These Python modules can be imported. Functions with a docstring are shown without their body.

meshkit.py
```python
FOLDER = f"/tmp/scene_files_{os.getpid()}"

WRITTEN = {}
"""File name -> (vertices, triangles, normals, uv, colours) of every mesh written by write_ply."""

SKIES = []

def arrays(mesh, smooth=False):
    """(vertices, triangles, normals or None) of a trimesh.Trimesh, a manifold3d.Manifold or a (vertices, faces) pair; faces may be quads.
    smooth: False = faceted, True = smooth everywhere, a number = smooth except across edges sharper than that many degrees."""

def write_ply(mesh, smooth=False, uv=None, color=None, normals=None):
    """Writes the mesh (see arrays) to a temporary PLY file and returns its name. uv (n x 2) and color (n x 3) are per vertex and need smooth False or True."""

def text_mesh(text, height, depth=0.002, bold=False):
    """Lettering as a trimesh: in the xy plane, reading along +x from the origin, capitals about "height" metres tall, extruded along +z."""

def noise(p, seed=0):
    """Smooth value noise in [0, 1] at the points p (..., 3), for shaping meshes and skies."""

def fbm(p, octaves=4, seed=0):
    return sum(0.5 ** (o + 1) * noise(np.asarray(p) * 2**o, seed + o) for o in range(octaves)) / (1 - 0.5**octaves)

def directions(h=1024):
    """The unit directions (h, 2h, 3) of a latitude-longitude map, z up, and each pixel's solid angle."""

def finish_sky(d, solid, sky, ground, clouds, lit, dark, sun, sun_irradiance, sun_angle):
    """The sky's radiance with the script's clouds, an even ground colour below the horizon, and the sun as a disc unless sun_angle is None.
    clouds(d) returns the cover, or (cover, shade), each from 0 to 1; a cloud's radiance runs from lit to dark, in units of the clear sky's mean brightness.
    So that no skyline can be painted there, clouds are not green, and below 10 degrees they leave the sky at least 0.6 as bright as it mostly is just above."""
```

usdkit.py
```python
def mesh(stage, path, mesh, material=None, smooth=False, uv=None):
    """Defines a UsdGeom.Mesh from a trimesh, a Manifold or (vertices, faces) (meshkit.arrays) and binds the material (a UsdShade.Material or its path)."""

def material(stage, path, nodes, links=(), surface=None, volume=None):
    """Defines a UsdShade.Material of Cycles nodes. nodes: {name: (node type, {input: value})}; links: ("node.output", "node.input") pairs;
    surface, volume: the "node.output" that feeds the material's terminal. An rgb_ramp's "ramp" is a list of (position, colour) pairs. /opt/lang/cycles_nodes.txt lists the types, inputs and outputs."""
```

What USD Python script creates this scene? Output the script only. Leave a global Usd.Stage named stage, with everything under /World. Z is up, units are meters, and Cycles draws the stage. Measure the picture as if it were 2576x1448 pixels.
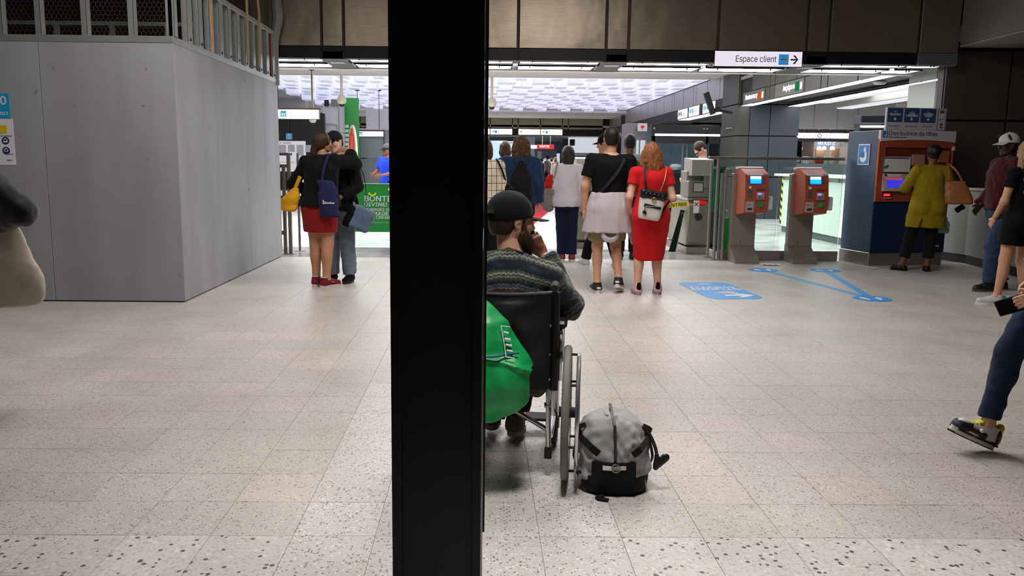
import math, random
import numpy as np, trimesh, manifold3d as m3
import usdkit, meshkit
from pxr import Usd, UsdGeom, UsdLux, UsdShade, Gf, Sdf, Vt

stage = Usd.Stage.CreateInMemory()
UsdGeom.SetStageUpAxis(stage, UsdGeom.Tokens.z)
UsdGeom.SetStageMetersPerUnit(stage, 1.0)
stage.SetDefaultPrim(UsdGeom.Xform.Define(stage, '/World').GetPrim())
UsdGeom.Scope.Define(stage, '/World/Looks')

# ------------------------------------------------------------------ camera
FPX, CX, CY = 2066.1, 1232.7, 724.0
YAW, PITCH, ROLL, EYE_Z = .0129, .1512, .0099, 1.42
FW = np.array([math.sin(YAW) * math.cos(PITCH), math.cos(YAW) * math.cos(PITCH), -math.sin(PITCH)])
RT = np.array([math.cos(YAW), -math.sin(YAW), 0.0])
UP = np.cross(RT, FW)
RT, UP = RT * math.cos(ROLL) + UP * math.sin(ROLL), UP * math.cos(ROLL) - RT * math.sin(ROLL)
cam = UsdGeom.Camera.Define(stage, '/World/camera')
cam.AddTransformOp().Set(Gf.Matrix4d(*RT, 0, *UP, 0, *(-FW), 0, 0, 0, EYE_Z, 1))
cam.CreateHorizontalApertureAttr(36.0)
cam.CreateVerticalApertureAttr(36.0 * 1448 / 2576)
cam.CreateFocalLengthAttr(36.0 * FPX / 2576)
cam.CreateHorizontalApertureOffsetAttr((1288 - CX) / 2576 * 36.0)
cam.CreateClippingRangeAttr(Gf.Vec2f(0.05, 300))
cam.CreateExposureAttr(0.0)

# ------------------------------------------------------------------ lamps of the concourse ceiling (4.5 m up, rows of recessed panels)
def rect_light(name, x, y, z, w, l, power, col=(1, .95, .88), rx=0.0):
    r = UsdLux.RectLight.Define(stage, '/World/' + name)
    r.AddTranslateOp().Set(Gf.Vec3d(x, y, z))
    if rx:
        r.AddRotateXOp().Set(rx)
    r.CreateWidthAttr(w); r.CreateHeightAttr(l)
    r.CreateIntensityAttr(power); r.CreateColorAttr(Gf.Vec3f(*col))
    return r

def down_light(name, x, y, z, radius, power, cone, soft, col=(1, .97, .955)):
    r = UsdLux.SphereLight.Define(stage, '/World/' + name)
    r.AddTranslateOp().Set(Gf.Vec3d(x, y, z))
    r.CreateRadiusAttr(radius); r.CreateIntensityAttr(power); r.CreateColorAttr(Gf.Vec3f(*col))
    sh = UsdLux.ShapingAPI.Apply(r.GetPrim())
    sh.CreateShapingConeAngleAttr(cone); sh.CreateShapingConeSoftnessAttr(soft)
    return r
rect_light('ceiling_lamp', 1.2, 6.9, 4.5, 1.6, 3.8, 11.5, (1, .97, .955))
down_light('down_light', .2, 2.5, 4.5, .4, 92.0, 33, 1.0)
rect_light('ceiling_lamp_001', -2.2, 6.0, 4.5, 1.2, 2.2, 12.0, (1, .97, .955))
rect_light('hall_lamp', -.5, 17.6, 3.86, 12.0, 6.6, 5.2, (.96, .98, 1.0))
rect_light('hall_lamp_001', 0, 48, 3.25, 12.0, 6.0, 5.0, (.96, .98, 1.0))
rect_light('cafe_lamp', 13, 30.6, 3.35, 7.0, 1.6, 9.0, (1, .97, .92))
rect_light('side_hall_lamp', 10.5, 20, 3.55, 4.5, 9.0, 3.0, (.96, .98, 1.0))

# ------------------------------------------------------------------ helpers
def lin(c):
    if isinstance(c, str):
        c = [int(c[i:i + 2], 16) / 255 for i in (1, 3, 5)]
        return tuple(x / 12.92 if x <= .04045 else ((x + .055) / 1.055) ** 2.4 for x in c)
    return tuple(c)

_looks = {}
def mat(name, col, rough=.6, metal=0.0, spec=.5, vary=0.0, vscale=6.0, bump=0.0, bscale=80.0, stretch=(1, 1, 1), emit=0.0, sheen=0.0, col2=None, detail=3.0, coat=0.0, sss=0.0, trans=0.0):
    """A principled look; vary mottles the colour with noise, bump adds fine relief."""
    if name in _looks:
        return _looks[name]
    c = lin(col)
    nodes = {'p': ('principled_bsdf', dict(base_color=c, roughness=rough, metallic=metal, specular_ior_level=spec))}
    links = []
    p = nodes['p'][1]
    if sheen: p['sheen_weight'] = sheen
    if coat: p['coat_weight'] = coat
    if trans: p['transmission_weight'] = trans
    if sss:
        p['subsurface_weight'] = sss; p['subsurface_radius'] = (1.0, .3, .15); p['subsurface_scale'] = .006
    if emit:
        p['emission_color'] = c; p['emission_strength'] = emit
    if vary or bump or col2:
        nodes['t'] = ('texture_coordinate', {})
        nodes['m'] = ('mapping', dict(scale=stretch))
        links.append(('t.object', 'm.vector'))
    if vary or col2:
        d = lin(col2) if col2 else tuple(max(0, x * (1 - vary)) for x in c)
        e = tuple(min(1, x * (1 + vary * .6)) for x in c) if not col2 else c
        nodes['n'] = ('noise_texture', dict(scale=vscale, detail=detail, roughness=.6))
        nodes['r'] = ('rgb_ramp', dict(ramp=[(.3, d), (.7, e)]))
        links += [('m.vector', 'n.vector'), ('n.fac', 'r.fac'), ('r.color', 'p.base_color')]
    if bump:
        nodes['bn'] = ('noise_texture', dict(scale=bscale, detail=2.0))
        nodes['b'] = ('bump', dict(strength=min(1, bump), distance=.004))
        links += [('m.vector', 'bn.vector'), ('bn.fac', 'b.height'), ('b.normal', 'p.normal')]
    _looks[name] = usdkit.material(stage, '/World/Looks/' + name, nodes, links, surface='p.BSDF')
    return _looks[name]

def glow(name, col, strength):
    if name not in _looks:
        _looks[name] = usdkit.material(stage, '/World/Looks/' + name, {'e': ('emission', dict(color=lin(col), strength=strength))}, [], surface='e.emission')
    return _looks[name]

def pane_look(name, tint=(1, 1, 1), extra=.0):
    nodes = {'a': ('transparent_bsdf', dict(color=tint)), 'g': ('glossy_bsdf', dict(color=(1, 1, 1), roughness=.02)), 'f': ('fresnel', dict(IOR=1.45)), 'x': ('mix_closure', {})}
    links = [('f.fac', 'x.fac'), ('a.BSDF', 'x.closure1'), ('g.BSDF', 'x.closure2')]
    _looks[name] = usdkit.material(stage, '/World/Looks/' + name, nodes, links, surface='x.closure')
    return _looks[name]

_names = {}
def numbered(parent, name):
    k = _names.get((parent, name), 0)
    _names[(parent, name)] = k + 1
    return f'{parent}/{name}' + (f'_{k:03d}' if k else '')

def data(prim, **kw):
    for k, v in kw.items():
        if v:
            prim.SetCustomDataByKey(k, v)

def thing(name, label, cat, loc=(0, 0, 0), rz=0.0, group=None, kind=None):
    path = numbered('/World', name)
    x = UsdGeom.Xform.Define(stage, path)
    x.AddTranslateOp().Set(Gf.Vec3d(*map(float, loc)))
    if rz:
        x.AddRotateZOp().Set(float(rz))
    data(x.GetPrim(), label=label, category=cat, group=group, kind=kind)
    return path

def join(ms):
    if not isinstance(ms, (list, tuple)):
        return ms
    ms = [m for m in ms if m is not None]
    return ms[0] if len(ms) == 1 else trimesh.util.concatenate(ms)

def part(parent, name, mesh, look, smooth=35, label=None, kind=None, uv=None):
    path = numbered(parent, name)
    m = usdkit.mesh(stage, path, join(mesh), look, smooth=smooth, uv=uv)
    data(m.GetPrim(), label=label, kind=kind)
    return path

def solo(name, mesh, look, label, cat, smooth=35, group=None, kind=None, uv=None):
    path = part('/World', name, mesh, look, smooth, uv=uv)
    data(stage.GetPrimAtPath(path), label=label, category=cat, group=group, kind=kind)
    return path

def copies(first, placements):
    """placements: (loc, rz, label); referenced instances of a finished thing."""
    was = stage.GetPrimAtPath(first).GetCustomData()
    name = first.split('/')[-1]
    for loc, rz, label in placements:
        p = thing(name, label or was['label'], was['category'], loc, rz, was.get('group'), was.get('kind'))
        pr = stage.GetPrimAtPath(p)
        pr.GetReferences().AddInternalReference(first)
        pr.SetInstanceable(True)

def tm(v, f):
    f = np.asarray(f)
    if f.shape[1] == 4:
        f = np.vstack([f[:, [0, 1, 2]], f[:, [0, 2, 3]]])
    return trimesh.Trimesh(np.asarray(v, float), f, process=False)

def from_m3(m):
    q = m.to_mesh()
    return trimesh.Trimesh(np.array(q.vert_properties[:, :3]), np.array(q.tri_verts), process=False)

def box(x0, x1, y0, y1, z0, z1, b=0.0):
    """A box between the planes, its edges chamfered by b."""
    x0, x1 = sorted((x0, x1)); y0, y1 = sorted((y0, y1)); z0, z1 = sorted((z0, z1))
    if not b:
        m = trimesh.creation.box((x1 - x0, y1 - y0, z1 - z0))
        m.apply_translation(((x0 + x1) / 2, (y0 + y1) / 2, (z0 + z1) / 2))
        return m
    pts = []
    for X, sx in ((x0, 1), (x1, -1)):
        for Y, sy in ((y0, 1), (y1, -1)):
            for Z, sz in ((z0, 1), (z1, -1)):
                pts += [(X + sx * b, Y + sy * b, Z), (X + sx * b, Y, Z + sz * b), (X, Y + sy * b, Z + sz * b)]
    return from_m3(m3.Manifold.hull_points(np.array(pts, np.float64)))

def hull(pts):
    return from_m3(m3.Manifold.hull_points(np.array(pts, np.float64)))

def xf(m, T=None, rz=0.0, rx=0.0, ry=0.0, s=1.0):
    m = m.copy()
    M = np.eye(4)
    for a, ax in ((rx, (1, 0, 0)), (ry, (0, 1, 0)), (rz, (0, 0, 1))):
        if a:
            M = trimesh.transformations.rotation_matrix(math.radians(a), ax) @ M
    M[:3, :3] *= s
    if T is not None:
        M[:3, 3] += T
    m.apply_transform(M)
    return m

def tube(pts, r, n=10, caps=True, flat=None, up=None, closed=False):
    """A swept tube along pts; r a number or one per point; flat=(w,t) sweeps a rectangle-ish strap whose broad side faces `up`."""
    P = np.asarray(pts, float)
    k = len(P)
    T = np.gradient(P, axis=0) if not closed else np.roll(P, -1, 0) - np.roll(P, 1, 0)
    T /= np.linalg.norm(T, axis=1, keepdims=True) + 1e-12
    N = np.zeros_like(P)
    n0 = np.array(up if up is not None else (0, 0, 1.0))
    if abs(T[0] @ n0) > .95 and up is None:
        n0 = np.array((1.0, 0, 0))
    for i in range(k):
        q = (np.array(up, float) if up is not None else (n0 if i == 0 else N[i - 1]))
        q = q - T[i] * (q @ T[i])
        if np.linalg.norm(q) < 1e-6:
            q = np.cross(T[i], (1.0, .3, .2))
        N[i] = q / np.linalg.norm(q)
    B = np.cross(T, N)
    if flat:
        w, t = flat
        prof = np.array([(-w / 2, -t / 2), (w / 2, -t / 2), (w / 2, t / 2), (-w / 2, t / 2)])
    else:
        a = np.linspace(0, 2 * np.pi, n, endpoint=False)
        prof = np.stack([np.cos(a), np.sin(a)], 1)
    n = len(prof)
    rr = np.ones(k) if flat else np.broadcast_to(np.asarray(r, float), (k,))
    V = P[:, None] + rr[:, None, None] * (prof[None, :, 0, None] * B[:, None] + prof[None, :, 1, None] * N[:, None])
    idx = np.arange(k * n).reshape(k, n)
    F = []
    for i in range(k if closed else k - 1):
        j = (i + 1) % k
        F.append(np.stack([idx[i], np.roll(idx[i], -1), np.roll(idx[j], -1), idx[j]], 1))
    F = np.vstack(F)
    F = np.vstack([F[:, [0, 1, 2]], F[:, [0, 2, 3]]])
    V = V.reshape(-1, 3)
    if caps and not closed:
        c0, c1 = len(V), len(V) + 1
        V = np.vstack([V, P[0], P[-1]])
        F = np.vstack([F, np.stack([np.roll(idx[0], -1), idx[0], np.full(n, c0)], 1), np.stack([idx[-1], np.roll(idx[-1], -1), np.full(n, c1)], 1)])
    return trimesh.Trimesh(V, F, process=False)

def bez(pts, n=16):
    """Catmull-Rom through pts."""
    P = np.asarray(pts, float)
    Q = np.vstack([2 * P[0] - P[1], P, 2 * P[-1] - P[-2]])
    out = []
    for i in range(1, len(Q) - 2):
        t = np.linspace(0, 1, n, endpoint=False)[:, None]
        a, b, c, d = Q[i - 1], Q[i], Q[i + 1], Q[i + 2]
        out.append(.5 * (2 * b + (c - a) * t + (2 * a - 5 * b + 4 * c - d) * t ** 2 + (3 * b - a - 3 * c + d) * t ** 3))
    return np.vstack(out + [P[-1:]])

def prism(poly, axis, a, b):
    """Extrudes a 2-D polygon along an axis from a to b. axis 'x': poly=(y,z); 'y': (x,z); 'z': (x,y)."""
    from shapely.geometry import Polygon
    m = trimesh.creation.extrude_polygon(Polygon(poly), abs(b - a), engine='earcut')
    v = m.vertices.copy()
    lo = min(a, b)
    if axis == 'z':
        m.vertices = np.stack([v[:, 0], v[:, 1], v[:, 2] + lo], 1)
    elif axis == 'y':
        m.vertices = np.stack([v[:, 0], lo + (abs(b - a) - v[:, 2]), v[:, 1]], 1)
    else:
        m.vertices = np.stack([v[:, 2] + lo, v[:, 0], v[:, 1]], 1)
    if m.volume < 0:
        m.invert()
    return m

def cyl(p0, p1, r, n=20, r1=None):
    p0, p1 = np.asarray(p0, float), np.asarray(p1, float)
    return tube([p0, p1], [r, r if r1 is None else r1], n)

def lathe(prof, n=32, c=(0, 0, 0)):
    m = trimesh.creation.revolve(np.asarray(prof, float), sections=n)
    m.apply_translation(c)
    if m.volume < 0:
        m.invert()
    return m

def sign_text(text, h, x, y, z, align='l', bold=False, depth=.002, squash=1.0, width=None):
    """Lettering that faces -Y, baseline at z, on the plane y."""
    m = meshkit.text_mesh(text, h, depth, bold)
    v = m.vertices.copy()
    v[:, 0] *= squash if width is None else width / (v[:, 0].max() - v[:, 0].min())
    w = v[:, 0].max() - v[:, 0].min()
    v[:, 0] += x - (0 if align == 'l' else w / 2 if align == 'c' else w) - v[:, 0].min()
    return trimesh.Trimesh(np.stack([v[:, 0], y - v[:, 2], z + v[:, 1]], 1), m.faces, process=False)

def ray(px, py):
    return FW + RT * (px - CX) / FPX - UP * (py - CY) / FPX
EYE = np.array([0, 0, EYE_Z])
def on_floor(px, py, z=0.0):
    d = ray(px, py); return EYE + d * (z - EYE_Z) / d[2]
def at_y(px, py, Y):
    d = ray(px, py); return EYE + d * Y / d[1]
def at_x(px, py, X):
    d = ray(px, py); return EYE + d * X / d[0]

# ================================================================== floor
TILE = .3155
X_STRIP0, X_STRIP1 = -.708, -.708 + 4 * TILE
Y0 = 2.979
def terrazzo(name, base, chipd, chipl, scale, cut, rough=.4, tint=1.0):
    b, d, l = (tuple(x * tint for x in lin(c)) for c in (base, chipd, chipl))
    nodes = {'t': ('geometry', {}), 'v': ('voronoi_texture', dict(scale=scale, randomness=1.0)), 's': ('separate_color', {}),
             'v2': ('voronoi_texture', dict(scale=scale * 2.3)), 's2': ('separate_color', {}),
             'r': ('rgb_ramp', dict(ramp=[(0, d), (cut, b), (.86, l)], interpolate=False)), 'r2': ('rgb_ramp', dict(ramp=[(0, tuple(x * .72 for x in b)), (.2, (1, 1, 1))], interpolate=False)),
             'th': ('math', dict(math_type='less_than', value2=.42)), 'mx': ('mix_color', dict(a=b)), 'mm': ('mix_color', dict(blend_type='multiply', fac=.35)),
             'n': ('noise_texture', dict(scale=1.7, detail=5.0)), 'nr': ('rgb_ramp', dict(ramp=[(.3, (.86, .85, .83)), (.7, (1, 1, 1))])), 'm3': ('mix_color', dict(blend_type='multiply', fac=.8)),
             'rr': ('map_range', dict(from_min=.3, from_max=.7, to_min=rough - .06, to_max=rough + .1)),
             'p': ('principled_bsdf', dict(specular_ior_level=.4))}
    links = [('t.position', 'v.vector'), ('t.position', 'v2.vector'), ('t.position', 'n.vector'), ('v.color', 's.color'), ('s.r', 'r.fac'), ('v2.color', 's2.color'), ('s2.g', 'r2.fac'),
             ('v.distance', 'th.value1'), ('th.value', 'mx.fac'), ('r.color', 'mx.b'), ('mx.result', 'mm.a'), ('r2.color', 'mm.b'),
             ('n.fac', 'nr.fac'), ('mm.result', 'm3.a'), ('nr.color', 'm3.b'), ('m3.result', 'p.base_color'), ('n.fac', 'rr.value'), ('rr.result', 'p.roughness')]
    return usdkit.material(stage, '/World/Looks/' + name, nodes, links, surface='p.BSDF')

tan_looks = [terrazzo(f'terrazzo_tan_{i}', c, '#877d72', '#ddd6cb', 95, .14, tint=t) for i, (c, t) in enumerate((('#c5bdb6', 1.0), ('#c4beb7', .98), ('#c7bdb6', 1.02), ('#c3bcb4', .99)))]
light_looks = [terrazzo(f'terrazzo_light_{i}', '#cbc6c0', '#857e77', '#e6e2dc', 85, .22, tint=t) for i, t in enumerate((1.0, .96, 1.04))]
border_looks = [terrazzo(f'terrazzo_border_{i}', '#cbc6c0', '#5d5954', '#dad5cf', 48, .13, tint=t) for i, t in enumerate((1.0, .96, 1.04))]
grout = mat('grout', '#857b70', .9)
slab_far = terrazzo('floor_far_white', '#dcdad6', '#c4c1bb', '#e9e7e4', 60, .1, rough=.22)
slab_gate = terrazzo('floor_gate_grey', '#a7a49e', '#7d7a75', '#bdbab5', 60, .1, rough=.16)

FLOOR = thing('floor', 'pale terrazzo tile floor', 'floor', kind='structure')
part(FLOOR, 'slab', box(-14, 18, -6, 12.28, -.3, -.004), grout)
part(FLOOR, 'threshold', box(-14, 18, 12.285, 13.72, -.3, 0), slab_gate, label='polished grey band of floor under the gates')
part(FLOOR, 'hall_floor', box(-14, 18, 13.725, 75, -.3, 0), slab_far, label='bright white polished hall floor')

def tile(x0, x1, y0, y1, h):
    g, b = .0009, .0005
    x0 += g; x1 -= g; y0 += g; y1 -= g
    v = [(x0, y0, -.02), (x1, y0, -.02), (x1, y1, -.02), (x0, y1, -.02), (x0, y0, h - b), (x1, y0, h - b), (x1, y1, h - b), (x0, y1, h - b),
         (x0 + b, y0 + b, h), (x1 - b, y0 + b, h), (x1 - b, y1 - b, h), (x0 + b, y1 - b, h)]
    f = [(0, 1, 5, 4), (1, 2, 6, 5), (2, 3, 7, 6), (3, 0, 4, 7), (4, 5, 9, 8), (5, 6, 10, 9), (6, 7, 11, 10), (7, 4, 8, 11), (8, 9, 10, 11)]
    return tm(v, f)

rng = random.Random(5)
tiles = []
iy0, iy1 = -6, 30
for iy in range(iy0, iy1):
    y0 = Y0 + iy * TILE
    y1 = min(y0 + TILE, 12.28)
    if y1 - y0 < .03:
        continue
    for ix in range(-22, 34):
        x0 = X_STRIP0 + ix * TILE
        yc, xc = (y0 + y1) / 2, x0 + TILE / 2
        if iy == -1 and not 0 <= ix < 4:
            look = rng.choice(border_looks)
        elif (0 <= ix < 4 and iy < 7) :
            look = rng.choice(light_looks)
        else:
            look = rng.choice(tan_looks)
        h = rng.uniform(-.0006, 0)
        px = 1208 + xc / max(yc, .5) * 2066
        seen = -60 < px < 2640 and yc > 2.5
        far_off = abs(xc) > yc * .85 + 1.2
        tiles.append((not seen, yc, x0, y0, y1, look, h, far_off))
tiles.sort(key=lambda t: (t[0], t[1], abs(t[2])))
rest = {}
for k, (unseen, yc, x0, y0, y1, look, h, far_off) in enumerate(tiles):
    m = tile(x0, x0 + TILE, y0, y1, h)
    if k < 300 and not unseen:
        part(FLOOR, 'tile', m, look, smooth=False)
    else:
        rest.setdefault(str(look.GetPath()), (look, []))[1].append(m)
for look, ms in rest.values():
    part(FLOOR, 'tile_field', ms, look, smooth=False, kind='stuff')

# ================================================================== hoarding on the left
HX, HY0, HY1, HZ = -2.966, 8.2, 12.3, 2.53
board = usdkit.material(stage, '/World/Looks/hoarding_paint', {
    't': ('geometry', {}), 'm': ('mapping', dict(scale=(2.2, 2.2, .5))), 'n': ('noise_texture', dict(scale=1.1, detail=3.0, roughness=.5)), 'r': ('rgb_ramp', dict(ramp=[(.3, lin('#949296')), (.5, lin('#9c9b9f')), (.72, lin('#a4a4a9'))])),
    'n2': ('noise_texture', dict(scale=9.0, detail=4.0)), 'r2': ('rgb_ramp', dict(ramp=[(.23, lin('#6d6866')), (.3, (1, 1, 1))])), 'mm': ('mix_color', dict(blend_type='multiply', fac=.6)),
    'bn': ('noise_texture', dict(scale=180.0)), 'b': ('bump', dict(strength=.12, distance=.002)), 'p': ('principled_bsdf', dict(roughness=.55, specular_ior_level=.35))},
    [('t.position', 'm.vector'), ('m.vector', 'n.vector'), ('t.position', 'n2.vector'), ('n.fac', 'r.fac'), ('n2.fac', 'r2.fac'), ('r.color', 'mm.a'), ('r2.color', 'mm.b'), ('mm.result', 'p.base_color'), ('t.position', 'bn.vector'), ('bn.fac', 'b.height'), ('b.normal', 'p.normal')], surface='p.BSDF')
galv = mat('galvanised_steel', '#a9adab', .42, .55, vary=.12, vscale=30)
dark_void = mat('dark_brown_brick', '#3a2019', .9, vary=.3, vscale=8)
WL = thing('wall_left', 'grey painted plywood hoarding with open metal stud frame on top', 'hoarding', kind='structure')
xs = [-8.16, -6.86, -5.56, -4.262, HX]
for a, b in zip(xs[:-1], xs[1:]):
    part(WL, 'panel', box(a + .003, b - (.003 if b != HX else 0), HY0, HY0 + .018, .012, HZ, .0015), board)
ys = [HY0 + .019, 9.43, 10.65, 11.5, HY1]
for a, b in zip(ys[:-1], ys[1:]):
    part(WL, 'panel', box(HX - .018, HX, a + .002, b - .002, .012, HZ, .0015), board)
part(WL, 'sill', [box(-8.2, HX - .03, HY0 + .025, HY0 + .08, 0, .05), box(HX - .08, HX - .025, HY0 + .03, HY1, 0, .05)], mat('sill_wood', '#6b5038', .8))
part(WL, 'top_track', box(-8.2, HX + .006, HY0 - .006, HY0 + .1, HZ, HZ + .062, .002), galv)
part(WL, 'top_track', box(HX - .1, HX + .006, HY0 + .1, HY1, HZ, HZ + .062, .002), galv)
def stud_y(x, w=.05, d=.09):   # C stud whose flange faces the camera
    return [box(x, x + w, HY0, HY0 + .003, HZ + .06, 3.72), box(x + w - .003, x + w, HY0, HY0 + d, HZ + .06, 3.72), box(x, x + w, HY0 + d - .003, HY0 + d, HZ + .06, 3.72)]
for px in (-350, -230, -120, -8, 88, 204, 322, 424):
    x = at_y(px, 60, HY0)[0]
    part(WL, 'stud', stud_y(x, .055 if px > 0 else .05), galv)
def stud_x(y, w=.14):
    return [box(HX - .003, HX, y, y + w * .5, HZ + .06, 3.19), box(HX - .06, HX, y, y + .003, HZ + .06, 3.19)]
rod = mat('dark_bolt', '#2a2523', .5, .4)
for k in range(11):
    y = 8.62 + k * .345
    s = part(WL, 'stud', stud_x(y, .26 if k % 3 else .3), galv)
    part(s, 'bolt', cyl((HX - .005, y + .07, HZ + .1), (HX + .008, y + .07, HZ + .1), .016, 10), rod)
part(WL, 'corner_post', [box(HX - .06, HX, HY0, HY0 + .004, HZ + .06, 3.72), box(HX - .004, HX, HY0, HY0 + .09, HZ + .06, 3.72)], galv)
part(WL, 'batten', box(HX - .012, HX + .012, HY0 + .012, HY0 + .05, HZ + .06, 3.72), mat('raw_wood', '#b99574', .7, vary=.2, vscale=20))
part(WL, 'batten', box(HX - .012, HX + .012, 9.36, 9.42, HZ + .06, 3.72), mat('raw_wood', '#b99574'))
part(WL, 'upper_track', box(HX - .1, HX + .004, HY0, HY1 - .1, 3.19, 3.25, .002), galv)
part(WL, 'upper_track', box(-8.2, HX, HY0, HY0 + .1, 3.72, 3.78), galv)
# frame of the far side of the enclosure, behind the wire
rear = [box(-8.2, HX - .25, 9.6, 9.64, 2.90, 2.945)] + [box(x, x + .05, 9.6, 9.64, 2.4, 2.9) for x in np.arange(-7.9, -3.3, .62)]
for r_ in rear:
    part(WL, 'rear_rail', r_, galv)
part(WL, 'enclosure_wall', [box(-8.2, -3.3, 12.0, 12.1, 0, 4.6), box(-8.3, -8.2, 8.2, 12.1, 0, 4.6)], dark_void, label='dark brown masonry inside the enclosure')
def hexwire(u0, u1, v0, v1, a, place, r=.0016):
    segs = []
    dx, dy = math.sqrt(3) * a, 1.5 * a
    nu, nv = int((u1 - u0) / dx) + 1, int((v1 - v0) / dy) + 1
    for j in range(nv):
        for i in range(nu):
            cx, cy = u0 + i * dx + (dx / 2 if j % 2 else 0), v0 + j * dy
            q = [(cx + a * math.sin(math.pi / 3 * k), cy + a * math.cos(math.pi / 3 * k)) for k in range(4)]
            segs += [(q[0], q[1]), (q[1], q[2]), (q[2], q[3])]
    V, Fc = [], []
    for s, e in segs:
        A, B = np.array(place(*s)), np.array(place(*e))
        t = (B - A) / np.linalg.norm(B - A)
        n1 = np.cross(t, (.37, .51, .77)); n1 /= np.linalg.norm(n1); n2 = np.cross(t, n1)
        o = len(V)
        for c in (A, B):
            V += [c + r * (math.cos(w) * n1 + math.sin(w) * n2) for w in (0, 2.09, 4.19)]
        for k in range(3):
            Fc.append((o + k, o + (k + 1) % 3, o + 3 + (k + 1) % 3, o + 3 + k))
    return tm(V, Fc)
wire_look = mat('wire', '#8a7f6d', .5, .5)
part(WL, 'wire_mesh', hexwire(-6.1, HX - .06, HZ - .1, 3.75, .026, lambda u, v: (u, HY0 + .11, v)), wire_look, smooth=False, kind='stuff')
part(WL, 'wire_mesh', hexwire(HY0 + .1, HY1, 3.26, 4.3, .03, lambda u, v: (HX - .12, u, v)), wire_look, smooth=False, kind='stuff')
for i, px in enumerate((622, 650)):
    a = at_x(px + 3, 170, HX + .03); y = a[1]
    pts = bez([(HX + .03, y - .05, 4.55), (HX + .035, y - .02, 3.6), (HX + .03 + .01 * i, y + .02, 3.25), (HX + .03, y, 2.64)], 8)
    part(WL, 'strap', tube(pts, 0, flat=(.045, .008), up=(1, -.35, 0)), mat('tan_strap', '#a58b6c', .8))
pts = bez([(HX - .02, HY1 - .03, 2.5), (HX - .02, HY1 - .03, 3.1), (HX + .035, HY1 - .02, 3.45), (HX + .02, HY1 - .03, 3.7), (HX - .01, HY1 - .03, 4.55)], 8)
part(WL, 'wrapped_post', tube(pts, [.06 + .02 * math.exp(-((p[2] - 3.5) / .25) ** 2) for p in pts], 10), mat('grey_wrap', '#8b8886', .5))
part(WL, 'end_stud', box(HX - .09, HX - .02, HY1 - .26, HY1 - .1, HZ + .06, 3.19), mat('rust_primer', '#7b3a22', .8))
# notices stuck to the hoarding at the left edge
def poster(x0, x1, z0, z1, y, look):
    return box(x0, x1, y - .003, y, z0, z1)
q0, q1 = at_y(22, 235, HY0), at_y(22, 297, HY0)
N1 = thing('notice', 'bright blue notice with white number at far left of the hoarding', 'notice')
blue = mat('notice_blue', '#1d9fd6', .5)
white_paper = mat('paper_white', '#e4e3e6', .6)
part(N1, 'sheet', poster(q0[0] - .42, q0[0], q1[2], q0[2], HY0, blue), blue)
for t_ in [sign_text('30', .075, q0[0] - .03, HY0 - .003, q1[2] + .13, 'r', True), sign_text('2021', .03, q0[0] - .02, HY0 - .003, q1[2] + .03, 'r', True)]:
    part(N1, 'lettering', t_, white_paper, smooth=False)
q0, q1 = at_y(32, 299, HY0), at_y(36, 415, HY0)
N2 = thing('notice', 'white safety notice with yellow box and two round dark symbols under the blue one', 'notice')
part(N2, 'sheet', poster(q0[0] - .4, q0[0], q1[2], q0[2], HY0, white_paper), white_paper)
part(N2, 'yellow_box', box(q0[0] - .3, q0[0] - .06, HY0 - .005, HY0 - .003, q0[2] - .14, q0[2] - .06), mat('notice_yellow', '#d9c520', .5))
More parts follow.
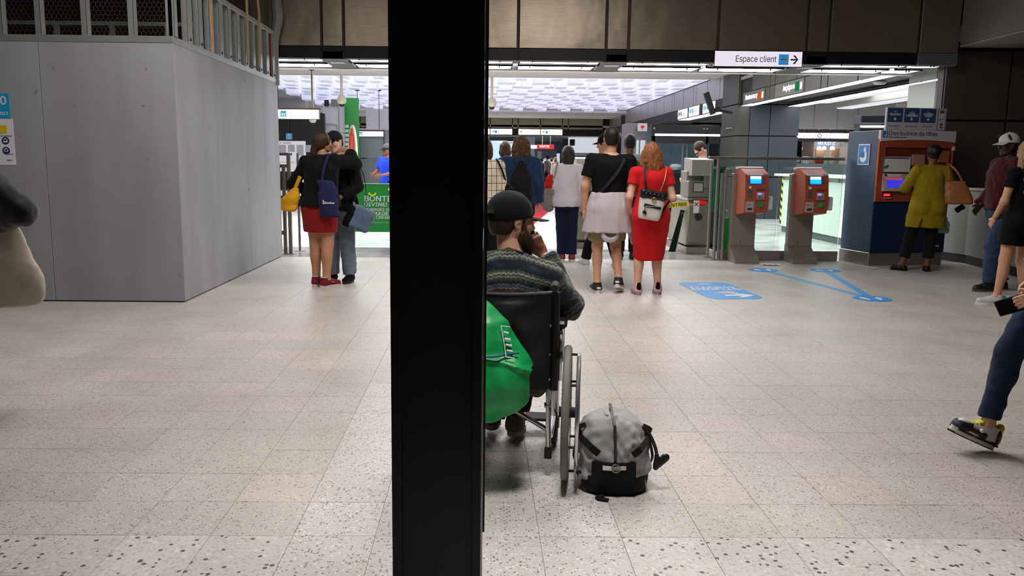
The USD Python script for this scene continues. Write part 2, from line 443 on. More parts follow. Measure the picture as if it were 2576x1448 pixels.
for k in range(2):
    zc = q0[2] - .21 - .095 * k
    part(N2, 'symbol', [cyl((q0[0] - .085, HY0 - .004, zc), (q0[0] - .085, HY0 - .002, zc), .037, 24)], mat('notice_navy', '#2c2f6b', .5))
    part(N2, 'symbol_mark', [box(q0[0] - .105, q0[0] - .065, HY0 - .006, HY0 - .004, zc - .016 + .008 * k, zc + .012), cyl((q0[0] - .085, HY0 - .006, zc + .01), (q0[0] - .085, HY0 - .004, zc + .01), .014, 14)], white_paper)
for t_ in [sign_text('PORT DU MASQUE', .013, q0[0] - .02, HY0 - .003, q0[2] - .17, 'r', True), sign_text('obligatoire', .012, q0[0] - .02, HY0 - .003, q1[2] + .1, 'r'), sign_text('merci', .016, q0[0] - .03, HY0 - .003, q1[2] + .04, 'r')]:
    part(N2, 'lettering', t_, mat('ink_grey', '#6a6a70', .6), smooth=False)

# ================================================================== bulkhead over the gates
BY, BZ, FZ = 12.45, 3.09, 2.915
taupe = usdkit.material(stage, '/World/Looks/taupe_metal', {
    't': ('geometry', {}), 'm': ('mapping', dict(scale=(.9, .9, .7))), 'n': ('noise_texture', dict(scale=1.2, detail=3.0)), 'b': ('bump', dict(strength=.5, distance=.06)),
    'm2': ('mapping', dict(scale=(2.0, 2.0, 90.0))), 'n2': ('noise_texture', dict(scale=2.0, detail=2.0)), 'r': ('rgb_ramp', dict(ramp=[(.3, lin('#8f8170')), (.7, lin('#a39583'))])),
    'p': ('principled_bsdf', dict(roughness=.38, metallic=.75))},
    [('t.position', 'm.vector'), ('m.vector', 'n.vector'), ('n.fac', 'b.height'), ('b.normal', 'p.normal'), ('t.position', 'm2.vector'), ('m2.vector', 'n2.vector'), ('n2.fac', 'r.fac'), ('r.color', 'p.base_color')], surface='p.BSDF')
black_metal = mat('black_fascia', '#1c1a18', .5, spec=.3)
steel = mat('brushed_steel', '#a8a49d', .34, .85, vary=.1, vscale=40, stretch=(1, 1, .05))
reflector = mat('reflector_grey', '#8f8f93', .35, .6)
tube_glow = glow('tube_glow', '#f4f4ff', 6.5)
tube_dim = glow('tube_glow_far', '#f4f6ff', 4.5)
joints = [-4.96, -3.65, -2.345, -2.024, -.75, .53, 1.824, 2.153, 3.472, 4.788, 5.113, 6.445]
WB = thing('wall_back', 'taupe metal bulkhead above the fare gates with black lower band', 'bulkhead', kind='structure')
edges = joints + [7.06]
for a, b in zip(edges[:-1], edges[1:]):
    part(WB, 'panel', box(a + .028, b - .012, BY, BY + .04, BZ, 4.6, .004), taupe)
    part(WB, 'fascia', box(a + .015, b - .01, BY, BY + .04, FZ, BZ - .006, .003), black_metal if b < 6.6 else reflector)
part(WB, 'core', box(-8.2, 7.06, BY + .045, BY + .2, FZ, 4.6), mat('bulkhead_core', '#4a3f33', .7))
part(WB, 'soffit_back', box(-8.2, 7.06, 13.72, 13.8, FZ - .02, 4.6), mat('white_metal', '#d8d8d4', .5))
part(WB, 'soffit_core', box(-8.2, 7.06, BY + .2, 13.72, FZ + .1, FZ + .2), black_metal)
for a, b in zip(edges[:-1], edges[1:]):
    if b - a > .5 and a > -3.4 or abs(a + 3.65) < .01:
        b2 = b - .06 if b < 7 else b - .15
        for y0, y1 in ((BY + .03, BY + .40), (13.2, 13.66)):
            L = thing('fluorescent_light', '', 'ceiling light', group='fluorescent strips under the taupe bulkhead')
            nth = sum(1 for q_, r_ in zip(edges[:-1], edges[1:]) if r_ - q_ > .5 and q_ > -3.4 and q_ <= a + .01 or abs(q_ + 3.65) < .01)
            data(stage.GetPrimAtPath(L), label=f"white fluorescent strip under the taupe bulkhead, {'front' if y0 < 13 else 'back'} row, {('first', 'second', 'third', 'fourth', 'fifth', 'sixth', 'seventh', 'eighth')[nth - 1]} from the left")
            part(L, 'diffuser', box(a + .06, b2, y0, y1, FZ + .003, FZ + .02), tube_glow)
            part(L, 'frame', [box(a + .04, b2 + .02, y0 - .015, y0, FZ - .001, FZ + .04), box(a + .04, b2 + .02, y1, y1 + .015, FZ - .001, FZ + .04)], black_metal)
            part(L, 'clip', [box(x, x + .012, y0 - .02, y0, FZ - .03, FZ) for x in (a + .22, b2 - .2)], black_metal)
        part(WB, 'reflector', prism([(BY + .43, FZ), (13.12, FZ + .015), (13.12, FZ + .04), (BY + .43, FZ + .03)], 'x', a + .05, b2), reflector)
    else:
        part(WB, 'cross_beam', box(a - .02, b + .02, BY, 13.72, FZ - .012, FZ + .1, .004), black_metal)
        part(WB, 'cross_plate', box(a + .05, b - .05, BY + .3, 13.0, FZ - .018, FZ - .012), reflector)

# ================================================================== upper wall and dark wall on the right
grey_panel = mat('grey_panel', '#77736f', .5, .2, vary=.05, vscale=3)
WR = thing('wall_right', 'dark panelled wall and grey upper fascia on the right', 'wall', kind='structure')
SX = 7.06
for a, b in ((10.9, 12.44), (9.3, 10.88), (7.7, 9.28), (6.1, 7.68), (4.5, 6.08)):
    part(WR, 'fascia_panel', box(SX, SX + .04, a, b, 3.21, 4.6, .004), grey_panel)
part(WR, 'fascia_soffit', box(SX, 9.5, 3.5, 12.44, 3.17, 3.2), mat('soffit_grey', '#8b8681', .5))
darkwall = mat('dark_wall_panel', '#574e4a', .55, spec=.35, vary=.1, vscale=2)
DY = 12.75
for x0, x1 in ((7.06, 8.05), (8.07, 9.4), (9.42, 10.8), (10.82, 12.2)):
    for z0, z1 in ((.9, 2.12), (2.14, 3.17)):
        part(WR, 'dark_panel', box(x0 + .006, x1 - .006, DY, DY + .03, z0 + .005, z1 - .005, .003), darkwall)
part(WR, 'dark_wall_core', box(7.05, 14, DY + .03, DY + .2, 0, 3.3), black_metal)

# ================================================================== steel column in the foreground
PY, PXc, PW = 2.22, at_y(1098, 724, 2.22)[0], .253
COL = thing('steel_column', 'black painted steel column standing in the middle of the foreground', 'column', (PXc, PY, 0), rz=-.3)
iron = mat('black_paint', '#171712', .42, spec=.4, vary=.2, vscale=60, bump=.15, bscale=300)
part(COL, 'flange', box(-PW / 2, -PW / 2 + .026, 0, .25, .012, 4.5, .002), iron)
part(COL, 'flange', box(PW / 2 - .026, PW / 2, 0, .25, .012, 4.5, .002), iron)
part(COL, 'web', box(-PW / 2 + .025, PW / 2 - .025, .012, .035, .012, 4.5, .001), iron)
part(COL, 'edge_strip', box(PW / 2 + .0005, PW / 2 + .005, .13, .25, .03, 4.5), mat('aluminium', '#b9bcbe', .3, .9), label='thin bright aluminium edge strip')
part(COL, 'edge_strip', box(PW / 2 + .0045, PW / 2 + .011, .16, .25, .3, 2.15), iron)
part(COL, 'base_plate', box(-.2, .2, -.08, .33, 0, .012, .003), iron)

# ================================================================== hall beyond the gates
HC = 3.9
white_ceiling = mat('white_ceiling', '#c9c8c2', .7)
white_wall = mat('white_wall', '#cfcdca', .6, vary=.04, vscale=2)
light_metal = mat('light_metal_panel', '#a7a4a0', .33, .7, vary=.06, vscale=1.5, bump=.3, bscale=2.5)
dark_panel = mat('charcoal_panel', '#46463f', .45, .2, vary=.05, vscale=3)
slate_panel = mat('slate_panel', '#3d434b', .5, .1, vary=.05, vscale=3)
lum = glow('luminous_ceiling', '#e6e8ff', 1.35)
block_look = usdkit.material(stage, '/World/Looks/acrylic_block', {'p': ('principled_bsdf', dict(base_color=lin('#eceefa'), roughness=.6, emission_color=lin('#e6e8ff'), emission_strength=.27))}, [], surface='p.BSDF')
sign_white = glow('sign_white', '#f4f2fb', 2.2)
CE = thing('ceiling', 'white hall ceiling with a luminous field of hanging white blocks', 'ceiling', kind='structure')
LX0, LX1, LY0, LY1 = -7.05, 6.72, 24.5, 38.8
part(CE, 'ceiling_panel', [box(-12, 6.8, 13.8, 22.9, HC, HC + .1), box(-12, 6.8, 22.9, LY0, HC - .03, HC + .1, .005), box(-12, LX0, LY0, 60, HC, HC + .1)], white_ceiling)
for k in range(6):
    y = LY1 + .05 + k * .88
    part(CE, 'ceiling_rib', box(LX0, 6.8, y, y + .5, HC - .16, HC, .02), white_ceiling)
part(CE, 'ceiling_panel', [box(LX0, 6.8, LY1, 44.1, HC, HC + .1), box(-12, 18, 44, 75, 3.3, 3.4)], white_ceiling)
part(CE, 'side_ceiling', box(6.8, 18, 13.8, 44, 3.62, 3.7), mat('side_ceiling', '#9a9893', .7))
part(CE, 'light_panel', box(LX0, LX1, LY0, LY1, HC + .34, HC + .36), lum, label='glowing ceiling panel behind the hanging blocks')
part(CE, 'well_side', [box(LX0 - .02, LX0, LY0, LY1, HC, HC + .35), box(LX1, LX1 + .02, LY0, LY1, HC, HC + .35), box(LX0, LX1, LY0 - .02, LY0, HC, HC + .35), box(LX0, LX1, LY1, LY1 + .02, HC, HC + .35)], block_look)
nb = 0
for j in range(11):
    y = LY0 + .35 + j * 1.28
    for i in range(26):
        x = LX0 + .12 + i * .53 + (.26 if j % 2 else 0)
        if x + .36 < LX1 and nb < 298:
            hgt = .34 if (i + j) % 3 else .26
            part(CE, 'block', box(x, x + .34, y, y + .7, HC - .14 + .12 * ((i * 3 + j) % 2), HC - .02 + hgt, .012), block_look, smooth=False); nb += 1
part(CE, 'front_ceiling', box(-9, 14, -6, 12.44, 4.6, 4.7), mat('dim_ceiling', '#6a6560', .8))

# perimeter bulkhead on the right of the hall
WH = thing('wall_hall_right', 'panelled bulkhead along the right of the bright hall', 'bulkhead', kind='structure')
RX = 6.78
y = 23.5
while y < 44:
    for w in (.33, 1.31, 1.31):
        part(WH, 'panel', box(RX, RX + .04, y + .02, y + w - .02, 3.27, HC, .003), light_metal)
        y += w
y = 13.8
while y < 21.9:
    for w in (1.31, 1.31, .33):
        if y + w < 22.3:
            part(WH, 'dark_panel', box(RX, RX + .04, y + .02, min(y + w - .02, 22), 3.27, HC, .003), dark_panel)
            part(WH, 'dark_band', box(RX, RX + .04, y + .02, min(y + w - .02, 22), 2.95, 3.26, .003), dark_panel)
        y += w
part(WH, 'fascia', [box(RX + .01, RX + .04, 23.5, 44, 2.95, 3.26)], black_metal)
part(WH, 'core', box(RX + .04, RX + .2, 13.8, 44, 3.06, HC), black_metal)
part(WH, 'soffit', [box(RX + .2, RX + 1.7, 13.8, 21.95, 3.06, 3.1), box(RX + .2, RX + 1.7, 23.5, 34, 3.06, 3.1)], mat('soffit_dark', '#37322f', .5))
for yy in np.arange(14.1, 21.5, 1.32):
    for x0, w in ((RX + .06, .26), (RX + 1.3, .3)):
        L = thing('trough_light', f"white strip light under the dark side bulkhead, {'left' if w < .28 else 'right'} row, {('first', 'second', 'third', 'fourth', 'fifth', 'sixth')[int(round((yy - 14.1) / 1.32))]} counting back", 'ceiling light', group='strips under the dark side bulkhead')
        part(L, 'diffuser', box(x0, x0 + w, yy, yy + 1.25, 2.955, 2.965), tube_dim)
        part(L, 'tray', box(x0 - .01, x0 + w + .01, yy - .01, yy + 1.26, 2.966, 3.0), black_metal)
for yy in np.arange(23.7, 28.5, 1.32):
    L = thing('trough_light', f"white strip light under the pale bulkhead beyond the slate column, {('first', 'second', 'third', 'fourth')[int(round((yy - 23.7) / 1.32))]} counting back", 'ceiling light', group='strips under the pale side bulkhead')
    part(L, 'diffuser', box(RX + .06, RX + .42, yy, yy + 1.25, 2.935, 2.945), tube_dim)
    part(L, 'tray', box(RX + .05, RX + .43, yy - .01, yy + 1.26, 2.946, 2.98), black_metal)
part(WH, 'smoke_detector', lathe([(0, 3.0), (.1, 3.0), (.12, 3.03), (.12, 3.05), (0, 3.05)], 20, (7.75, 16.3, 0)), white_wall)

def lit_sign(label, x0, x1, z0, z1, y, facing='-y', marks=(), group=None, name='sign'):
    """A backlit box sign; marks are (kind, u, size, colour look)."""
    s = thing(name, label, 'sign', group=group)
    if facing == '-y':
        part(s, 'face', box(x0, x1, y, y + .01, z0, z1, .003), sign_white)
        part(s, 'housing', box(x0 - .012, x1 + .012, y + .01, y + .12, z0 - .012, z1 + .012, .004), steel)
    return s

# slate column at the corner of the hall
SC = thing('wall_column', 'slate panelled column at the right corner of the hall', 'column', kind='structure')
part(SC, 'core', box(RX + .03, 8.38, 22.04, 23.4, 0, HC), black_metal)
for x0, x1 in ((RX + .02, RX + .3), (RX + .32, 7.62), (7.64, 8.4)):
    for z0, z1 in ((0, 1.1), (1.12, 2.18), (2.2, 3.0), (3.02, HC)):
        part(SC, 'panel', box(x0, x1, 22.0, 22.04, z0 + .004, z1 - .004, .004), slate_panel if x0 > 7 else dark_panel)
for z0, z1 in ((0, 1.1), (1.12, 2.18), (2.2, 3.0), (3.02, HC)):
    part(SC, 'side_panel', box(RX - .02, RX + .03, 22.01, 23.44, z0 + .004, z1 - .004, .004), dark_panel)
    if z0 < 3:
        part(SC, 'pull_handle', cyl((RX - .06, 22.3, z0 + .2), (RX - .06, 22.8, z0 + .2), .025), steel)

# far bulkhead with its row of signs
WF = thing('wall_far', 'taupe bulkhead at the far end of the hall', 'bulkhead', kind='structure')
x = -12.0 + .1
FY = 44.0
def fx(px): return at_y(px, 340, FY)[0]
for a, b in ((700, 770), (772, 826), (828, 905), (907, 962), (964, 1018), (1020, 1032), (1034, 1088), (1090, 1144), (1146, 1158), (1160, 1232), (1234, 1288), (1290, 1302), (1304, 1358), (1360, 1414), (1416, 1428), (1430, 1516)):
    part(WF, 'panel', box(fx(a), fx(b), FY, FY + .05, 3.2, HC, .005), mat('far_taupe', '#a29780', .5, .2, vary=.06, vscale=1))
part(WF, 'fascia', box(-12, 6.8, FY + .02, FY + .1, 2.86, 3.19), black_metal)
part(WF, 'core', box(-12, 6.8, FY + .1, FY + .2, 2.86, HC), black_metal)
ink = mat('sign_ink', '#55505a', .6)
icon_blue = glow('icon_blue', '#39a8dc', .9)
icon_red = mat('icon_red', '#c8403c', .5)
for a, b, lab, blue_at in ((1234, 1288, 'white lit sign with small blue square, leftmost on the far bulkhead', 1244), (1304, 1358, 'white lit sign with line of grey words, middle of the far bulkhead', None), (1360, 1414, 'white lit sign with two small blue squares, rightmost on the far bulkhead', 1372), (1172, 1232, 'white lit sign half hidden by the steel column on the far bulkhead', None)):
    s = lit_sign(lab, fx(a), fx(b), 2.9, 3.18, FY - .1)
    part(s, 'arrow', prism([(fx(a) + .08, 3.07), (fx(a) + .2, 3.07), (fx(a) + .14, 3.0)], 'y', FY - .103, FY - .1), ink)
    if blue_at:
        part(s, 'icon', box(fx(blue_at), fx(blue_at + 6), FY - .104, FY - .1, 2.97, 3.1), icon_blue)
    part(s, 'lettering', sign_text('Sortie  Correspondance', .06, fx(a) + (.35 if blue_at else .28), FY - .1, 3.01), ink, smooth=False)

# left side of the hall
WB2 = thing('wall_hall_left', 'white wall at the left of the hall', 'wall', kind='structure')
part(WB2, 'wall', [box(-12.1, -12, 13.8, 75, 0, HC), box(-12, -8.1, 13.72, 13.8, 0, HC)], white_wall)
part(WB2, 'panel', [box(-8.6, -8.5, 26, 44, 0, HC), box(-9.5, -7.0, 34.0, 34.05, 2.9, HC)], white_wall)
IB = thing('information_wall', 'black wall section with white transit map board at left of the hall', 'wall panel')
bx0, bx1 = at_y(690, 330, 27)[0] - .6, at_y(816, 330, 27)[0]
part(IB, 'wall_panel', box(bx0, (bx0 + bx1) / 2 - .004, 27, 27.2, 0, 2.93, .004), black_metal)
part(IB, 'wall_panel', box((bx0 + bx1) / 2 + .004, bx1, 27, 27.2, 0, 2.93, .004), black_metal)
a, b = at_y(696, 354, 26.95), at_y(771, 470, 26.95)
part(IB, 'map_board', box(a[0] - .3, b[0], 26.93, 26.99, .3, a[2], .004), glow('map_paper', '#e8e6ee', .75))
gm = mat('map_grey', '#a8a8b2', .6)
for k in range(5):
    part(IB, 'map_block', box(a[0] - .2 + .28 * k, a[0] + .02 + .28 * k, 26.92, 26.93, a[2] - .35 - .12 * (k % 2), a[2] - .12), gm)
part(IB, 'map_text', [sign_text('PLAN DU RESEAU', .05, a[0] - .1, 26.93, a[2] - .09, bold=True), sign_text('autour de la station', .045, a[0], 26.93, a[2] - .7)], ink, smooth=False)
a, b = at_y(719, 335, 26.98), at_y(736, 351, 26.98)
IS = thing('information_sign', 'small square blue information sign with white ring on the black wall', 'sign')
zc, xc, hs = (a[2] + b[2]) / 2, (a[0] + b[0]) / 2, (b[0] - a[0]) / 2
part(IS, 'plate', box(xc - hs, xc + hs, 26.96, 26.99, zc - hs, zc + hs, .004), mat('sign_blue', '#2d7fc4', .5))
part(IS, 'ring', xf(trimesh.creation.annulus(hs * .58, hs * .72, .006, sections=32), (xc, 26.957, zc), rx=90), white_paper)
part(IS, 'stem', box(xc - hs * .1, xc + hs * .1, 26.953, 26.96, zc - hs * .38, zc + hs * .38), white_paper)
WC = thing('white_column', 'white clad column with thin pipes beside the green panel', 'column')
cx0, cx1 = at_y(818, 330, 28)[0], at_y(864, 330, 28)[0]
for z0, z1 in ((0, 1.2), (1.21, 2.35), (2.36, 3.3)):
    part(WC, 'panel', box(cx0, cx1, 27.6, 28.3, z0, z1, .006), mat('white_panel', '#bdbcc0', .5))
part(WC, 'pipe', tube(bez([(cx0 + .02, 27.57, 2.62), (cx0 + .4, 27.57, 2.6), (cx0 + .48, 27.57, 2.45), (cx0 + .48, 27.57, 1.4)], 5), .014, 8), steel)
part(WC, 'pipe', cyl((cx1 - .06, 27.57, .8), (cx1 - .06, 27.57, 3.3), .02), steel)
part(WC, 'junction_box', box(cx0 + .08, cx0 + .22, 27.5, 27.6, 3.2, 3.4, .01), black_metal)
part(WC, 'junction_box', box(cx0 + .3, cx0 + .5, 27.5, 27.6, 3.2, 3.42, .01), mat('box_grey', '#6d6d70', .5))
GW = thing('advertising_wall', 'tall glossy green panel behind the white column', 'wall panel')
gx0, gx1 = at_y(866, 330, 28.6)[0], at_y(903, 330, 28.6)[0]
part(GW, 'panel', box(gx0, gx1, 28.62, 28.7, 0, 3.55, .006), mat('ad_green', '#2d9d3f', .3, vary=.15, vscale=1.2))
part(GW, 'return_panel', box(gx0 + .0, gx0 + .04, 28.35, 28.6, 0, 3.3), mat('ad_green', '#2d9d3f'))
for k in range(6):
    part(GW, 'label', box(gx0 + .03, gx0 + .15, 28.57, 28.6, 2.55 - k * .15, 2.65 - k * .15), white_paper)
AD = thing('standing_board', 'tall oval red and white display board in front of the green panel', 'display board', (at_y(886, 400, 24)[0], 24, 0), rz=-62)
w2, h2 = .34, .83
ell_pts = [(w2 * math.cos(t), 1.62 + h2 * math.sin(t)) for t in np.linspace(0, 2 * np.pi, 40, endpoint=False)]
part(AD, 'board', prism(ell_pts, 'y', 0, .05), mat('board_cream', '#d9d2c8', .5))
for u, v, a, b in ((-.12, 1.95, .12, .3), (.14, 1.85, .1, .36), (-.1, 1.35, .13, .24), (.12, 1.2, .12, .22), (.02, 2.25, .1, .12), (-.02, 1.62, .08, .1)):
    part(AD, 'red_shape', prism([(u + a * math.cos(t) * (1 + .15 * math.sin(3 * t + u * 9)), v + b * math.sin(t)) for t in np.linspace(0, 2 * np.pi, 24, endpoint=False)], 'y', -.012, 0), mat('board_red', '#cf4a38', .5))
part(AD, 'foot', [box(-.25, .25, -.12, .18, 0, .04, .01), box(-.04, .04, 0, .05, .03, .9)], black_metal)
GB = thing('glass_booth', 'grey glass booth with slim posts behind the green banner', 'booth')
b0, b1 = at_y(903, 400, 30)[0], at_y(1150, 400, 30)[0]
grey_glass = mat('grey_booth_panel', '#8e9294', .25, .1, vary=.1, vscale=1.0)
n = 4
for k in range(n):
    xa, xb = b0 + (b1 - b0) * k / n, b0 + (b1 - b0) * (k + 1) / n
    part(GB, 'pane', box(xa + .05, xb, 30, 30.03, 1.55, 2.5), grey_glass)
    part(GB, 'lower_pane', box(xa + .05, xb, 30, 30.03, .05, 1.52), mat('grey_booth_lower', '#7c8284', .3, vary=.1, vscale=1.0))
    part(GB, 'post', box(xa, xa + .05, 29.97, 30.05, 0, 2.55), mat('booth_post', '#5d5b57', .5, .4))
part(GB, 'roof', box(b0 - .05, b1, 30.2, 32, 2.52, 2.6, .01), white_wall)
part(GB, 'back', box(b0, b1, 32, 32.1, 0, 3.4), white_wall)

def hanging_sign(label, px0, px1, py0, py1, Y, icon):
    a, b = at_y(px0, py0, Y), at_y(px1, py1, Y)
    s = thing('hanging_sign', label, 'sign')
    part(s, 'face', box(a[0], b[0], Y, Y + .01, b[2], a[2], .004), sign_white)
    part(s, 'housing', box(a[0] - .01, b[0] + .01, Y + .01, Y + .14, b[2] - .01, a[2] + .01, .006), steel)
    part(s, 'top_bar', box(a[0] + .02, b[0] + .05, Y + .02, Y + .1, a[2] + .012, a[2] + .05), mat('rust_bar', '#4a2a22', .6))
    for u in (.08, .85):
        x = a[0] + (b[0] - a[0]) * u
        part(s, 'hanger', cyl((x, Y + .06, a[2] + .04), (x, Y + .06, HC), .01, 8), black_metal)
        part(s, 'ceiling_rose', lathe([(0, HC), (.1, HC), (.09, HC - .03), (.02, HC - .05), (0, HC - .05)], 16, (x, Y + .06, 0)), black_metal)
    h = a[2] - b[2]
    u0 = a[0] + (b[0] - a[0]) * icon
    part(s, 'icon', box(u0, u0 + .62 * h, Y - .004, Y, b[2] + .22 * h, b[2] + .84 * h), icon_blue)
    part(s, 'icon_figure', [box(u0 + .12 * h, u0 + .26 * h, Y - .006, Y - .004, b[2] + .3 * h, b[2] + .6 * h), box(u0 + .36 * h, u0 + .5 * h, Y - .006, Y - .004, b[2] + .3 * h, b[2] + .6 * h)], sign_white)
    return s
hanging_sign('bright white hanging sign with blue icon, the nearer one left above the black wall', 690, 802, 275, 299, 23, .14)
hanging_sign('small bright white hanging sign with blue icon in front of the grey glass booth', 894, 964, 330, 343, 29.4, .14)
def dome_camera(label, px, py_top, py_bot, Y, s=1.0):
    b = at_y(px, py_bot, Y)
    t = thing('dome_camera', label, 'security camera', (b[0], Y, 0))
    z = b[2]
    part(t, 'pole', cyl((0, 0, z + .3 * s), (0, 0, HC - .032), .04 * s, 12), mat('camera_cream', '#c9c5b4', .5))
    part(t, 'housing', lathe([(0, z + .08 * s), (.09 * s, z + .08 * s), (.145 * s, z + .17 * s), (.12 * s, z + .26 * s), (.05 * s, z + .36 * s), (0, z + .37 * s)], 20), mat('camera_cream', '#c9c5b4', .5))
    part(t, 'dome', lathe([(0, z), (.05 * s, z + .01 * s), (.08 * s, z + .05 * s), (.085 * s, z + .085 * s), (0, z + .085 * s)], 20), mat('smoked_dome', '#1c1b1a', .15))
dome_camera('cream dome camera on white pole, left of the steel column', 860, 205, 269, 24.4)
dome_camera('cream dome camera on white pole, just right of the steel column', 1237, 205, 276, 24.4)
dome_camera('small white dome camera hanging in front of the black wall', 787, 300, 314, 24.2, .75)

# far distance: shops, doors and lit walls
DW = thing('wall_end', 'far end wall of the station with bluish lit shop windows', 'wall', kind='structure')
part(DW, 'wall', [box(-12, 20, 74, 74.2, 0, 3.4), box(17.9, 18, 13.8, 75, 0, 3.7)], mat('end_wall', '#8f96a2', .7))
for k, (a, b, y0_, y1_, Y, c, s) in enumerate(((1226, 1275, 352, 405, 66, '#bcd4f4', 1.3), (1276, 1300, 360, 410, 66, '#c8dcf6', 1.2), (1345, 1408, 385, 410, 70, '#cfd8ee', .9), (1430, 1520, 345, 385, 60, '#e4e6ee', .8), (1250, 1345, 355, 359, 62, '#e8ecff', 1.6))):
    p, q = at_y(a, y0_, Y), at_y(b, y1_, Y)
    part(DW, 'lit_window', box(p[0], q[0], Y, Y + .1, q[2], p[2], .02), glow(f'far_window_{k}', c, s))
for k, (a, b, y0_, y1_, Y, c) in enumerate(((1302, 1345, 342, 420, 58, '#9aa3b4'), (1345, 1400, 372, 400, 64, '#7d8796'), (1416, 1428, 350, 364, 59, '#17161a'), (1434, 1446, 350, 366, 59, '#17161a'), (1436, 1530, 385, 480, 59, '#c3c5cb'), (1440, 1480, 392, 412, 58, '#39485c'), (1232, 1302, 344, 354, 57, '#2a2a2c'), (1268, 1284, 363, 369, 57, '#1d2024'), (1352, 1362, 380, 440, 58, '#8b929c'))):
    p, q = at_y(a, y0_, Y), at_y(b, y1_, Y)
    part(DW, 'wall_panel', box(p[0], q[0], Y, Y + .2, max(0, q[2]), p[2], .02), mat(f'far_panel_{k}', c, .6))
RS = thing('red_sign', 'long red lit sign beside a white lit one far down the hall', 'sign')
p, q = at_y(1352, 364, 50), at_y(1393, 374, 50)
part(RS, 'face', box(p[0], q[0], 50, 50.02, q[2], p[2], .01), glow('red_glow', '#f02a22', 1.6))
part(RS, 'housing', box(p[0] - .02, q[0] + .02, 50.02, 50.15, q[2] - .02, p[2] + .02, .01), mat('sign_housing', '#8a1d18', .5))
part(RS, 'lettering', sign_text('SORTIE', .12, p[0] + .12, 50, q[2] + .07, bold=True), sign_white, smooth=False)
part(RS, 'white_face', box(at_y(1335, 364, 50)[0], p[0] - .03, 50, 50.02, q[2], p[2] - .02, .01), sign_white)
part(RS, 'hanger', cyl((p[0] + .3, 50.08, p[2]), (p[0] + .3, 50.08, 3.3), .02), steel)
part(RS, 'hanger', cyl((q[0] - .2, 50.08, p[2]), (q[0] - .2, 50.08, 3.3), .02), steel)
dome_camera2 = None

# red floor graphic beyond the gates
red_mat = mat('red_floor_print', '#b3101e', .7, spec=.2)
pts = [on_floor(x_, y_)[:2] for x_, y_ in ((1330, 575), (1336, 488), (1500, 488), (1500, 560), (1440, 566), (1452, 536), (1415, 508), (1378, 534))]
solo('floor_print', prism(pts, 'z', .0012, .003), red_mat, 'large red printed shape on the white floor beyond the gates', 'floor graphic')

# glazed shop on the right of the hall, AED sign
KS = thing('glazed_shop', 'dark framed glass shop front below the pale bulkhead', 'shop front')
SY = 25.6
p0, p1 = at_y(1640, 312, SY), at_y(1812, 335, SY)
frame = mat('shop_frame', '#2c2a2c', .45, .2)
part(KS, 'header', box(p0[0], p1[0], SY, SY + .3, p1[2], p0[2], .01), frame)
part(KS, 'light_strip', box(p0[0] + .1, p1[0], SY - .02, SY, p1[2] - .1, p1[2] - .03, .005), glow('shop_strip', '#e9f0f4', 1.3))
for px_, w in ((1640, .1), (1776, .07), (1812, .08)):
    xx = at_y(px_, 350, SY)[0]
    part(KS, 'post', box(xx, xx + w, SY, SY + .12, 0, p1[2]), frame)
part(KS, 'rail', box(p0[0], p1[0], SY, SY + .1, p1[2] - .32, p1[2] - .1), frame)
teal = mat('shop_inside', '#5b6d78', .4, vary=.3, vscale=.8)
part(KS, 'shop_wall', box(p0[0] + .1, p1[0], SY + 1.2, SY + 1.3, 0, 2.6), teal, label='bluish back wall of the shop')
pane = pane_look('clear_pane', (.93, .97, .97))
part(KS, 'pane', box(p0[0] + .1, at_y(1776, 350, SY)[0], SY + .05, SY + .06, .05, p1[2] - .32), pane, smooth=False)
part(KS, 'pane', box(at_y(1776, 350, SY)[0] + .07, p1[0], SY + .05, SY + .06, .05, p1[2] - .32), pane, smooth=False)
for px_ in (1712, 1722):
    xx = at_y(px_, 380, SY + .8)[0]
    part(KS, 'inner_post', box(xx, xx + .05, SY + .6, SY + .65, 0, 2.3), mat('inner_post', '#9aa4a8', .4))
part(KS, 'counter', box(p0[0] + .3, p1[0] - .2, SY + .7, SY + 1.1, 0, 1.15, .01), black_metal)
part(KS, 'round_stool', lathe([(0, 1.5), (.16, 1.48), (.2, 1.4), (.14, 1.3), (0, 1.28)], 18, (at_y(1702, 405, SY + 1)[0], SY + 1.1, -.05)), white_paper)
part(KS, 'bolt', [cyl((xx_, SY - .02, (p0[2] + p1[2]) / 2), (xx_, SY, (p0[2] + p1[2]) / 2), .035, 12) for xx_ in (at_y(1643, 322, SY)[0] + .03,)], steel)
for px_ in (1771, 1779):
    xx = at_y(px_, 322, SY)[0]
    part(KS, 'bolt', cyl((xx, SY - .02, (p0[2] + p1[2]) / 2), (xx, SY, (p0[2] + p1[2]) / 2), .03, 12), steel)
EL = thing('elevator_shaft', 'grey metal clad enclosure with lit window slits below the heart sign', 'enclosure')
e0, e1 = at_y(1582, 330, 27), at_y(1640, 330, 27)
part(EL, 'body', box(e0[0], e1[0] - .08, 27.35, 28.4, 0, 2.75, .01), mat('shaft_grey', '#8d8b8c', .45, .3))
for a, b in ((1606, 1612), (1616, 1628), (1630, 1640)):
    xa, xb = at_y(a, 360, 27)[0], at_y(b, 360, 27)[0]
    part(EL, 'lit_window', box(xa, xb, 27.33, 27.35, 1.55, 2.2, .004), glow('slit_glow', '#cfdbe4', .9))
part(EL, 'frame', [box(at_y(1602, 360, 27)[0], e1[0], 27.32, 27.35, 2.2, 2.26), box(at_y(1602, 360, 27)[0], e1[0], 27.32, 27.35, 1.48, 1.54)], steel)
AE = thing('defibrillator_sign', 'square white sign with red heart beside the shop front', 'sign')
a, b = at_y(1605, 310, 26.6), at_y(1628, 330, 26.6)
part(AE, 'plate', box(a[0], b[0], 26.6, 26.63, b[2], a[2], .005), mat('aed_white', '#e6dcde', .5))
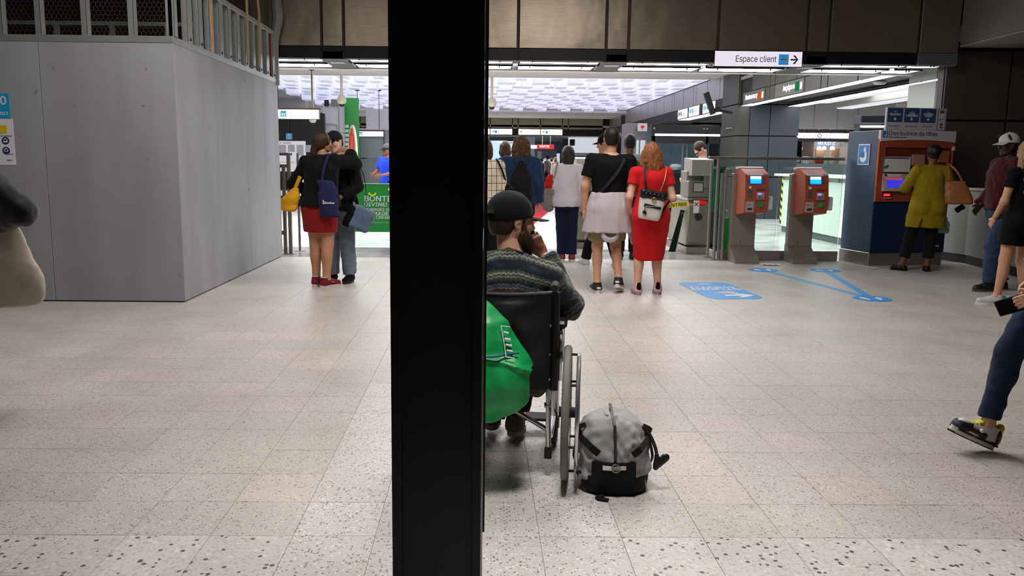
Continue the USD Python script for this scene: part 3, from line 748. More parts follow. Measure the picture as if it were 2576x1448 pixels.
xc, zc = (a[0] + b[0]) / 2, (a[2] + b[2]) / 2 + .01
hp = [(xc + .004 * 16 * math.sin(t) ** 3, zc + .004 * (13 * math.cos(t) - 5 * math.cos(2 * t) - 2 * math.cos(3 * t) - math.cos(4 * t))) for t in np.linspace(0, 2 * np.pi, 30, endpoint=False)]
part(AE, 'heart', prism(hp, 'y', 26.594, 26.6), icon_red)
part(AE, 'lettering', sign_text('DEA', .035, xc, 26.6, b[2] + .03, 'c'), ink, smooth=False)
part(AE, 'bracket', box(a[0] + .05, b[0] - .05, 26.63, 27.34, zc - .05, zc + .05), steel)
# lit direction signs on the right bulkhead: they face -X
for ya, yb, lab, col in ((27.4, 28.7, 'white lit sign with small dark symbols on the right bulkhead, the farthest', ink), (25.95, 27.2, 'white lit sign with faint red words on the right bulkhead, the middle one', icon_red), (24.2, 25.5, 'white lit sign with faint blue words on the right bulkhead, behind the tilted black loudspeaker', icon_blue)):
    s = thing('sign', lab, 'sign')
    part(s, 'face', box(RX - .02, RX - .01, ya, yb, 2.96, 3.25, .003), sign_white)
    part(s, 'housing', box(RX - .01, RX + .008, ya - .01, yb + .01, 2.95, 3.26), steel)
    for k in range(3):
        part(s, 'symbol', box(RX - .024, RX - .02, yb - .22 - .18 * k, yb - .12 - .18 * k, 3.04 + .03 * (k % 2), 3.18), ink if col is ink else icon_blue)
    t_ = sign_text('Correspondance', .05, 0, 0, 0)
    v = t_.vertices
    t_ = trimesh.Trimesh(np.stack([RX - .02 + v[:, 1], yb - .66 - v[:, 0] * .75, 3.06 + v[:, 2]], 1), t_.faces, process=False)
    part(s, 'lettering', t_, col, smooth=False)
for ya, yb, txt, c, lab in ((20.0, 21.6, 'Montmorency', '#e05a2a', 'dark sign reading Montmorency with orange square on the dark bulkhead'), (17.6, 19.3, 'Angrignon', '#1f8a4c', 'dark sign reading Angrignon with green square on the dark bulkhead')):
    s = thing('line_sign', lab, 'sign')
    part(s, 'plate', box(RX - .02, RX, ya, yb, 2.96, 3.25, .003), mat('line_plate', '#5a5854', .5))
    t_ = sign_text(txt, .115, 0, 0, 0, bold=True)
    v = t_.vertices
    t_ = trimesh.Trimesh(np.stack([RX - .02 + v[:, 1], ya + .5 + v[:, 0].max() * .9 - v[:, 0] * .9, 3.07 + v[:, 2]], 1), t_.faces, process=False)
    part(s, 'lettering', t_, sign_white, smooth=False)
    part(s, 'line_square', box(RX - .025, RX - .02, ya + .24, ya + .44, 3.0, 3.2), glow('line_' + txt.lower(), c, .8))
    part(s, 'arrow', box(RX - .025, RX - .02, ya + .08, ya + .18, 3.03, 3.17), sign_white)

def column_speaker(label, px0, py0, px1, py1, Y, w):
    a, b = at_y(px0, py0, Y), at_y(px1, py1, Y + .05)
    t = thing('column_loudspeaker', label, 'loudspeaker')
    d = (b - a) / np.linalg.norm(b - a); side = np.cross(d, (0, 1, 0)); side /= np.linalg.norm(side)
    q = [p + side * sx * w / 2 + np.array((0, sy * w * .6, 0)) for p in (a, b) for sx in (-1, 1) for sy in (-1, 1)]
    part(t, 'cabinet', hull(q), black_metal)
    m = a + (b - a) * .78
    part(t, 'bracket', tube([m, m + np.array((.25, .1, -.02)), m + np.array((.62, .3, -.06))], .035, 8), black_metal)
    part(t, 'knob', trimesh.creation.icosphere(2, .07).apply_translation(m + np.array((.16, .04, 0))), black_metal)
column_speaker('long black column loudspeaker tilted on a bracket beside the slate column', 1776, 233, 1794, 287, 21.6, .12)
column_speaker('upright black column loudspeaker far back above the grey backpack man', 1567, 290, 1566, 335, 30, .14)

# café and shops at the far right, behind the ticket counter
SH = thing('cafe', 'cafe front with mirrored panels, menu screen, tan panels and hood far right beyond the glass', 'shop front')
CYF = 30.0
def cq(px_, py_): return at_y(px_, py_, CYF)
p, q = cq(1960, 262), cq(2400, 329)
for a, b in ((1900, 1976), (1978, 2030), (2032, 2088), (2090, 2138), (2140, 2230)):
    part(SH, 'white_panel', box(cq(a, 300)[0], cq(b, 300)[0], CYF - .6, CYF - .4, q[2], 3.62, .006), white_wall)
for a, b in ((1900, 1988), (1990, 2010), (2012, 2046), (2048, 2074), (2076, 2118), (2120, 2230)):
    part(SH, 'dark_panel', box(cq(a, 340)[0], cq(b, 340)[0], CYF - .45, CYF - .35, 2.0 + .28, q[2] - .01, .006), slate_panel)
mirror = mat('mirror_steel', '#cfccd0', .08, 1.0, bump=.4, bscale=3)
for a, b in ((1964, 1988), (1989, 2006)):
    part(SH, 'mirror_panel', box(cq(a, 360)[0], cq(b, 360)[0], CYF - .5, CYF - .45, 1.55, 2.3, .01), mirror)
part(SH, 'back_wall', box(cq(1880, 400)[0], 17.9, CYF + 2, CYF + 2.1, 0, 3.6), mat('cafe_wall', '#6b6461', .6))
part(SH, 'brown_panel', box(cq(2008, 360)[0], cq(2048, 360)[0], CYF, CYF + .1, .9, 2.3), mat('cafe_brown', '#5e5250', .6))
part(SH, 'menu_screen', box(cq(2052, 351)[0], cq(2100, 351)[0], CYF - .1, CYF, cq(2052, 367)[2], cq(2052, 351)[2], .004), glow('menu_glow', '#8fa8dc', 1.0))
part(SH, 'menu_text', sign_text('VAN HOUTTE', .16, cq(2054, 351)[0], CYF - .1, cq(2052, 364)[2], bold=True, width=cq(2098, 351)[0] - cq(2054, 351)[0]), sign_white, smooth=False)
for px_ in (2055, 2067, 2088):
    c = cq(px_, 372)
    part(SH, 'spot_lamp', lathe([(0, -.07), (.09, -.06), (.06, .05), (0, .06)], 16, (c[0], CYF - .2, c[2])), glow('warm_spot', '#ffe9cf', 6))
for a, b in ((2052, 2074), (2090, 2112)):
    part(SH, 'tan_panel', box(cq(a, 370)[0], cq(b, 370)[0], CYF - .05, CYF + .05, .0, cq(a, 373)[2], .01), mat('cafe_tan', '#a58a6e', .6))
part(SH, 'hood', hull([(cq(2114, 340)[0], CYF - .6, 2.45), (cq(2156, 340)[0], CYF - .6, 2.45), (cq(2112, 340)[0], CYF - .9, 2.12), (cq(2158, 340)[0], CYF - .9, 2.12), (cq(2114, 340)[0], CYF, 2.45), (cq(2156, 340)[0], CYF, 2.12), (cq(2112, 340)[0], CYF, 2.12), (cq(2156, 340)[0], CYF, 2.45)]), steel)
part(SH, 'counter', box(cq(1960, 400)[0], 17.5, CYF - 1.2, CYF - .8, 0, 1.5, .02), mat('cafe_counter', '#aab0b8', .4))
for k, (px_, c) in enumerate(((2035, '#b5232c'), (2045, '#c3d9cf'), (2062, '#d9cbb4'), (2000, '#dfe2e6'))):
    cc = cq(px_, 400)
    part(SH, 'goods', lathe([(0, 1.5), (.14, 1.5), (.17, 1.62), (.13, 1.74), (0, 1.76)], 16, (cc[0], CYF - 1.0, 0)), mat(f'goods_{k}', c, .5))
SS = thing('shop_sign', 'pair of long white lit signs with small red outlines above the cafe', 'sign')
for a, b in ((1966, 1975), (1976, 2046), (2047, 2120)):
    part(SS, 'face', box(cq(a, 340)[0], cq(b, 340)[0], CYF - 1.5, CYF - 1.4, 2.36, 2.54, .02), sign_white)
for px_ in (1989, 2061):
    x_ = at_y(px_, 343, CYF - 1.5)[0]
    part(SS, 'icon', xf(trimesh.creation.annulus(.05, .07, .006, sections=20), (x_, CYF - 1.505, 2.45), rx=90), icon_red)
part(SS, 'top_bar', box(cq(1976, 340)[0], cq(2120, 340)[0], CYF - 1.48, CYF - 1.4, 2.545, 2.58), mat('rust_bar', '#4a2a22', .6))
SB = thing('shop_screen', 'small glowing blue screen on the white counter next to the ticket machine', 'screen')
a, b = at_y(2146, 374, 22), at_y(2160, 391, 22)
part(SB, 'display', box(a[0], b[0] + .2, 22, 22.03, b[2], a[2], .004), glow('blue_screen', '#7fb2ea', 1.2))
part(SB, 'stand', [box(a[0] + .05, b[0] + .1, 22.03, 22.1, 1.1, b[2] + .05)], black_metal)
# hall ceiling lights far right: long white boxes
for x0, ya, yb, z in ((9.5, 16, 24, 3.2), (11.5, 17, 27, 3.25)):
    L = thing('box_light', 'long white box light hanging far right over the shops' + (', the nearer' if x0 < 10 else ', the farther'), 'ceiling light')
    part(L, 'diffuser', box(x0, x0 + .5, ya, yb, z, z + .03, .01), glow('box_diffuser', '#eef0f6', .95))
    part(L, 'body', box(x0 - .03, x0 + .53, ya - .02, yb + .02, z + .03, z + .25, .02), white_ceiling)
    part(L, 'hanger', cyl((x0 + .25, ya + 1, z + .25), (x0 + .25, ya + 1, 3.62), .015), black_metal)
    part(L, 'hanger', cyl((x0 + .25, yb - 1, z + .25), (x0 + .25, yb - 1, 3.62), .015), black_metal)
# pale panelled wall right of the bulkhead end
SW = thing('wall_side', 'pale grey-green panelled wall beyond the ticket machine', 'wall', kind='structure')
for ya, yb in ((12.96, 13.7), (13.72, 14.6)):
    part(SW, 'panel', box(7.45 + .0, 7.5, ya, yb, .0, 2.82, .004), mat('pale_panel', '#8f9289', .45, .2))
    part(SW, 'upper_panel', box(7.45, 7.5, ya, yb, 2.86, 3.6, .004), mat('pale_panel', '#8f9289'))

# ================================================================== Espace client sign in the fascia
S = thing('overhead_sign', 'white backlit overhead sign reading Espace client with blue icon and arrow', 'sign')
xa, xb, za, zb = at_y(1797, 168, BY - .02)[0], at_y(2016, 168, BY - .02)[0], 2.912, 3.115
za, zb = at_y(1905, 167, BY - .03)[2], at_y(1905, 129, BY - .03)[2]
part(S, 'face', box(xa, xb, BY - .03, BY - .02, za, zb, .002), glow('sign_lilac', '#efe8f4', .95))
part(S, 'housing', box(xa - .01, xb + .01, BY - .02, BY - .002, za - .012, zb + .012, .003), black_metal)
h = zb - za
def su(px): return at_y(px, 148, BY - .03)[0]
part(S, 'lettering', sign_text('Espace client', .088, su(1851), BY - .03, za + .3 * h, width=su(1953) - su(1851)), mat('sign_violet', '#4a4152', .6), smooth=False)
i0, i1 = su(1959), su(1984)
part(S, 'icon', box(i0, i1, BY - .034, BY - .03, za + .12 * h, za + .82 * h, .002), glow('icon_client', '#1e90dc', .8))
w = i1 - i0
for k, u in enumerate((.25, .72)):
    part(S, 'icon_figure', [cyl((i0 + w * u, BY - .037, za + .66 * h), (i0 + w * u, BY - .034, za + .66 * h), w * .07, 14), box(i0 + w * (u - .1), i0 + w * (u + .1), BY - .037, BY - .034, za + (.3 if k == 0 else .2) * h, za + .58 * h), box(i0 + w * min(u, .45), i0 + w * max(u, .52), BY - .037, BY - .034, za + .44 * h, za + .52 * h)], white_paper)
a0, a1 = su(1989), su(2008)
zm = za + .47 * h
part(S, 'arrow', prism([(a0, zm - .011), (a1 - .03, zm - .011), (a1 - .075, zm - .055), (a1 - .05, zm - .065), (a1, zm), (a1 - .05, zm + .065), (a1 - .075, zm + .055), (a1 - .03, zm + .011), (a0, zm + .011)], 'y', BY - .033, BY - .03), mat('sign_violet', '#4a4152'))

# ================================================================== fare gates
cab = mat('gate_steel', '#9d968c', .36, .65, vary=.08, vscale=30, stretch=(1, 1, .08))
cab_dark = mat('gate_steel_dark', '#7c756b', .42, .5)
def turnstile(x, y, label):
    t = thing('fare_gate', label, 'fare gate', (x, y, 0))
    part(t, 'plinth', box(-.17, .16, .02, 1.5, 0, .11, .008), cab)
    part(t, 'pedestal', hull([(-.17, .05, .14), (.17, .05, .14), (-.15, .0, .2), (.15, .0, .2), (-.15, .0, .78), (.15, .0, .78), (-.16, .06, .86), (.16, .06, .86), (-.17, 1.5, .14), (.17, 1.5, .14), (-.16, 1.45, .86), (.16, 1.45, .86)]), cab)
    part(t, 'collar', hull([(-.17, .02, .86), (.16, .02, .86), (-.19, .0, .9), (.19, .0, .9), (-.19, 1.4, .9), (.19, 1.4, .9), (-.17, 1.4, .86), (.16, 1.4, .86)]), steel)
    head = part(t, 'reader_head', [box(-.185, .185, .0, .5, .905, 1.17, .012), box(.06, .185, -.03, .5, 1.05, 1.26, .008), box(-.185, .06, .12, .5, 1.16, 1.32, .006)], cab)
    part(t, 'hood', hull([(-.15, -.05, 1.25), (.19, -.05, 1.25), (-.15, -.05, 1.50), (.19, -.05, 1.50), (-.17, .4, 1.53), (.19, .4, 1.53), (-.17, .4, 1.25), (.19, .4, 1.25)]), mat('gate_hood', '#b5aea4', .38, .6, vary=.06, vscale=20))
    part(t, 'card_reader', box(-.1, .05, -.012, .005, 1.0, 1.135, .01), mat('reader_face', '#aaa6a2', .3))
    part(t, 'reader_rim', [box(-.11, .06, -.008, .002, .99, 1.0), box(-.11, .06, -.008, .002, 1.135, 1.145), box(-.11, -.1, -.008, .002, 1.0, 1.135), box(.05, .06, -.008, .002, 1.0, 1.135)], rod)
    part(t, 'round_button', cyl((0, -.014, .6), (0, .002, .6), .06, 24), mat('button_black', '#262321', .5))
    return t
G1 = turnstile(on_floor(1750, 638)[0], 13.1, 'brushed steel fare gate with red cross sticker and square card reader')
part(G1, 'red_lamp', hull([(.0, -.02, .80), (.1, -.02, .80), (.0, -.02, .85), (.1, -.02, .85), (.0, .01, .79), (.12, .01, .8), (.12, .01, .85), (.0, .01, .86)]), glow('gate_red', '#c8281e', .8))
part(G1, 'sticker', box(-.09, .0, -.014, -.01, .66, .86), white_paper)
for s in (-1, 1):
    part(G1, 'cross_bar', xf(box(-.042, .042, -.018, -.014, -.007, .007), (-.045, 0, .80), ry=45 * s), icon_red)
G2 = turnstile(on_floor(1462, 622)[0], 13.75, 'fare gate partly hidden behind the man with a shirt tied at the waist')
F = thing('gate_flap', 'dark glass gate flap leaning open beside the steel fare gate', 'gate', (on_floor(1690, 638)[0] - .0, 13.25, 0))
dk = mat('flap_glass', '#1d2b22', .12, spec=.7)
part(F, 'flap', hull([(-.02, 0, .02), (.09, 0, .02), (.16, .05, .70), (.22, .05, .69), (-.02, .03, .02), (.09, .03, .02), (.16, .08, .70), (.22, .08, .69)]), dk)
part(F, 'edge', tube([(.09, -.005, .03), (.225, .045, .69)], .007, 6), mat('flap_edge', '#b9c4bc', .25))
part(F, 'bolt', cyl((.18, .03, .64), (.18, .06, .64), .012, 10), steel)
part(F, 'flap', hull([(-.3, .4, .02), (.0, .4, .02), (.0, .45, .72), (.1, .45, .72), (-.3, .43, .02), (0, .43, .02), (.0, .48, .72), (.1, .48, .72)]), mat('flap_black', '#15140f', .3))
GP = thing('gate_post', 'white gate post with green side panel and yellow tip left of the steel gate', 'gate post', (on_floor(1716, 640)[0] - .06, 14.75, 0))
part(GP, 'post', box(-.14, .1, 0, .3, 0, 1.12, .01), white_wall)
part(GP, 'green_panel', box(-.1, .1, -.012, 0, .78, 1.08, .004), mat('banner_green', '#1c9a3c', .4))
part(GP, 'yellow_tip', hull([(-.1, -.03, .72), (.06, -.03, .72), (.05, -.03, .86), (-.02, -.03, .8), (-.1, -.014, .72), (.06, -.014, .72), (.05, -.014, .86)]), mat('tip_yellow', '#e8d21c', .5))
part(GP, 'lettering', sign_text('DIVI', .05, -.03, -.012, .96, bold=True), white_paper, smooth=False)
part(GP, 'lettering', sign_text('NE', .05, -.03, -.012, .88, bold=True), white_paper, smooth=False)
TP = thing('caution_tape', 'yellow caution tape with black letters stretched from the steel fare gate', 'tape')
ta, tb = np.array((on_floor(1462, 622)[0] + .175, 13.85, .70)), at_y(1733, 512, 13.07)
tq = [ta + (tb - ta) * k / 10 + np.array((0, 0, -.03 * math.sin(math.pi * k / 10))) for k in range(11)]
part(TP, 'tape', tube(tq, 0, flat=(.075, .002), up=(0, -1, 0)), mat('tape_yellow', '#f0dc1e', .45))
tm_ = sign_text('ATTENTION-ENTREE ', .05, 0, 0, 0, bold=True)
v = tm_.vertices; L_ = v[:, 0].max(); d_ = (tb - ta)
f_ = v[:, 0] / L_ * .52 + .46
part(TP, 'lettering', trimesh.Trimesh(np.stack([ta[0] + d_[0] * f_, ta[1] + d_[1] * f_ + v[:, 1] - .003, ta[2] + d_[2] * f_ - .03 * np.sin(np.pi * f_) + v[:, 2] - .024], 1), tm_.faces, process=False), mat('tape_ink', '#35300c', .6), smooth=False)

# ================================================================== glass barrier beside the gates
pane = pane_look('barrier_pane', (.88, .95, .93))
GBY = 12.34
B = thing('glass_barrier', 'glass barrier with steel rail and green edge behind the orange top-up machines', 'barrier')
bx = [on_floor(1800, 655)[0], 4.47, 5.5]
rz_ = at_y(1960, 398, GBY)[2]
part(B, 'rail', box(at_y(1783, 398, GBY)[0], 5.43, GBY - .03, GBY + .03, rz_ - .025, rz_ + .02, .006), steel)
for a, b in ((bx[0] + .02, 4.46), (4.48, 5.42)):
    part(B, 'pane', box(a, b, GBY - .006, GBY + .006, .16, rz_ - .02), pane, smooth=False)
part(B, 'kick_plate', box(bx[0] + .05, 5.42, GBY - .02, GBY + .02, 0, .145, .004), steel)
for px_, y_, zt in ((1795, 12.3, 1.52), (1806, 12.42, 1.3), (1815, 12.28, 1.35), (1779, 12.62, 1.45)):
    x_ = on_floor(px_, 655)[0] * y_ / on_floor(px_, 655)[1]
    part(B, 'post', cyl((x_, y_, 0), (x_, y_, zt), .022, 14), steel)
    part(B, 'base_flange', box(x_ - .06, x_ + .06, y_ - .05, y_ + .05, 0, .012, .003), steel)
solo('glass_side_panel', box(bx[0] + .125, bx[0] + .137, GBY + .1, GBY + 1.4, .1, 1.4), pane, 'clear glass side panel between the steel fare gate and the barrier', 'glass panel', smooth=False)
part(B, 'green_edge', box(bx[0] + .01, bx[0] + .13, GBY + .3, GBY + .32, .72, 1.36), mat('glass_green', '#1b6e4c', .2), label='green tinted glass edge')
part(B, 'green_panel', box(bx[0] + .16, bx[0] + .27, GBY + .05, GBY + .07, .05, .63), mat('banner_green', '#1c9a3c'))

# ================================================================== green banner barrier and swing gate at the left
BN = thing('banner_barrier', 'low glass barrier wrapped in green banner with white lettering', 'barrier')
NY = 13.72
n0, n1 = at_y(862, 520, NY), at_y(1190, 520, NY)
nz0, nz1 = at_y(930, 583, NY)[2], at_y(930, 463, NY)[2]
part(BN, 'banner', box(n0[0], n1[0], NY, NY + .012, nz0, nz1, .002), mat('banner_green', '#1c9a3c'))
part(BN, 'top_rail', box(n0[0], n1[0], NY - .012, NY + .03, nz1, nz1 + .012, .003), mat('rail_pale', '#b9c7b0', .4))
part(BN, 'lower_pane', box(n0[0], n1[0], NY, NY + .012, .03, nz0), pane, smooth=False)
for x_ in (n0[0] + .05, (n0[0] + n1[0]) / 2, n1[0] - .05):
    part(BN, 'post', cyl((x_, NY + .04, 0), (x_, NY + .04, nz1), .02, 12), steel)
def bz(py): return at_y(940, py, NY)[2]
tx = at_y(917, 500, NY)[0]
for txt, py, hgt, bold in (('BONTÉ', 514, .135, True), ('DIVINE!', 518.5 + 14, .0, True)):
    pass
lines = (('BONTÉ', 514, 21, 1.22), ('DIVINE!', 518.5 + .5, 0, 1), )
for txt, base, cap_px, sq in (('BONTÉ', 506, 13.2, 1.12), ('DIVINE!', 518.5, 9.3, 1.17), ('CHANGEZ DE', 530, 6.8, 1.12), ('FR MAGE', 541, 8.4, 1.2), ('À LA CRÈME!', 550, 7.4, 1.1)):
    part(BN, 'lettering', sign_text(txt, cap_px * NY / 2066, tx, NY - .002, bz(base), bold=True, squash=sq), white_paper, smooth=False)
part(BN, 'small_print', sign_text('LE FROMAGE À TARTINER AU NATUREL', .022, tx + .1, NY - .002, bz(561)), mat('small_print', '#c9e2c0', .6), smooth=False)
oc = (at_y(941, 537, NY)[0], bz(537))
part(BN, 'orange_disc', cyl((oc[0], NY - .006, oc[1]), (oc[0], NY - .001, oc[1]), .034, 20), mat('banner_orange', '#eaa22c', .5))
for px_, py_ in ((937, 487), (986, 476)):
    c = at_y(px_, py_, NY)
    part(BN, 'halo', xf(trimesh.creation.torus(.055, .011, 28, 10), (c[0], NY - .02, c[2]), rx=24), mat('halo_yellow', '#e9d92f', .4))
SG = thing('swing_gate', 'stainless steel swing gate with tall posts beside the grey hoarding', 'gate')
def gp(px_, py0_, Y, r=.02, z0=0):
    c = at_y(px_, 600, Y); zt = at_y(px_, py0_, Y)[2]
    part(SG, 'post', box(c[0] - r, c[0] + r, Y - r, Y + r, z0, zt, .004), mat('gate_bronze', '#857c72', .4, .6))
    part(SG, 'base_plate', box(c[0] - .07, c[0] + .07, Y - .06, Y + .06, 0, .01, .002), steel)
    return c[0], zt
xA, zA = gp(718, 413, 12.62, .024)
xB, zB = gp(731, 384, 12.66, .026)
xC, zC = gp(754, 384, 13.1, .016)
xD, zD = gp(707, 410, 13.2, .016)
bronze = mat('gate_bronze', '#857c72')
part(SG, 'bar', box(xD - .05, xC, 12.7, 12.73, zB - .04, zB, .004), bronze)
part(SG, 'bar', box(xD - .05, xB, 12.66, 12.69, zA - .05, zA, .004), bronze)
part(SG, 'hinge', box(xD - .1, xA, 12.6, 12.66, .3, .36, .006), bronze)
part(SG, 'dark_panel', box(xD - .1, xB - .03, 13.3, 13.32, .95, 1.25, .004), mat('gate_panel', '#232830', .4))
part(SG, 'pane', box(xB + .03, xC - .02, 13.08, 13.09, .1, zC - .1), pane, smooth=False)
gp(790, 580, 13.4, .018); gp(830, 590, 13.5, .018)

# ================================================================== two orange top-up machines
orange = mat('machine_orange', '#a44c32', .5, vary=.05, vscale=5)
ped = mat('pedestal_steel', '#a39a90', .36, .6, vary=.07, vscale=25, stretch=(1, 1, .1))
screen_glow = usdkit.material(stage, '/World/Looks/screen_cyan', {'t': ('texture_coordinate', {}), 's': ('separate_xyz', {}), 'm': ('map_range', dict(from_min=1.163, from_max=1.269)), 'r': ('rgb_ramp', dict(ramp=[(0, lin('#2f6cf0')), (.1, lin('#18b4ea')), (.6, lin('#27c3ee')), (.66, lin('#e6f2fb')), (1, lin('#f4f8ff'))])), 'e': ('emission', dict(strength=1.3))}, [('t.object', 's.vector'), ('s.z', 'm.value'), ('m.result', 'r.fac'), ('r.color', 'e.color')], surface='e.emission')
def top_up(x, label):
    # x: left edge of the head; everything else relative to the base centre
    t = thing('topup_machine', label, 'ticket machine', (x, 11.75, 0))
    part(t, 'foot', prism([(.12, .0), (.5, .0), (.5, .26), (.40, .24), (.12, .065)], 'x', -.055, .30), ped)
    part(t, 'pedestal', box(-.05, .315, .40, .5, .2, 1.30, .006), ped)
    part(t, 'seam', [box(-.052, .317, .395, .4, .235, .243)], cab_dark)
    part(t, 'screw', [cyl((.1, .392, z), (.1, .402, z), .006, 8) for z in (.3, .63)], rod)
    part(t, 'head', prism([(.0, .752), (-.03, 1.0), (.02, 1.285), (.05, 1.31), (.30, 1.392), (.46, 1.392), (.46, .69), (.08, .735)], 'x', .0, .335), orange)
    part(t, 'cap', prism([(.26, 1.385), (.31, 1.402), (.47, 1.402), (.47, 1.36)], 'x', -.004, .339), white_wall)
    def fy(z): return (-.03 + (z - 1.0) / .285 * .05 if z > 1 else (z - .752) / .248 * -.03)
    def fp(zx, zy):     # zoom pixel of the study crop -> (u, z) on the face
        return (zx - 440) / 275 * .335, .752 + (740 - zy) / 480 * .56
    def plate(name, x0, y0, x1, y1, look, d=.006, b=0.0):
        (u0, z1_), (u1, z0_) = fp(x0, y0), fp(x1, y1)
        ya, yb = fy(z0_), fy(z1_)
        m = hull([(u, yy - dd, z) for u in (u0, u1) for z, yy in ((z0_, ya), (z1_, yb)) for dd in (-.01, d)])
        return part(t, name, m, look)
    plate('label_strip', 465, 258, 650, 287, white_paper)
    plate('bezel', 488, 293, 636, 398, mat('bezel_blue', '#3a4fc4', .4), .004)
    plate('screen', 498, 297, 626, 388, screen_glow, .007)
    plate('side_keys', 462, 318, 482, 385, steel, .007)
    plate('side_keys', 643, 318, 665, 385, steel, .007)
    plate('card_slot', 470, 463, 524, 556, steel, .006)
    plate('slot_opening', 478, 500, 516, 545, mat('slot_dark', '#5c564f', .5), .008)
    plate('recess', 570, 452, 680, 592, mat('recess_dark', '#6d2a1c', .6), .003)
    plate('keypad', 577, 492, 662, 580, mat('keypad_grey', '#a49c98', .5), .012)
    plate('display', 583, 497, 628, 524, glow('keypad_glow', '#a58cf0', 1.1), .014)
    for r in range(3):
        for c in range(3):
            plate('key', 588 + 22 * c, 532 + 15 * r, 602 + 22 * c, 542 + 15 * r, steel, .015)
    plate('coin_plate', 452, 605, 552, 732, mat('coin_plate', '#c0b6ae', .4, .4), .006)
    u, z = fp(505, 700)
    part(t, 'coin_cup', hull([(u + .04 * math.cos(a), fy(z) - d_, z - .012 + .045 * math.sin(a)) for a in np.linspace(0, math.pi, 14) for d_ in (.001, .0085)]), mat('recess_deep', '#4a1c14', .6))
    part(t, 'lettering', sign_text('OPUS', .016, fp(460, 0)[0], fy(.87) - .008, fp(0, 650)[1]), ink, smooth=False)
    u, z = fp(495, 433)
    part(t, 'round_button', cyl((u, fy(z) - .014, z), (u, fy(z), z), .018, 18), white_paper)
    u, z = fp(625, 640)
    part(t, 'green_knob', xf(trimesh.creation.icosphere(2, .03), (u, fy(z) - .018, z)), glow('knob_green', '#14a05a', .35))
    plate('knob_plate', 596, 615, 662, 668, steel, .004)
    part(t, 'lock', [cyl((-.006, .16, z_), (.002, .16, z_), .009, 10) for z_ in (.98, .92)], steel)
    part(t, 'side_bin', [box(.337, .425, .02, .3, .79, .985, .012)], white_wall)
    part(t, 'bin_slot', box(.42, .428, .08, .24, .83, .93), cab_dark)
    part(t, 'side_top', hull([(.337, .1, .99), (.37, .1, .99), (.337, .28, .99), (.37, .28, .99), (.337, .18, 1.08), (.345, .25, 1.08)]), steel)
    return t
K1x, K2x = at_y(1871, 533, 11.75)[0], at_y(2021, 533, 11.75)[0]
K1 = top_up(K1x, 'orange card top-up machine on steel pedestal, the left one')
K2 = top_up(K2x, 'orange card top-up machine on steel pedestal, the right one nearest the blue ticket machine')
sn = mat('litter_white', '#e3e1e0', .7)
def crumple(name, label, px, py, w, l, rz, amp=.012):
    c = on_floor(px, py)
    g = np.meshgrid(np.linspace(-w / 2, w / 2, 14), np.linspace(-l / 2, l / 2, 8), indexing='ij')
    z = .008 + amp * np.abs(np.sin(g[0] * 40 + g[1] * 25))
    V = np.stack([g[0].ravel(), g[1].ravel(), z.ravel()], 1)
    V2 = V - (0, 0, .0025)
    idx = np.arange(14 * 8).reshape(14, 8)
    q = np.stack([idx[:-1, :-1].ravel(), idx[1:, :-1].ravel(), idx[1:, 1:].ravel(), idx[:-1, 1:].ravel()], 1)
    m = tm(np.vstack([V, V2]), np.vstack([q, q[:, ::-1] + 112]))
    solo(name, xf(m, (c[0], c[1], 0), rz=rz), sn, label, 'litter')
crumple('paper_scrap', 'long wavy white paper slip lying between the two orange machines', 1937, 667, .26, .09, -8)
crumple('paper_scrap', 'small white scrap lying at the foot of the ticket machine', 2203, 676, .1, .05, 10, .004)

# ================================================================== blue and orange ticket machine
A_, B_ = on_floor(2185, 669), on_floor(2369.5, 666)
dv = B_ - A_
TW = float(np.linalg.norm(dv[:2])); trz = math.degrees(math.atan2(dv[1], dv[0]))
TD = .72
M = thing('ticket_machine', 'tall navy and orange ticket vending machine with white sign board on top', 'ticket machine', A_, trz)
TH = float(at_y(2215, 327, A_[1])[2])
navy = mat('machine_navy', '#16274a', .4, spec=.4)
navy2 = mat('machine_slate', '#33475c', .45)
part(M, 'plinth', box(.0, TW, .02, TD, 0, .19, .006), steel)
part(M, 'cabinet', box(.005, TW - .005, .015, TD - .01, .19, TH, .01), navy2)
def mu(x, y):
    xl, xr = 297 - (y - 275) * 92 / 1075, 893 - (y - 275) * 108 / 1065
    return (x - xl) / (xr - xl) * TW, TH * (1346 - y) / 1071
def mplate(name, x0, y0, x1, y1, look, d0=.0, d1=.02, b=.003, label=None):
    u0, z1_ = mu(x0, y0); u1, z0_ = mu(x1, y1)
    return part(M, name, box(u0, u1, -d1, -d0 + .016, z0_, z1_, b), look, label=label)
zf = lambda y: TH * (1346 - y) / 1071
part(M, 'lower_door', box(.0, TW, -.005, .02, zf(1238), zf(832), .004), navy)
rust = mat('machine_orange', '#b4522f')
# orange surround with a deep recess
u0, u1 = mu(322, 600)[0], mu(848, 600)[0]
part(M, 'surround', [box(0, u0, -.03, .015, zf(832), zf(340), .004), box(u1, TW, -.03, .015, zf(832), zf(340), .004), box(u0, u1, -.03, .015, zf(832), zf(748), .004), box(u0, u1, -.03, .015, zf(408), zf(340), .004)], rust)
part(M, 'recess', box(u0 - .004, u1 + .004, -.004, .012, zf(748), zf(408)), mat('recess_dark', '#6d2a1c'))
arc = [(0, TH)] + [(TW, TH)] + [(TW * (1 - t), zf(362) + .028 * math.sin(math.pi * t)) for t in np.linspace(0, 1, 14)]
part(M, 'header', prism(arc, 'y', -.042, .01), mat('header_white', '#d6cfd2', .5))
part(M, 'lettering', sign_text('Distributrice de titres', .058, mu(357, 300)[0], -.043, zf(314)), mat('sign_violet', '#4a4152'), smooth=False)
part(M, 'lettering', sign_text('Fare vending machine', .02, mu(357, 300)[0], -.043, zf(334)), mat('sign_violet', '#4a4152'), smooth=False)
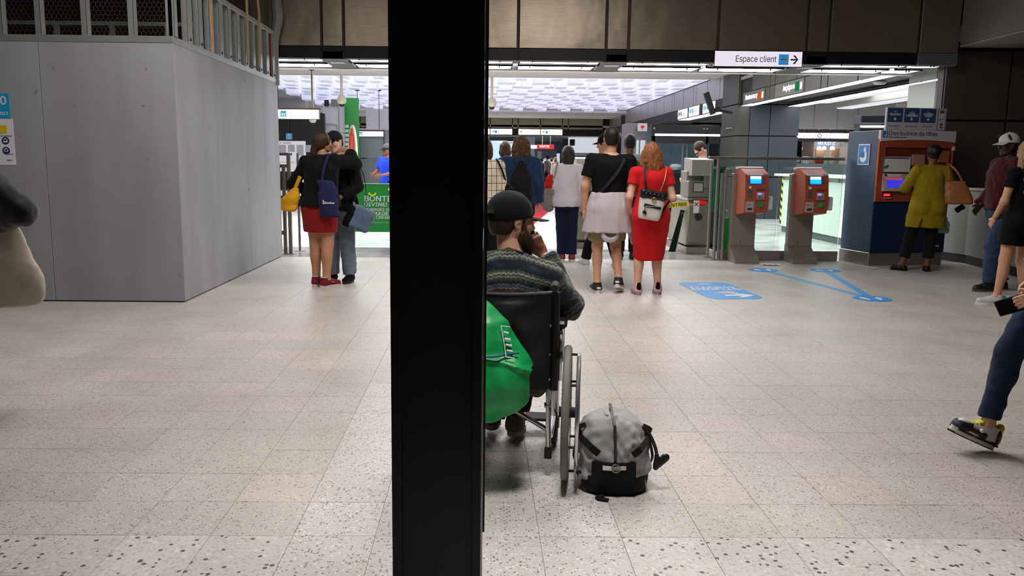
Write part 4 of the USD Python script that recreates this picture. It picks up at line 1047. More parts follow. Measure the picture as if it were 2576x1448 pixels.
def hand(parent, u, z, s, y):
    part(parent, 'hand_card', [box(u - .34 * s, u - .02 * s, y - .003, y, z - .1 * s, z + .18 * s)], mat('card_blue', '#1f66ad', .5))
    hp = [(-.3, -.12), (-.12, -.42), (.08, -.5), (.26, -.38), (.32, -.1), (.3, .2), (.22, .24), (.16, .42), (.06, .46), (-.02, .3), (.1, .2), (.12, -.1), (.0, -.2), (-.14, -.16), (-.26, -.08)]
    part(parent, 'hand_symbol', prism([(u + a * s, z + b * s) for a, b in hp], 'y', y - .006, y - .003), white_paper)
lg = mu(328, 307)
part(M, 'logo', box(lg[0] - .042, lg[0] + .042, -.046, -.042, lg[1] - .042, lg[1] + .042, .002), mat('sign_blue', '#2d7fc4'))
hand(M, lg[0], lg[1], .07, -.046)
mplate('poster', 312, 480, 524, 600, white_paper, .0, .03)
mplate('poster_band', 316, 484, 520, 496, mat('poster_violet', '#4d4a78', .5), .0, .032)
u, z = mu(335, 560)
part(M, 'leaf_print', hull([(u - .04, -.033, z), (u + .03, -.033, z + .035), (u + .05, -.033, z + .01), (u, -.033, z - .03), (u, -.03, z)]), mat('leaf_green', '#3f7a5a', .6))
mplate('paper', 548, 460, 640, 545, mat('paper_pink', '#c58f80', .6), .0, .03)
mplate('paper', 760, 430, 835, 520, mat('paper_amber', '#b0693f', .6), .0, .03)
# sloping console
uA, uB, uC = mu(302, 700)[0], mu(502, 700)[0], mu(836, 700)[0]
part(M, 'console', prism([(.01, zf(748)), (-.085, zf(748)), (-.03, zf(612)), (.01, zf(612))], 'x', uA, uB), mat('console_pink', '#c9b1ad', .5))
def on_console(y): return -.03 - .055 * (zf(612) - zf(y)) / (zf(612) - zf(748)) - .002
def cplate(name, x0, y0, x1, y1, look, d=.003):
    a, b = mu(x0, y0)[0], mu(x1, y1)[0]
    ya, yb = on_console(y1), on_console(y0)
    part(M, name, hull([(q, yy - dd, z) for q in (a, b) for z, yy in ((zf(y1), ya), (zf(y0), yb)) for dd in (-.006, d)]), look)
cplate('screen', 332, 645, 460, 718, glow('screen_indigo', '#3f38d8', 1.0))
cplate('screen_top', 330, 643, 452, 660, glow('screen_rose', '#c8506a', .7), .005)
cplate('label', 318, 612, 446, 637, white_paper)
cplate('label_mark', 322, 615, 340, 632, mat('tape_ink', '#35300c'), .005)
mplate('card_reader', 308, 741, 378, 803, mat('reader_red', '#6a1413', .4), .03, .045)
mplate('reader_light', 312, 768, 358, 786, glow('red_led', '#ff2a30', 2.2), .045, .05)
mplate('reader_lip', 310, 796, 372, 806, mat('lip_pink', '#c99a8c', .5), .045, .055)
mplate('corner_tag', 864, 392, 884, 425, white_paper, .03, .034)
mplate('label_tag', 727, 1182, 758, 1197, white_paper, .0, .008)
# hand sign on the left side
sx = -.001
for nm, look, s, dpt in (('side_sign_rim', white_paper, 1.0, .004), ('side_sign', mat('sign_blue', '#2d7fc4'), .9, .007)):
    zc, yc = zf(463), .30
    part(M, nm, box(-.004 - dpt, .004, yc - .13 * s, yc + .13 * s, zc - .15 * s, zc + .15 * s, .002), look)
hs = [( .08, -.04), (.04, -.1), (-.02, -.115), (-.075, -.08), (-.08, .02), (-.06, .04), (-.05, .1), (-.02, .11), (.0, .06), (-.03, .04), (-.035, -.03), (0, -.05), (.04, -.04)]
part(M, 'hand_symbol', prism([(yc + a, zc + b) for a, b in hs], 'x', -.014, -.010), white_paper)
part(M, 'hand_card', box(-.0135, -.0105, yc + .0, yc + .075, zc - .03, zc + .03), mat('card_blue', '#1f66ad'))
# sign board on the roof
tu0, tu1 = mu(352, 275)[0], mu(828, 275)[0]
bt = TH + (275 - 97) / 1071 * TH
part(M, 'roof_board', box(tu0, tu1, .02, .06, TH, bt, .004), mat('board_white', '#cfcad2', .5))
bu = lambda x: tu0 + (x - 352) / 476 * (tu1 - tu0)
bzv = lambda y: TH + (275 - y) / 1071 * TH
for k, (x0, x1, l1, l2) in enumerate(((358, 476, 'Montréal', ''), (489, 606, 'Laval', 'Longueuil'), (618, 738, "d'autres", 'zones'))):
    part(M, 'blue_square', box(bu(x0), bu(x1), .014, .02, bzv(210), bzv(103), .002), mat('board_navy', '#33507f', .5))
    xm = (bu(x0) + bu(x1)) / 2
    lt = [sign_text(l1, .03, xm, .014, bzv(152 if l2 else 158), 'c', True), sign_text('Zone', .016, xm, .014, bzv(135), 'c')]
    if l2: lt.append(sign_text(l2, .03, xm, .014, bzv(166), 'c', True))
    for t_ in lt:
        part(M, 'lettering', t_, white_paper, smooth=False)
    zc_ = bzv(184)
    part(M, 'arrow', prism([(xm - .007, zc_ + .02), (xm + .007, zc_ + .02), (xm + .007, zc_ - .004), (xm + .022, zc_ + .006), (xm + .022, zc_ - .006), (xm, zc_ - .026), (xm - .022, zc_ - .006), (xm - .022, zc_ + .006), (xm - .007, zc_ - .004)], 'y', .011, .014), white_paper)
    part(M, 'small_print', sign_text(('Tous modes A', 'Tous modes AB', 'ABC et autres')[k], .02, xm, .02, bzv(245), 'c', True), mat('print_rose', '#9a6f78', .6), smooth=False)
part(M, 'frame', [box(bu(756), bu(758), .016, .02, bzv(266), bzv(103)), box(bu(817), bu(819), .016, .02, bzv(266), bzv(103)), box(bu(756), bu(819), .016, .02, bzv(105), bzv(103)), box(bu(756), bu(819), .016, .02, bzv(266), bzv(264))], ink)
part(M, 'icon', [box(bu(774), bu(804), .016, .02, bzv(134), bzv(116))], ink)
part(M, 'icon', [box(bu(774), bu(804), .016, .02, bzv(183), bzv(179)), box(bu(774), bu(777), .016, .02, bzv(196), bzv(183))], ink)
part(M, 'icon', [box(bu(777), bu(800), .016, .02, bzv(228), bzv(214)), box(bu(780), bu(797), .016, .02, bzv(250), bzv(236))], ink)
HB = thing('heater_box', 'dark wall box with white light strip beneath it behind the ticket machine', 'wall box')
p, q = at_y(2165, 290, 14.65), at_y(2235, 310, 14.65)
part(HB, 'box', box(p[0], q[0] + .2, 14.62, 14.9, q[2], p[2], .01), mat('heater_navy', '#1d242c', .5))
part(HB, 'light_strip', box(p[0] + .05, q[0] + .2, 14.63, 14.75, q[2] - .07, q[2] - .04), tube_dim)
part(HB, 'lower_box', box(p[0], q[0] + .2, 14.65, 14.9, q[2] - .35, q[2] - .08, .01), black_metal)
part(HB, 'bracket', box(q[0] + .0, q[0] + .1, 14.9, 16, q[2] - .2, p[2]), black_metal)

# ================================================================== ticket counter behind the glass
TC = thing('ticket_counter', 'pale green service counter with white ledge and hazard tape on its corner, behind the glass', 'counter')
pale = mat('counter_pale', '#c5d2c6', .4, vary=.03)
part(TC, 'front', box(6.55, 6.6, 14.3, 17.9, .13, 1.12, .006), pale)
part(TC, 'end', box(6.6, 7.4, 17.86, 17.9, .13, 1.12, .004), pale)
part(TC, 'base', box(6.58, 7.4, 14.3, 17.85, 0, .13), mat('counter_base', '#4d5552', .6))
part(TC, 'ledge', box(6.42, 7.4, 14.2, 18.05, 1.2, 1.25, .008), white_wall)
part(TC, 'ledge_support', [box(6.5, 6.53, 14.4 + .55 * k, 14.43 + .55 * k, 1.12, 1.2) for k in range(7)], steel)
part(TC, 'under_ledge', box(6.56, 7.4, 14.3, 17.9, 1.12, 1.2), mat('under_ledge', '#8d958f', .5))
n = 12
for k in range(n):
    z0, z1 = .16 + k * .96 / n, .16 + (k + 1) * .96 / n
    part(TC, 'hazard_tape', hull([(6.545, y_, z + (.04 if y_ > 17.86 else 0)) for y_ in (17.82, 17.905) for z in (z0, z1)] + [(6.55, y_, z + (.04 if y_ > 17.86 else 0)) for y_ in (17.82, 17.905) for z in (z0, z1)]), mat('tape_lime', '#d6dc2a', .5) if k % 2 else black_metal)
part(TC, 'tray', [box(6.5, 6.9, 16.8, 17.2, 1.25, 1.27, .004)], white_paper)

# ================================================================== grey counter wall on the right
CW = thing('service_counter', 'low grey counter wall with pale ledge and black base at the right', 'counter')
cg = mat('counter_grey', '#83827c', .55, vary=.05, vscale=2)
c0, c1, c2 = np.array(on_floor(2384, 655)[:2]), np.array(on_floor(2424, 664)[:2]), np.array(on_floor(2600, 712)[:2])
c0 = np.array((7.15, 12.6)); c1 = on_floor(2424, 662)[:2]; c2 = on_floor(2590, 706)[:2]
def wall_seg(a, b, z0, z1, t, name, look, off=0.0):
    d = (b - a) / np.linalg.norm(b - a); nrm = np.array((-d[1], d[0]))
    if nrm @ (np.array((0, 0)) - a) > 0: nrm = -nrm
    q = [a - nrm * off, b - nrm * off, b + nrm * t, a + nrm * t]
    part(CW, name, hull([(*p_, z) for p_ in q for z in (z0, z1)]), look)
zt = float(P_z) if (P_z := at_y(2424, 473, c1[1])[2]) else 1
for a, b in ((c0, c1), (c1, c2)):
    wall_seg(a, b, .13, zt - .03, .05, 'front', cg)
    wall_seg(a, b, 0, .128, .05, 'base', black_metal, -.02)
    wall_seg(a, b, zt - .028, zt, .35, 'ledge', mat('ledge_pale', '#a49f98', .5), .02)
part(CW, 'tray', [box(c1[0] + .35, c1[0] + .8, c1[1] - .25, c1[1] - .1, zt + .002, zt + .012, .003)], mat('tray_grey', '#9a9690', .4))
part(CW, 'card_holder', [box(c1[0] + .62, c1[0] + .66, c1[1] - .5, c1[1] - .46, zt + .002, zt + .09)], white_paper)

# ================================================================== stickers on the floor
sky_blue = mat('floor_sticker_blue', '#2f93d6', .5)
q = [on_floor(*p_)[:2] for p_ in ((1715, 710.5), (1838, 709.7), (1914, 752), (1770, 752))]
o = (q[0] + q[3]) / 2; ex = (q[1] - q[0] + q[2] - q[3]) / 2; ey = (q[0] - q[3] + q[1] - q[2]) / 2
W_, H_ = np.linalg.norm(ex), np.linalg.norm(ey)
ang = math.degrees(math.atan2(ex[1], ex[0]))
ctr = sum(q) / 4
FS = thing('floor_sticker', 'blue rounded rectangle sticker on floor with white arrow and upside-down words', 'floor sticker', (*ctr, 0), ang)
from shapely.geometry import box as sbox
rr = sbox(-W_ / 2 + .16, -H_ / 2 + .16, W_ / 2 - .16, H_ / 2 - .16).buffer(.16)
part(FS, 'sheet', prism(list(rr.exterior.coords)[:-1], 'z', .0004, .002), sky_blue)
def floor_text(txt, h, y, align=0, flip=True):
    m = meshkit.text_mesh(txt, h, .0008, True); v = m.vertices.copy()
    v[:, 0] -= (v[:, 0].max() + v[:, 0].min()) / 2
    if flip: v[:, :2] *= -1
    return trimesh.Trimesh(v + (align, y, .002), m.faces, process=False)
part(FS, 'lettering', [floor_text('PHOTO', .11, H_ * .22), floor_text('STUDIO', .11, H_ * .22 - .15), floor_text('stm', .07, H_ * .41)], white_paper, smooth=False)
ay = -H_ * .30
part(FS, 'arrow', prism([(-.06, ay - .035), (.12, ay - .035), (.04, ay - .13), (.12, ay - .13), (.27, ay), (.12, ay + .13), (.04, ay + .13), (.12, ay + .035), (-.06, ay + .035)], 'z', .002, .003), white_paper)
part(FS, 'printed_shirt', prism([(-.16, -H_ * .17), (.0, -H_ * .09), (.1, -H_ * .07), (.17, -H_ * .14), (.05, -H_ * .19)], 'z', .002, .0028), mat('shirt_print', '#d8b8a6', .6))
cs = [on_floor(1920, 679), on_floor(2076, 680), on_floor(2194, 751)]
for c, lab in zip(cs, ('round blue floor sticker with white footprints before the left orange machine', 'round blue floor sticker with white footprints before the right orange machine', 'round blue floor sticker with white footprints, the nearest one at the point of the V')):
    s = thing('footprint_sticker', lab, 'floor sticker', (c[0], c[1], 0))
    part(s, 'disc', lathe([(0, .0006), (.2, .0006), (.2, .0022), (0, .0022)], 40), sky_blue)
    for k in (-1, 1):
        fpn = [(k * .075 + .032 * math.cos(t) * (1.1 if math.sin(t) > 0 else .8), .02 + .085 * math.sin(t)) for t in np.linspace(0, 2 * np.pi, 20, endpoint=False)]
        part(s, 'footprint', xf(prism(fpn, 'z', .0022, .003), rz=-12 * k), white_paper)
for a, b, lab in ((cs[0], cs[2], 'long blue floor stripe running from the left round sticker'), (cs[1], cs[2], 'shorter broad blue floor stripe running from the right round sticker')):
    d = (b - a)[:2]; L_ = np.linalg.norm(d); d /= L_; n_ = np.array((-d[1], d[0])) * .045
    p_, r_ = a[:2] + d * .2, b[:2] - d * .2
    solo('floor_stripe', prism([p_ - n_, r_ - n_, r_ + n_, p_ + n_], 'z', .0005, .0016), mat('floor_stripe_blue', '#4da0d8', .5), lab, 'floor sticker', smooth=False)

# ================================================================== figures: implicit bodies meshed with surface nets
A3 = lambda p: np.asarray(p, float)
def _span(pts, r):
    pts = np.atleast_2d(pts)
    return pts.min(0) - r, pts.max(0) + r
def cap(a, b, ra, rb=None, flat=None, end='', op='u', k=None):
    a, b = A3(a), A3(b) + 1e-9
    rb = ra if rb is None else rb
    ab = b - a; L2 = float(ab @ ab) + 1e-12; L = math.sqrt(L2)
    if flat:
        n = A3(flat[0]); n = n / np.linalg.norm(n); fl = flat[1]
    def fn(x, y, z):
        vx, vy, vz = x - a[0], y - a[1], z - a[2]
        t = (vx * ab[0] + vy * ab[1] + vz * ab[2]) / L2
        tc = np.clip(t, 0, 1)
        vx = vx - tc * ab[0]; vy = vy - tc * ab[1]; vz = vz - tc * ab[2]
        q = vx * vx + vy * vy + vz * vz
        if flat:
            vn = vx * n[0] + vy * n[1] + vz * n[2]
            q = q - vn * vn + (vn / fl) ** 2
        d = np.sqrt(np.maximum(q, 0)) - (ra + (rb - ra) * tc)
        if 'b' in end: d = np.maximum(d, (t - 1) * L)
        if 'a' in end: d = np.maximum(d, -t * L)
        return d
    return (*_span([a, b], max(ra, rb) * max(1, flat[1] if flat else 1)), fn, op, k)
def ell(c, r, R=None, op='u', k=None):
    c, r = A3(c), A3(r)
    m = float(r.min())
    def fn(x, y, z):
        p = (x - c[0], y - c[1], z - c[2])
        if R is not None:
            p = [p[0] * R[0, i] + p[1] * R[1, i] + p[2] * R[2, i] for i in range(3)]
        q = np.sqrt((p[0] / r[0]) ** 2 + (p[1] / r[1]) ** 2 + (p[2] / r[2]) ** 2)
        return (q - 1) * m
    return (*_span([c], r.max()), fn, op, k)
def rbx(c, half, rad, R=None, op='u', k=None):
    c, half = A3(c), A3(half) - rad
    def fn(x, y, z):
        p = (x - c[0], y - c[1], z - c[2])
        if R is not None:
            p = [p[0] * R[0, i] + p[1] * R[1, i] + p[2] * R[2, i] for i in range(3)]
        q = [np.abs(p[i]) - half[i] for i in range(3)]
        o = np.sqrt(sum(np.maximum(v, 0) ** 2 for v in q))
        return o + np.minimum(np.maximum(np.maximum(q[0], q[1]), q[2]), 0) - rad
    return (*_span([c], np.linalg.norm(half) + rad), fn, op, k)
def loft(zs, cx, cy, rx, ry, op='u', k=None, e=2.0):
    from scipy.interpolate import PchipInterpolator as PI
    zs, cx, cy, rx, ry = (A3(v) * np.ones(len(zs)) for v in (zs, cx, cy, rx, ry))
    f = [PI(zs, v) for v in (cx, cy, rx, ry)]
    lo = A3(((cx - rx).min(), (cy - ry).min(), zs[0])); hi = A3(((cx + rx).max(), (cy + ry).max(), zs[-1]))
    def fn(x, y, z):
        zz = np.clip(z, zs[0], zs[-1])
        a, b, c, d = (g(zz) for g in f)
        q = ((np.abs(x - a) / c) ** e + (np.abs(y - b) / d) ** e) ** (1 / e)
        dd = (q - 1) * np.minimum(c, d)
        return np.maximum(dd, np.maximum(zs[0] - z, z - zs[-1]))
    return (lo, hi, fn, op, k)
def half(n, p, op='i'):
    """Keeps the side of the plane through p that n points away from."""
    n = A3(n) / np.linalg.norm(n); d0 = float(n @ A3(p))
    return (None, None, lambda x, y, z: n[0] * x + n[1] * y + n[2] * z - d0, op, 0)

def nets(phi, lo, h):
    s = phi < 0
    nx, ny, nz = phi.shape
    cnt = np.zeros((nx - 1, ny - 1, nz - 1), np.int8)
    corners = [(i, j, k) for i in (0, 1) for j in (0, 1) for k in (0, 1)]
    for i, j, k in corners:
        cnt += s[i:nx - 1 + i, j:ny - 1 + j, k:nz - 1 + k]
    idx = np.argwhere((cnt > 0) & (cnt < 8))
    if not len(idx):
        raise ValueError('empty solid')
    acc = np.zeros((len(idx), 3)); num = np.zeros(len(idx))
    val = {c: phi[idx[:, 0] + c[0], idx[:, 1] + c[1], idx[:, 2] + c[2]] for c in corners}
    for c in corners:
        for d in range(3):
            if c[d] == 0:
                e = list(c); e[d] = 1; e = tuple(e)
                m = (val[c] < 0) != (val[e] < 0)
                t = val[c][m] / (val[c][m] - val[e][m])
                p = np.tile(np.array(c, float), (m.sum(), 1)); p[:, d] += t
                acc[m] += p; num[m] += 1
    V = lo + h * (idx + acc / num[:, None])
    ids = np.full(cnt.shape, -1, np.int64); ids[tuple(idx.T)] = np.arange(len(idx))
    F = []
    for d in range(3):
        u, v = (d + 1) % 3, (d + 2) % 3
        a = [slice(None)] * 3; b = [slice(None)] * 3
        a[d] = slice(0, -1); b[d] = slice(1, None)
        ch = np.argwhere(s[tuple(a)] != s[tuple(b)])
        ch = ch[(ch[:, u] > 0) & (ch[:, v] > 0) & (ch[:, u] < phi.shape[u] - 1) & (ch[:, v] < phi.shape[v] - 1)]
        eu = np.eye(3, dtype=int)[u]; ev = np.eye(3, dtype=int)[v]
        q = np.stack([ids[tuple((ch - o).T)] for o in (0 * eu, eu, eu + ev, ev)], 1)
        pos = s[tuple(ch.T)]
        q = np.where(pos[:, None], q, q[:, ::-1])
        F.append(q[(q >= 0).all(1)])
    return tm(V, np.vstack(F))

def solid(prims, h=.01, k=.02, disp=None, relax=1):
    us = [p for p in prims if p[3] == 'u']
    lo = np.min([p[0] for p in us], 0) - 2.5 * h; hi = np.max([p[1] for p in us], 0) + 2.5 * h
    n = np.ceil((hi - lo) / h).astype(int) + 1
    ax = [(lo[i] + h * np.arange(n[i])).astype(np.float32) for i in range(3)]
    phi = np.full(tuple(n), 1.0, np.float32)
    for plo, phi_hi, fn, op, pk in prims:
        kk = k if pk is None else pk
        if plo is None:
            sl = tuple(slice(0, m) for m in n)
        else:
            i0 = np.maximum(np.floor((plo - kk - 2.5 * h - lo) / h).astype(int), 0)
            i1 = np.minimum(np.ceil((phi_hi + kk + 2.5 * h - lo) / h).astype(int) + 1, n)
            if (i1 <= i0).any():
                continue
            sl = tuple(slice(a, b) for a, b in zip(i0, i1))
        d = fn(ax[0][sl[0]][:, None, None], ax[1][sl[1]][None, :, None], ax[2][sl[2]][None, None, :]).astype(np.float32)
        c = phi[sl]
        if op == 'u':
            if kk > 0:
                hh = np.maximum(kk - np.abs(c - d), 0) / kk
                phi[sl] = np.minimum(c, d) - hh * hh * kk * .25
            else:
                phi[sl] = np.minimum(c, d)
        else:
            e = -d if op == 's' else d
            if kk > 0:
                hh = np.maximum(kk - np.abs(c - e), 0) / kk
                phi[sl] = np.maximum(c, e) + hh * hh * kk * .25
            else:
                phi[sl] = np.maximum(c, e)
    if disp is not None:
        near = np.argwhere(np.abs(phi) < .04)
        P = np.stack([ax[i][near[:, i]] for i in range(3)], 1)
        phi[tuple(near.T)] += disp(P).astype(np.float32)
    m = nets(phi, lo, h)
    if relax:
        import scipy.sparse as sp
        f = m.faces; nv = len(m.vertices)
        e = np.vstack([f[:, [0, 1]], f[:, [1, 2]], f[:, [2, 0]]])
        W = sp.coo_matrix((np.ones(len(e) * 2), (np.r_[e[:, 0], e[:, 1]], np.r_[e[:, 1], e[:, 0]])), shape=(nv, nv)).tocsr()
        W.data[:] = 1
        W = sp.diags(1 / np.maximum(np.asarray(W.sum(1)).ravel(), 1)) @ W
        V = m.vertices.copy()
        for _ in range(relax):
            V = V + .5 * (W @ V - V); V = V - .35 * (W @ V - V)
        m = trimesh.Trimesh(V, f, process=False)
    return m

def folds(amp=.008, f=(9, 9, 4), seed=0, amp2=.0):
    def g(P):
        d = amp * (meshkit.fbm(P * np.array(f), 3, seed) - .5) * 2
        if amp2:
            d = d + amp2 * (meshkit.noise(P * np.array(f) * 3.1, seed + 7) - .5) * 2
        return d
    return g

def rot(yaw=0, pitch=0, roll=0):
    """Head-style rotation: yaw turns left(+)/right(-) about z, pitch(+) nods down, roll(+) tips to the right."""
    y, p, r = (math.radians(a) for a in (yaw, -pitch, roll))
    Rz = np.array([[math.cos(y), -math.sin(y), 0], [math.sin(y), math.cos(y), 0], [0, 0, 1]])
    Rx = np.array([[1, 0, 0], [0, math.cos(p), -math.sin(p)], [0, math.sin(p), math.cos(p)]])
    Ry = np.array([[math.cos(r), 0, math.sin(r)], [0, 1, 0], [-math.sin(r), 0, math.cos(r)]])
    return Rz @ Rx @ Ry

skins = {k: mat('skin_' + k, c, .5, sss=.12, vary=.06, vscale=18, spec=.35) for k, c in (('fair', '#d9a68c'), ('tan', '#b98463'), ('olive', '#c79574'), ('brown', '#6d4632'), ('dark', '#3d271d'))}
def hair_look(name, dark, light):
    nodes = {'t': ('texture_coordinate', {}), 'm': ('mapping', dict(scale=(60, 60, 4))), 'n': ('noise_texture', dict(scale=2.4, detail=4.0)), 'r': ('rgb_ramp', dict(ramp=[(.3, lin(dark)), (.7, lin(light))])), 'b': ('bump', dict(strength=.7, distance=.006)), 'p': ('principled_bsdf', dict(roughness=.5, specular_ior_level=.35))}
    return usdkit.material(stage, '/World/Looks/hair_' + name, nodes, [('t.object', 'm.vector'), ('m.vector', 'n.vector'), ('n.fac', 'r.fac'), ('r.color', 'p.base_color'), ('n.fac', 'b.height'), ('b.normal', 'p.normal')], surface='p.BSDF')
hairs = dict(brown=hair_look('brown', '#22140d', '#4a2f20'), black=hair_look('black', '#0b0908', '#231c18'), auburn=hair_look('auburn', '#5a2f18', '#a5683a'), blond=hair_look('blond', '#6b5232', '#b08c5c'), greyblack=hair_look('greyblack', '#141211', '#3e3733'), light=hair_look('light', '#2d1d12', '#6b4a30'))
def cloth(name, col, rough=.85, bump=.25, bscale=350, sheen=.06, vary=.08, vscale=14, **kw):
    return mat('cloth_' + name, col, rough, bump=bump, bscale=bscale, sheen=sheen, vary=vary, vscale=vscale, spec=.2, **kw)
black_cloth = cloth('black', '#060606', vary=.2, sheen=.0)
sole_white = mat('sole_white', '#d8d6d2', .6)
sole_dark = mat('sole_dark', '#1b1918', .7)
eye_white = mat('eye_white', '#e4ded8', .3)
eye_dark = mat('eye_dark', '#20150f', .2)

MALE = np.array([(.80, .13, .10, -.005), (.86, .165, .122, -.012), (.94, .172, .128, -.016), (1.02, .160, .117, -.006), (1.10, .150, .108, .0), (1.20, .160, .116, .0), (1.30, .176, .122, -.004), (1.38, .180, .114, -.012), (1.44, .135, .085, -.016), (1.485, .07, .062, -.012)])
FEMALE = np.array([(.80, .135, .10, -.005), (.86, .172, .126, -.014), (.93, .180, .130, -.018), (1.0, .163, .113, -.008), (1.08, .137, .098, .0), (1.14, .130, .094, .0), (1.24, .143, .112, .008), (1.31, .152, .118, .008), (1.38, .152, .098, -.006), (1.43, .112, .074, -.012), (1.475, .058, .052, -.01)])

class Fig:
    def __init__(s, label, loc, rz=0, H=1.75, fem=False, build=1.0, h=.011, skin='fair', head=(0, 0, 0), lean=(0, 0), up=0.0, foot=None, bf=None, legw=1.0, hs=1.0, **J):
        s.s = H / 1.75; s.fem = fem; s.build = build; s.h = h; s.skin = skins[skin]; s.loc = A3((*loc, 0) if len(loc) == 2 else loc); s.rz = rz; s.hs = hs; s.up = up; s.lean = lean; s.legw = legw
        s.bf = bf or build
        sw, hw = (.168, .088) if fem else (.188, .092)
        sw *= .5 + .5 * build
        D = {}
        for sd, g in (('L', -1), ('R', 1)):
            D['hip' + sd] = (g * hw, -.005, .93); D['knee' + sd] = (g * (hw + .004), .015, .50); D['ankle' + sd] = (g * (hw + .002), -.025, .085)
            D['sh' + sd] = (g * sw, -.018, 1.415); D['el' + sd] = (g * (sw + .055), -.045, 1.13); D['wr' + sd] = (g * (sw + .06), .03, .885)
        D['neck'] = (0, -.02, 1.46); D['head'] = (0, .012, 1.638 if not fem else 1.64)
        for n in list(D):
            q = A3(D[n]) + (0, 0, up)
            if D[n][2] > .95:
                q = q + (lean[0] * (D[n][2] - .95), lean[1] * (D[n][2] - .95), 0)
            D[n] = q
        for n, v in J.items():
            if n in D: D[n] = A3(v)
        s.J = {n: v * s.s for n, v in D.items()}
        s.R = rot(*head)
        s.foot = dict(L=(6, 0), R=(-6, 0)); s.foot.update(foot or {})
        s.handdef = {}
        s.path = thing('person', label, 'person', s.loc, rz)
        s.extra = []
    # ---- pieces as prims
    def torso(s, pad=0.0, z0=None, z1=None, f=1.0, grow=None):
        T = (FEMALE if s.fem else MALE).copy()
        z = T[:, 0]
        z0 = z[0] if z0 is None else z0; z1 = z[-1] if z1 is None else z1
        zz = np.unique(np.r_[z0, z[(z > z0 + .01) & (z < z1 - .01)], z1])
        rx, ry, cy = (np.interp(zz, z, T[:, i]) for i in (1, 2, 3))
        if grow is not None:
            g = np.interp(zz, [q[0] for q in grow], [q[1] for q in grow])
            rx, ry = rx + g, ry + g * .8
        ln = np.maximum(zz - .95, 0)
        return [loft((zz + s.up) * s.s, s.lean[0] * ln * s.s, (cy + s.lean[1] * ln) * s.s, (rx * s.build * f) * s.s + pad, (ry * s.bf * f) * s.s + pad)]
    def shoulders(s, pad=0.0):
        J = s.J; q = []
        for sd in 'LR':
            sh = J['sh' + sd]; ne = J['neck']
            q.append(cap(ne + (0, 0, -.035 * s.s), sh + (0, 0, .0), .062 * s.s + pad, .056 * s.s * (.6 + .4 * s.build) + pad, flat=((0, 1, 0), 1.05)))
        return q
    def arm(s, sd, pad=0.0, frac=2.0, cuff=0.0):
        """frac: 0..1 upper arm, 1..2 forearm."""
        J = s.J; a, b, c = J['sh' + sd], J['el' + sd], J['wr' + sd]; m = s.s * (.55 + .45 * s.build) * (.88 if s.fem else 1)
        q = []
        f1 = min(frac, 1); e = 'b' if frac <= 1 else ''
        q.append(cap(a, a + (b - a) * f1, .056 * m + pad, (.056 - .013 * f1) * m + pad + (cuff if frac <= 1 else 0), end=e))
        if frac > 1:
            f2 = frac - 1
            q.append(cap(b, b + (c - b) * f2, .044 * m + pad, (.044 - .016 * f2) * m + pad + cuff, end='b'))
        return q
    def leg(s, sd, pad=0.0, frac=2.0, flare=0.0, kpad=0.0):
        J = s.J; a, b, c = J['hip' + sd], J['knee' + sd], J['ankle' + sd]; m = s.s * s.legw
        f1 = min(frac, 1)
        q = [cap(a, a + (b - a) * f1, .092 * m + pad, (.092 - .034 * f1) * m + pad + (kpad if frac > 1 else flare), end='b' if frac <= 1 else '')]
        if frac > 1:
            f2 = frac - 1
            q.append(cap(b, b + (c - b) * f2, .056 * m + pad + kpad, (.056 - .019 * f2) * m + pad + flare, end='b'))
            d = (c - b) / np.linalg.norm(c - b)
            back = np.cross(d, (1, 0, 0)); back /= np.linalg.norm(back)
            if back[1] > 0 and s.up == 0: back = -back
            q.append(ell(b + (c - b) * .3 + back * .017 * m, (.05 * m + pad * .9, .05 * m + pad * .9, .1 * m)))
        return q
    def seat(s, pad=0.0):
        m = s.s
        return [ell((g * .078 * m, -.05 * m * s.bf, (.905 + s.up) * m), (.098 * m * s.build + pad, .092 * m * s.bf + pad, .098 * m + pad)) for g in (-1, 1)]
    # ---- hand
    def hand(s, sd, d=None, n=None, curl=(22, 26, 20), spread=1.0, thumb=.6):
        w0 = s.J['wr' + sd]; el_ = s.J['el' + sd]
        d = A3(d) if d is not None else (w0 - el_)
        d = d / np.linalg.norm(d)
        g = 1 if sd == 'R' else -1
        n = A3(n) if n is not None else A3((-g, 0, 0))      # palm normal
        n = n - d * (n @ d); n /= np.linalg.norm(n)
        t = np.cross(d, n) * g                             # towards the thumb
        m = s.s * (.92 if s.fem else 1.0)
        P = [cap(w0 - d * .02 * m, w0 + d * .03 * m, .026 * m, .03 * m, flat=(n, .7))]
        for o in (-.026, -.009, .009, .026):
            P.append(cap(w0 + d * .02 * m + t * o * .7 * m, w0 + (d * .088 + t * o) * m, .015 * m, .0115 * m, flat=(n, .95), k=.012))
        def turn(v, deg):
            a = math.radians(deg); return v * math.cos(a) + n * math.sin(a)
        for o, L, rr in ((.027, .072, .0095), (.009, .08, .0098), (-.009, .075, .0093), (-.026, .058, .0082)):
            p = w0 + (d * .088 + t * o) * m; a = 0
            dd = d + t * o * 1.6 * spread; dd /= np.linalg.norm(dd)
            for c_, fr, k_ in zip(curl, (.45, .31, .24), range(3)):
                a += c_
                v = dd * math.cos(math.radians(a)) + n * math.sin(math.radians(a))
                q = p + v * L * fr * m
                P.append(cap(p, q, (rr - .0009 * k_) * m, (rr - .0009 * (k_ + 1)) * m, k=.004)); p = q
        b = w0 + (d * .022 + t * .024) * m
        v1 = d * .62 + t * .72 + n * .32 * thumb; v1 /= np.linalg.norm(v1)
        v2 = d * .9 + t * .3 + n * .5 * thumb; v2 /= np.linalg.norm(v2)
        P.append(cap(w0 + d * .01 * m + t * .01 * m, b + v1 * .02 * m, .018 * m, .014 * m, k=.01))
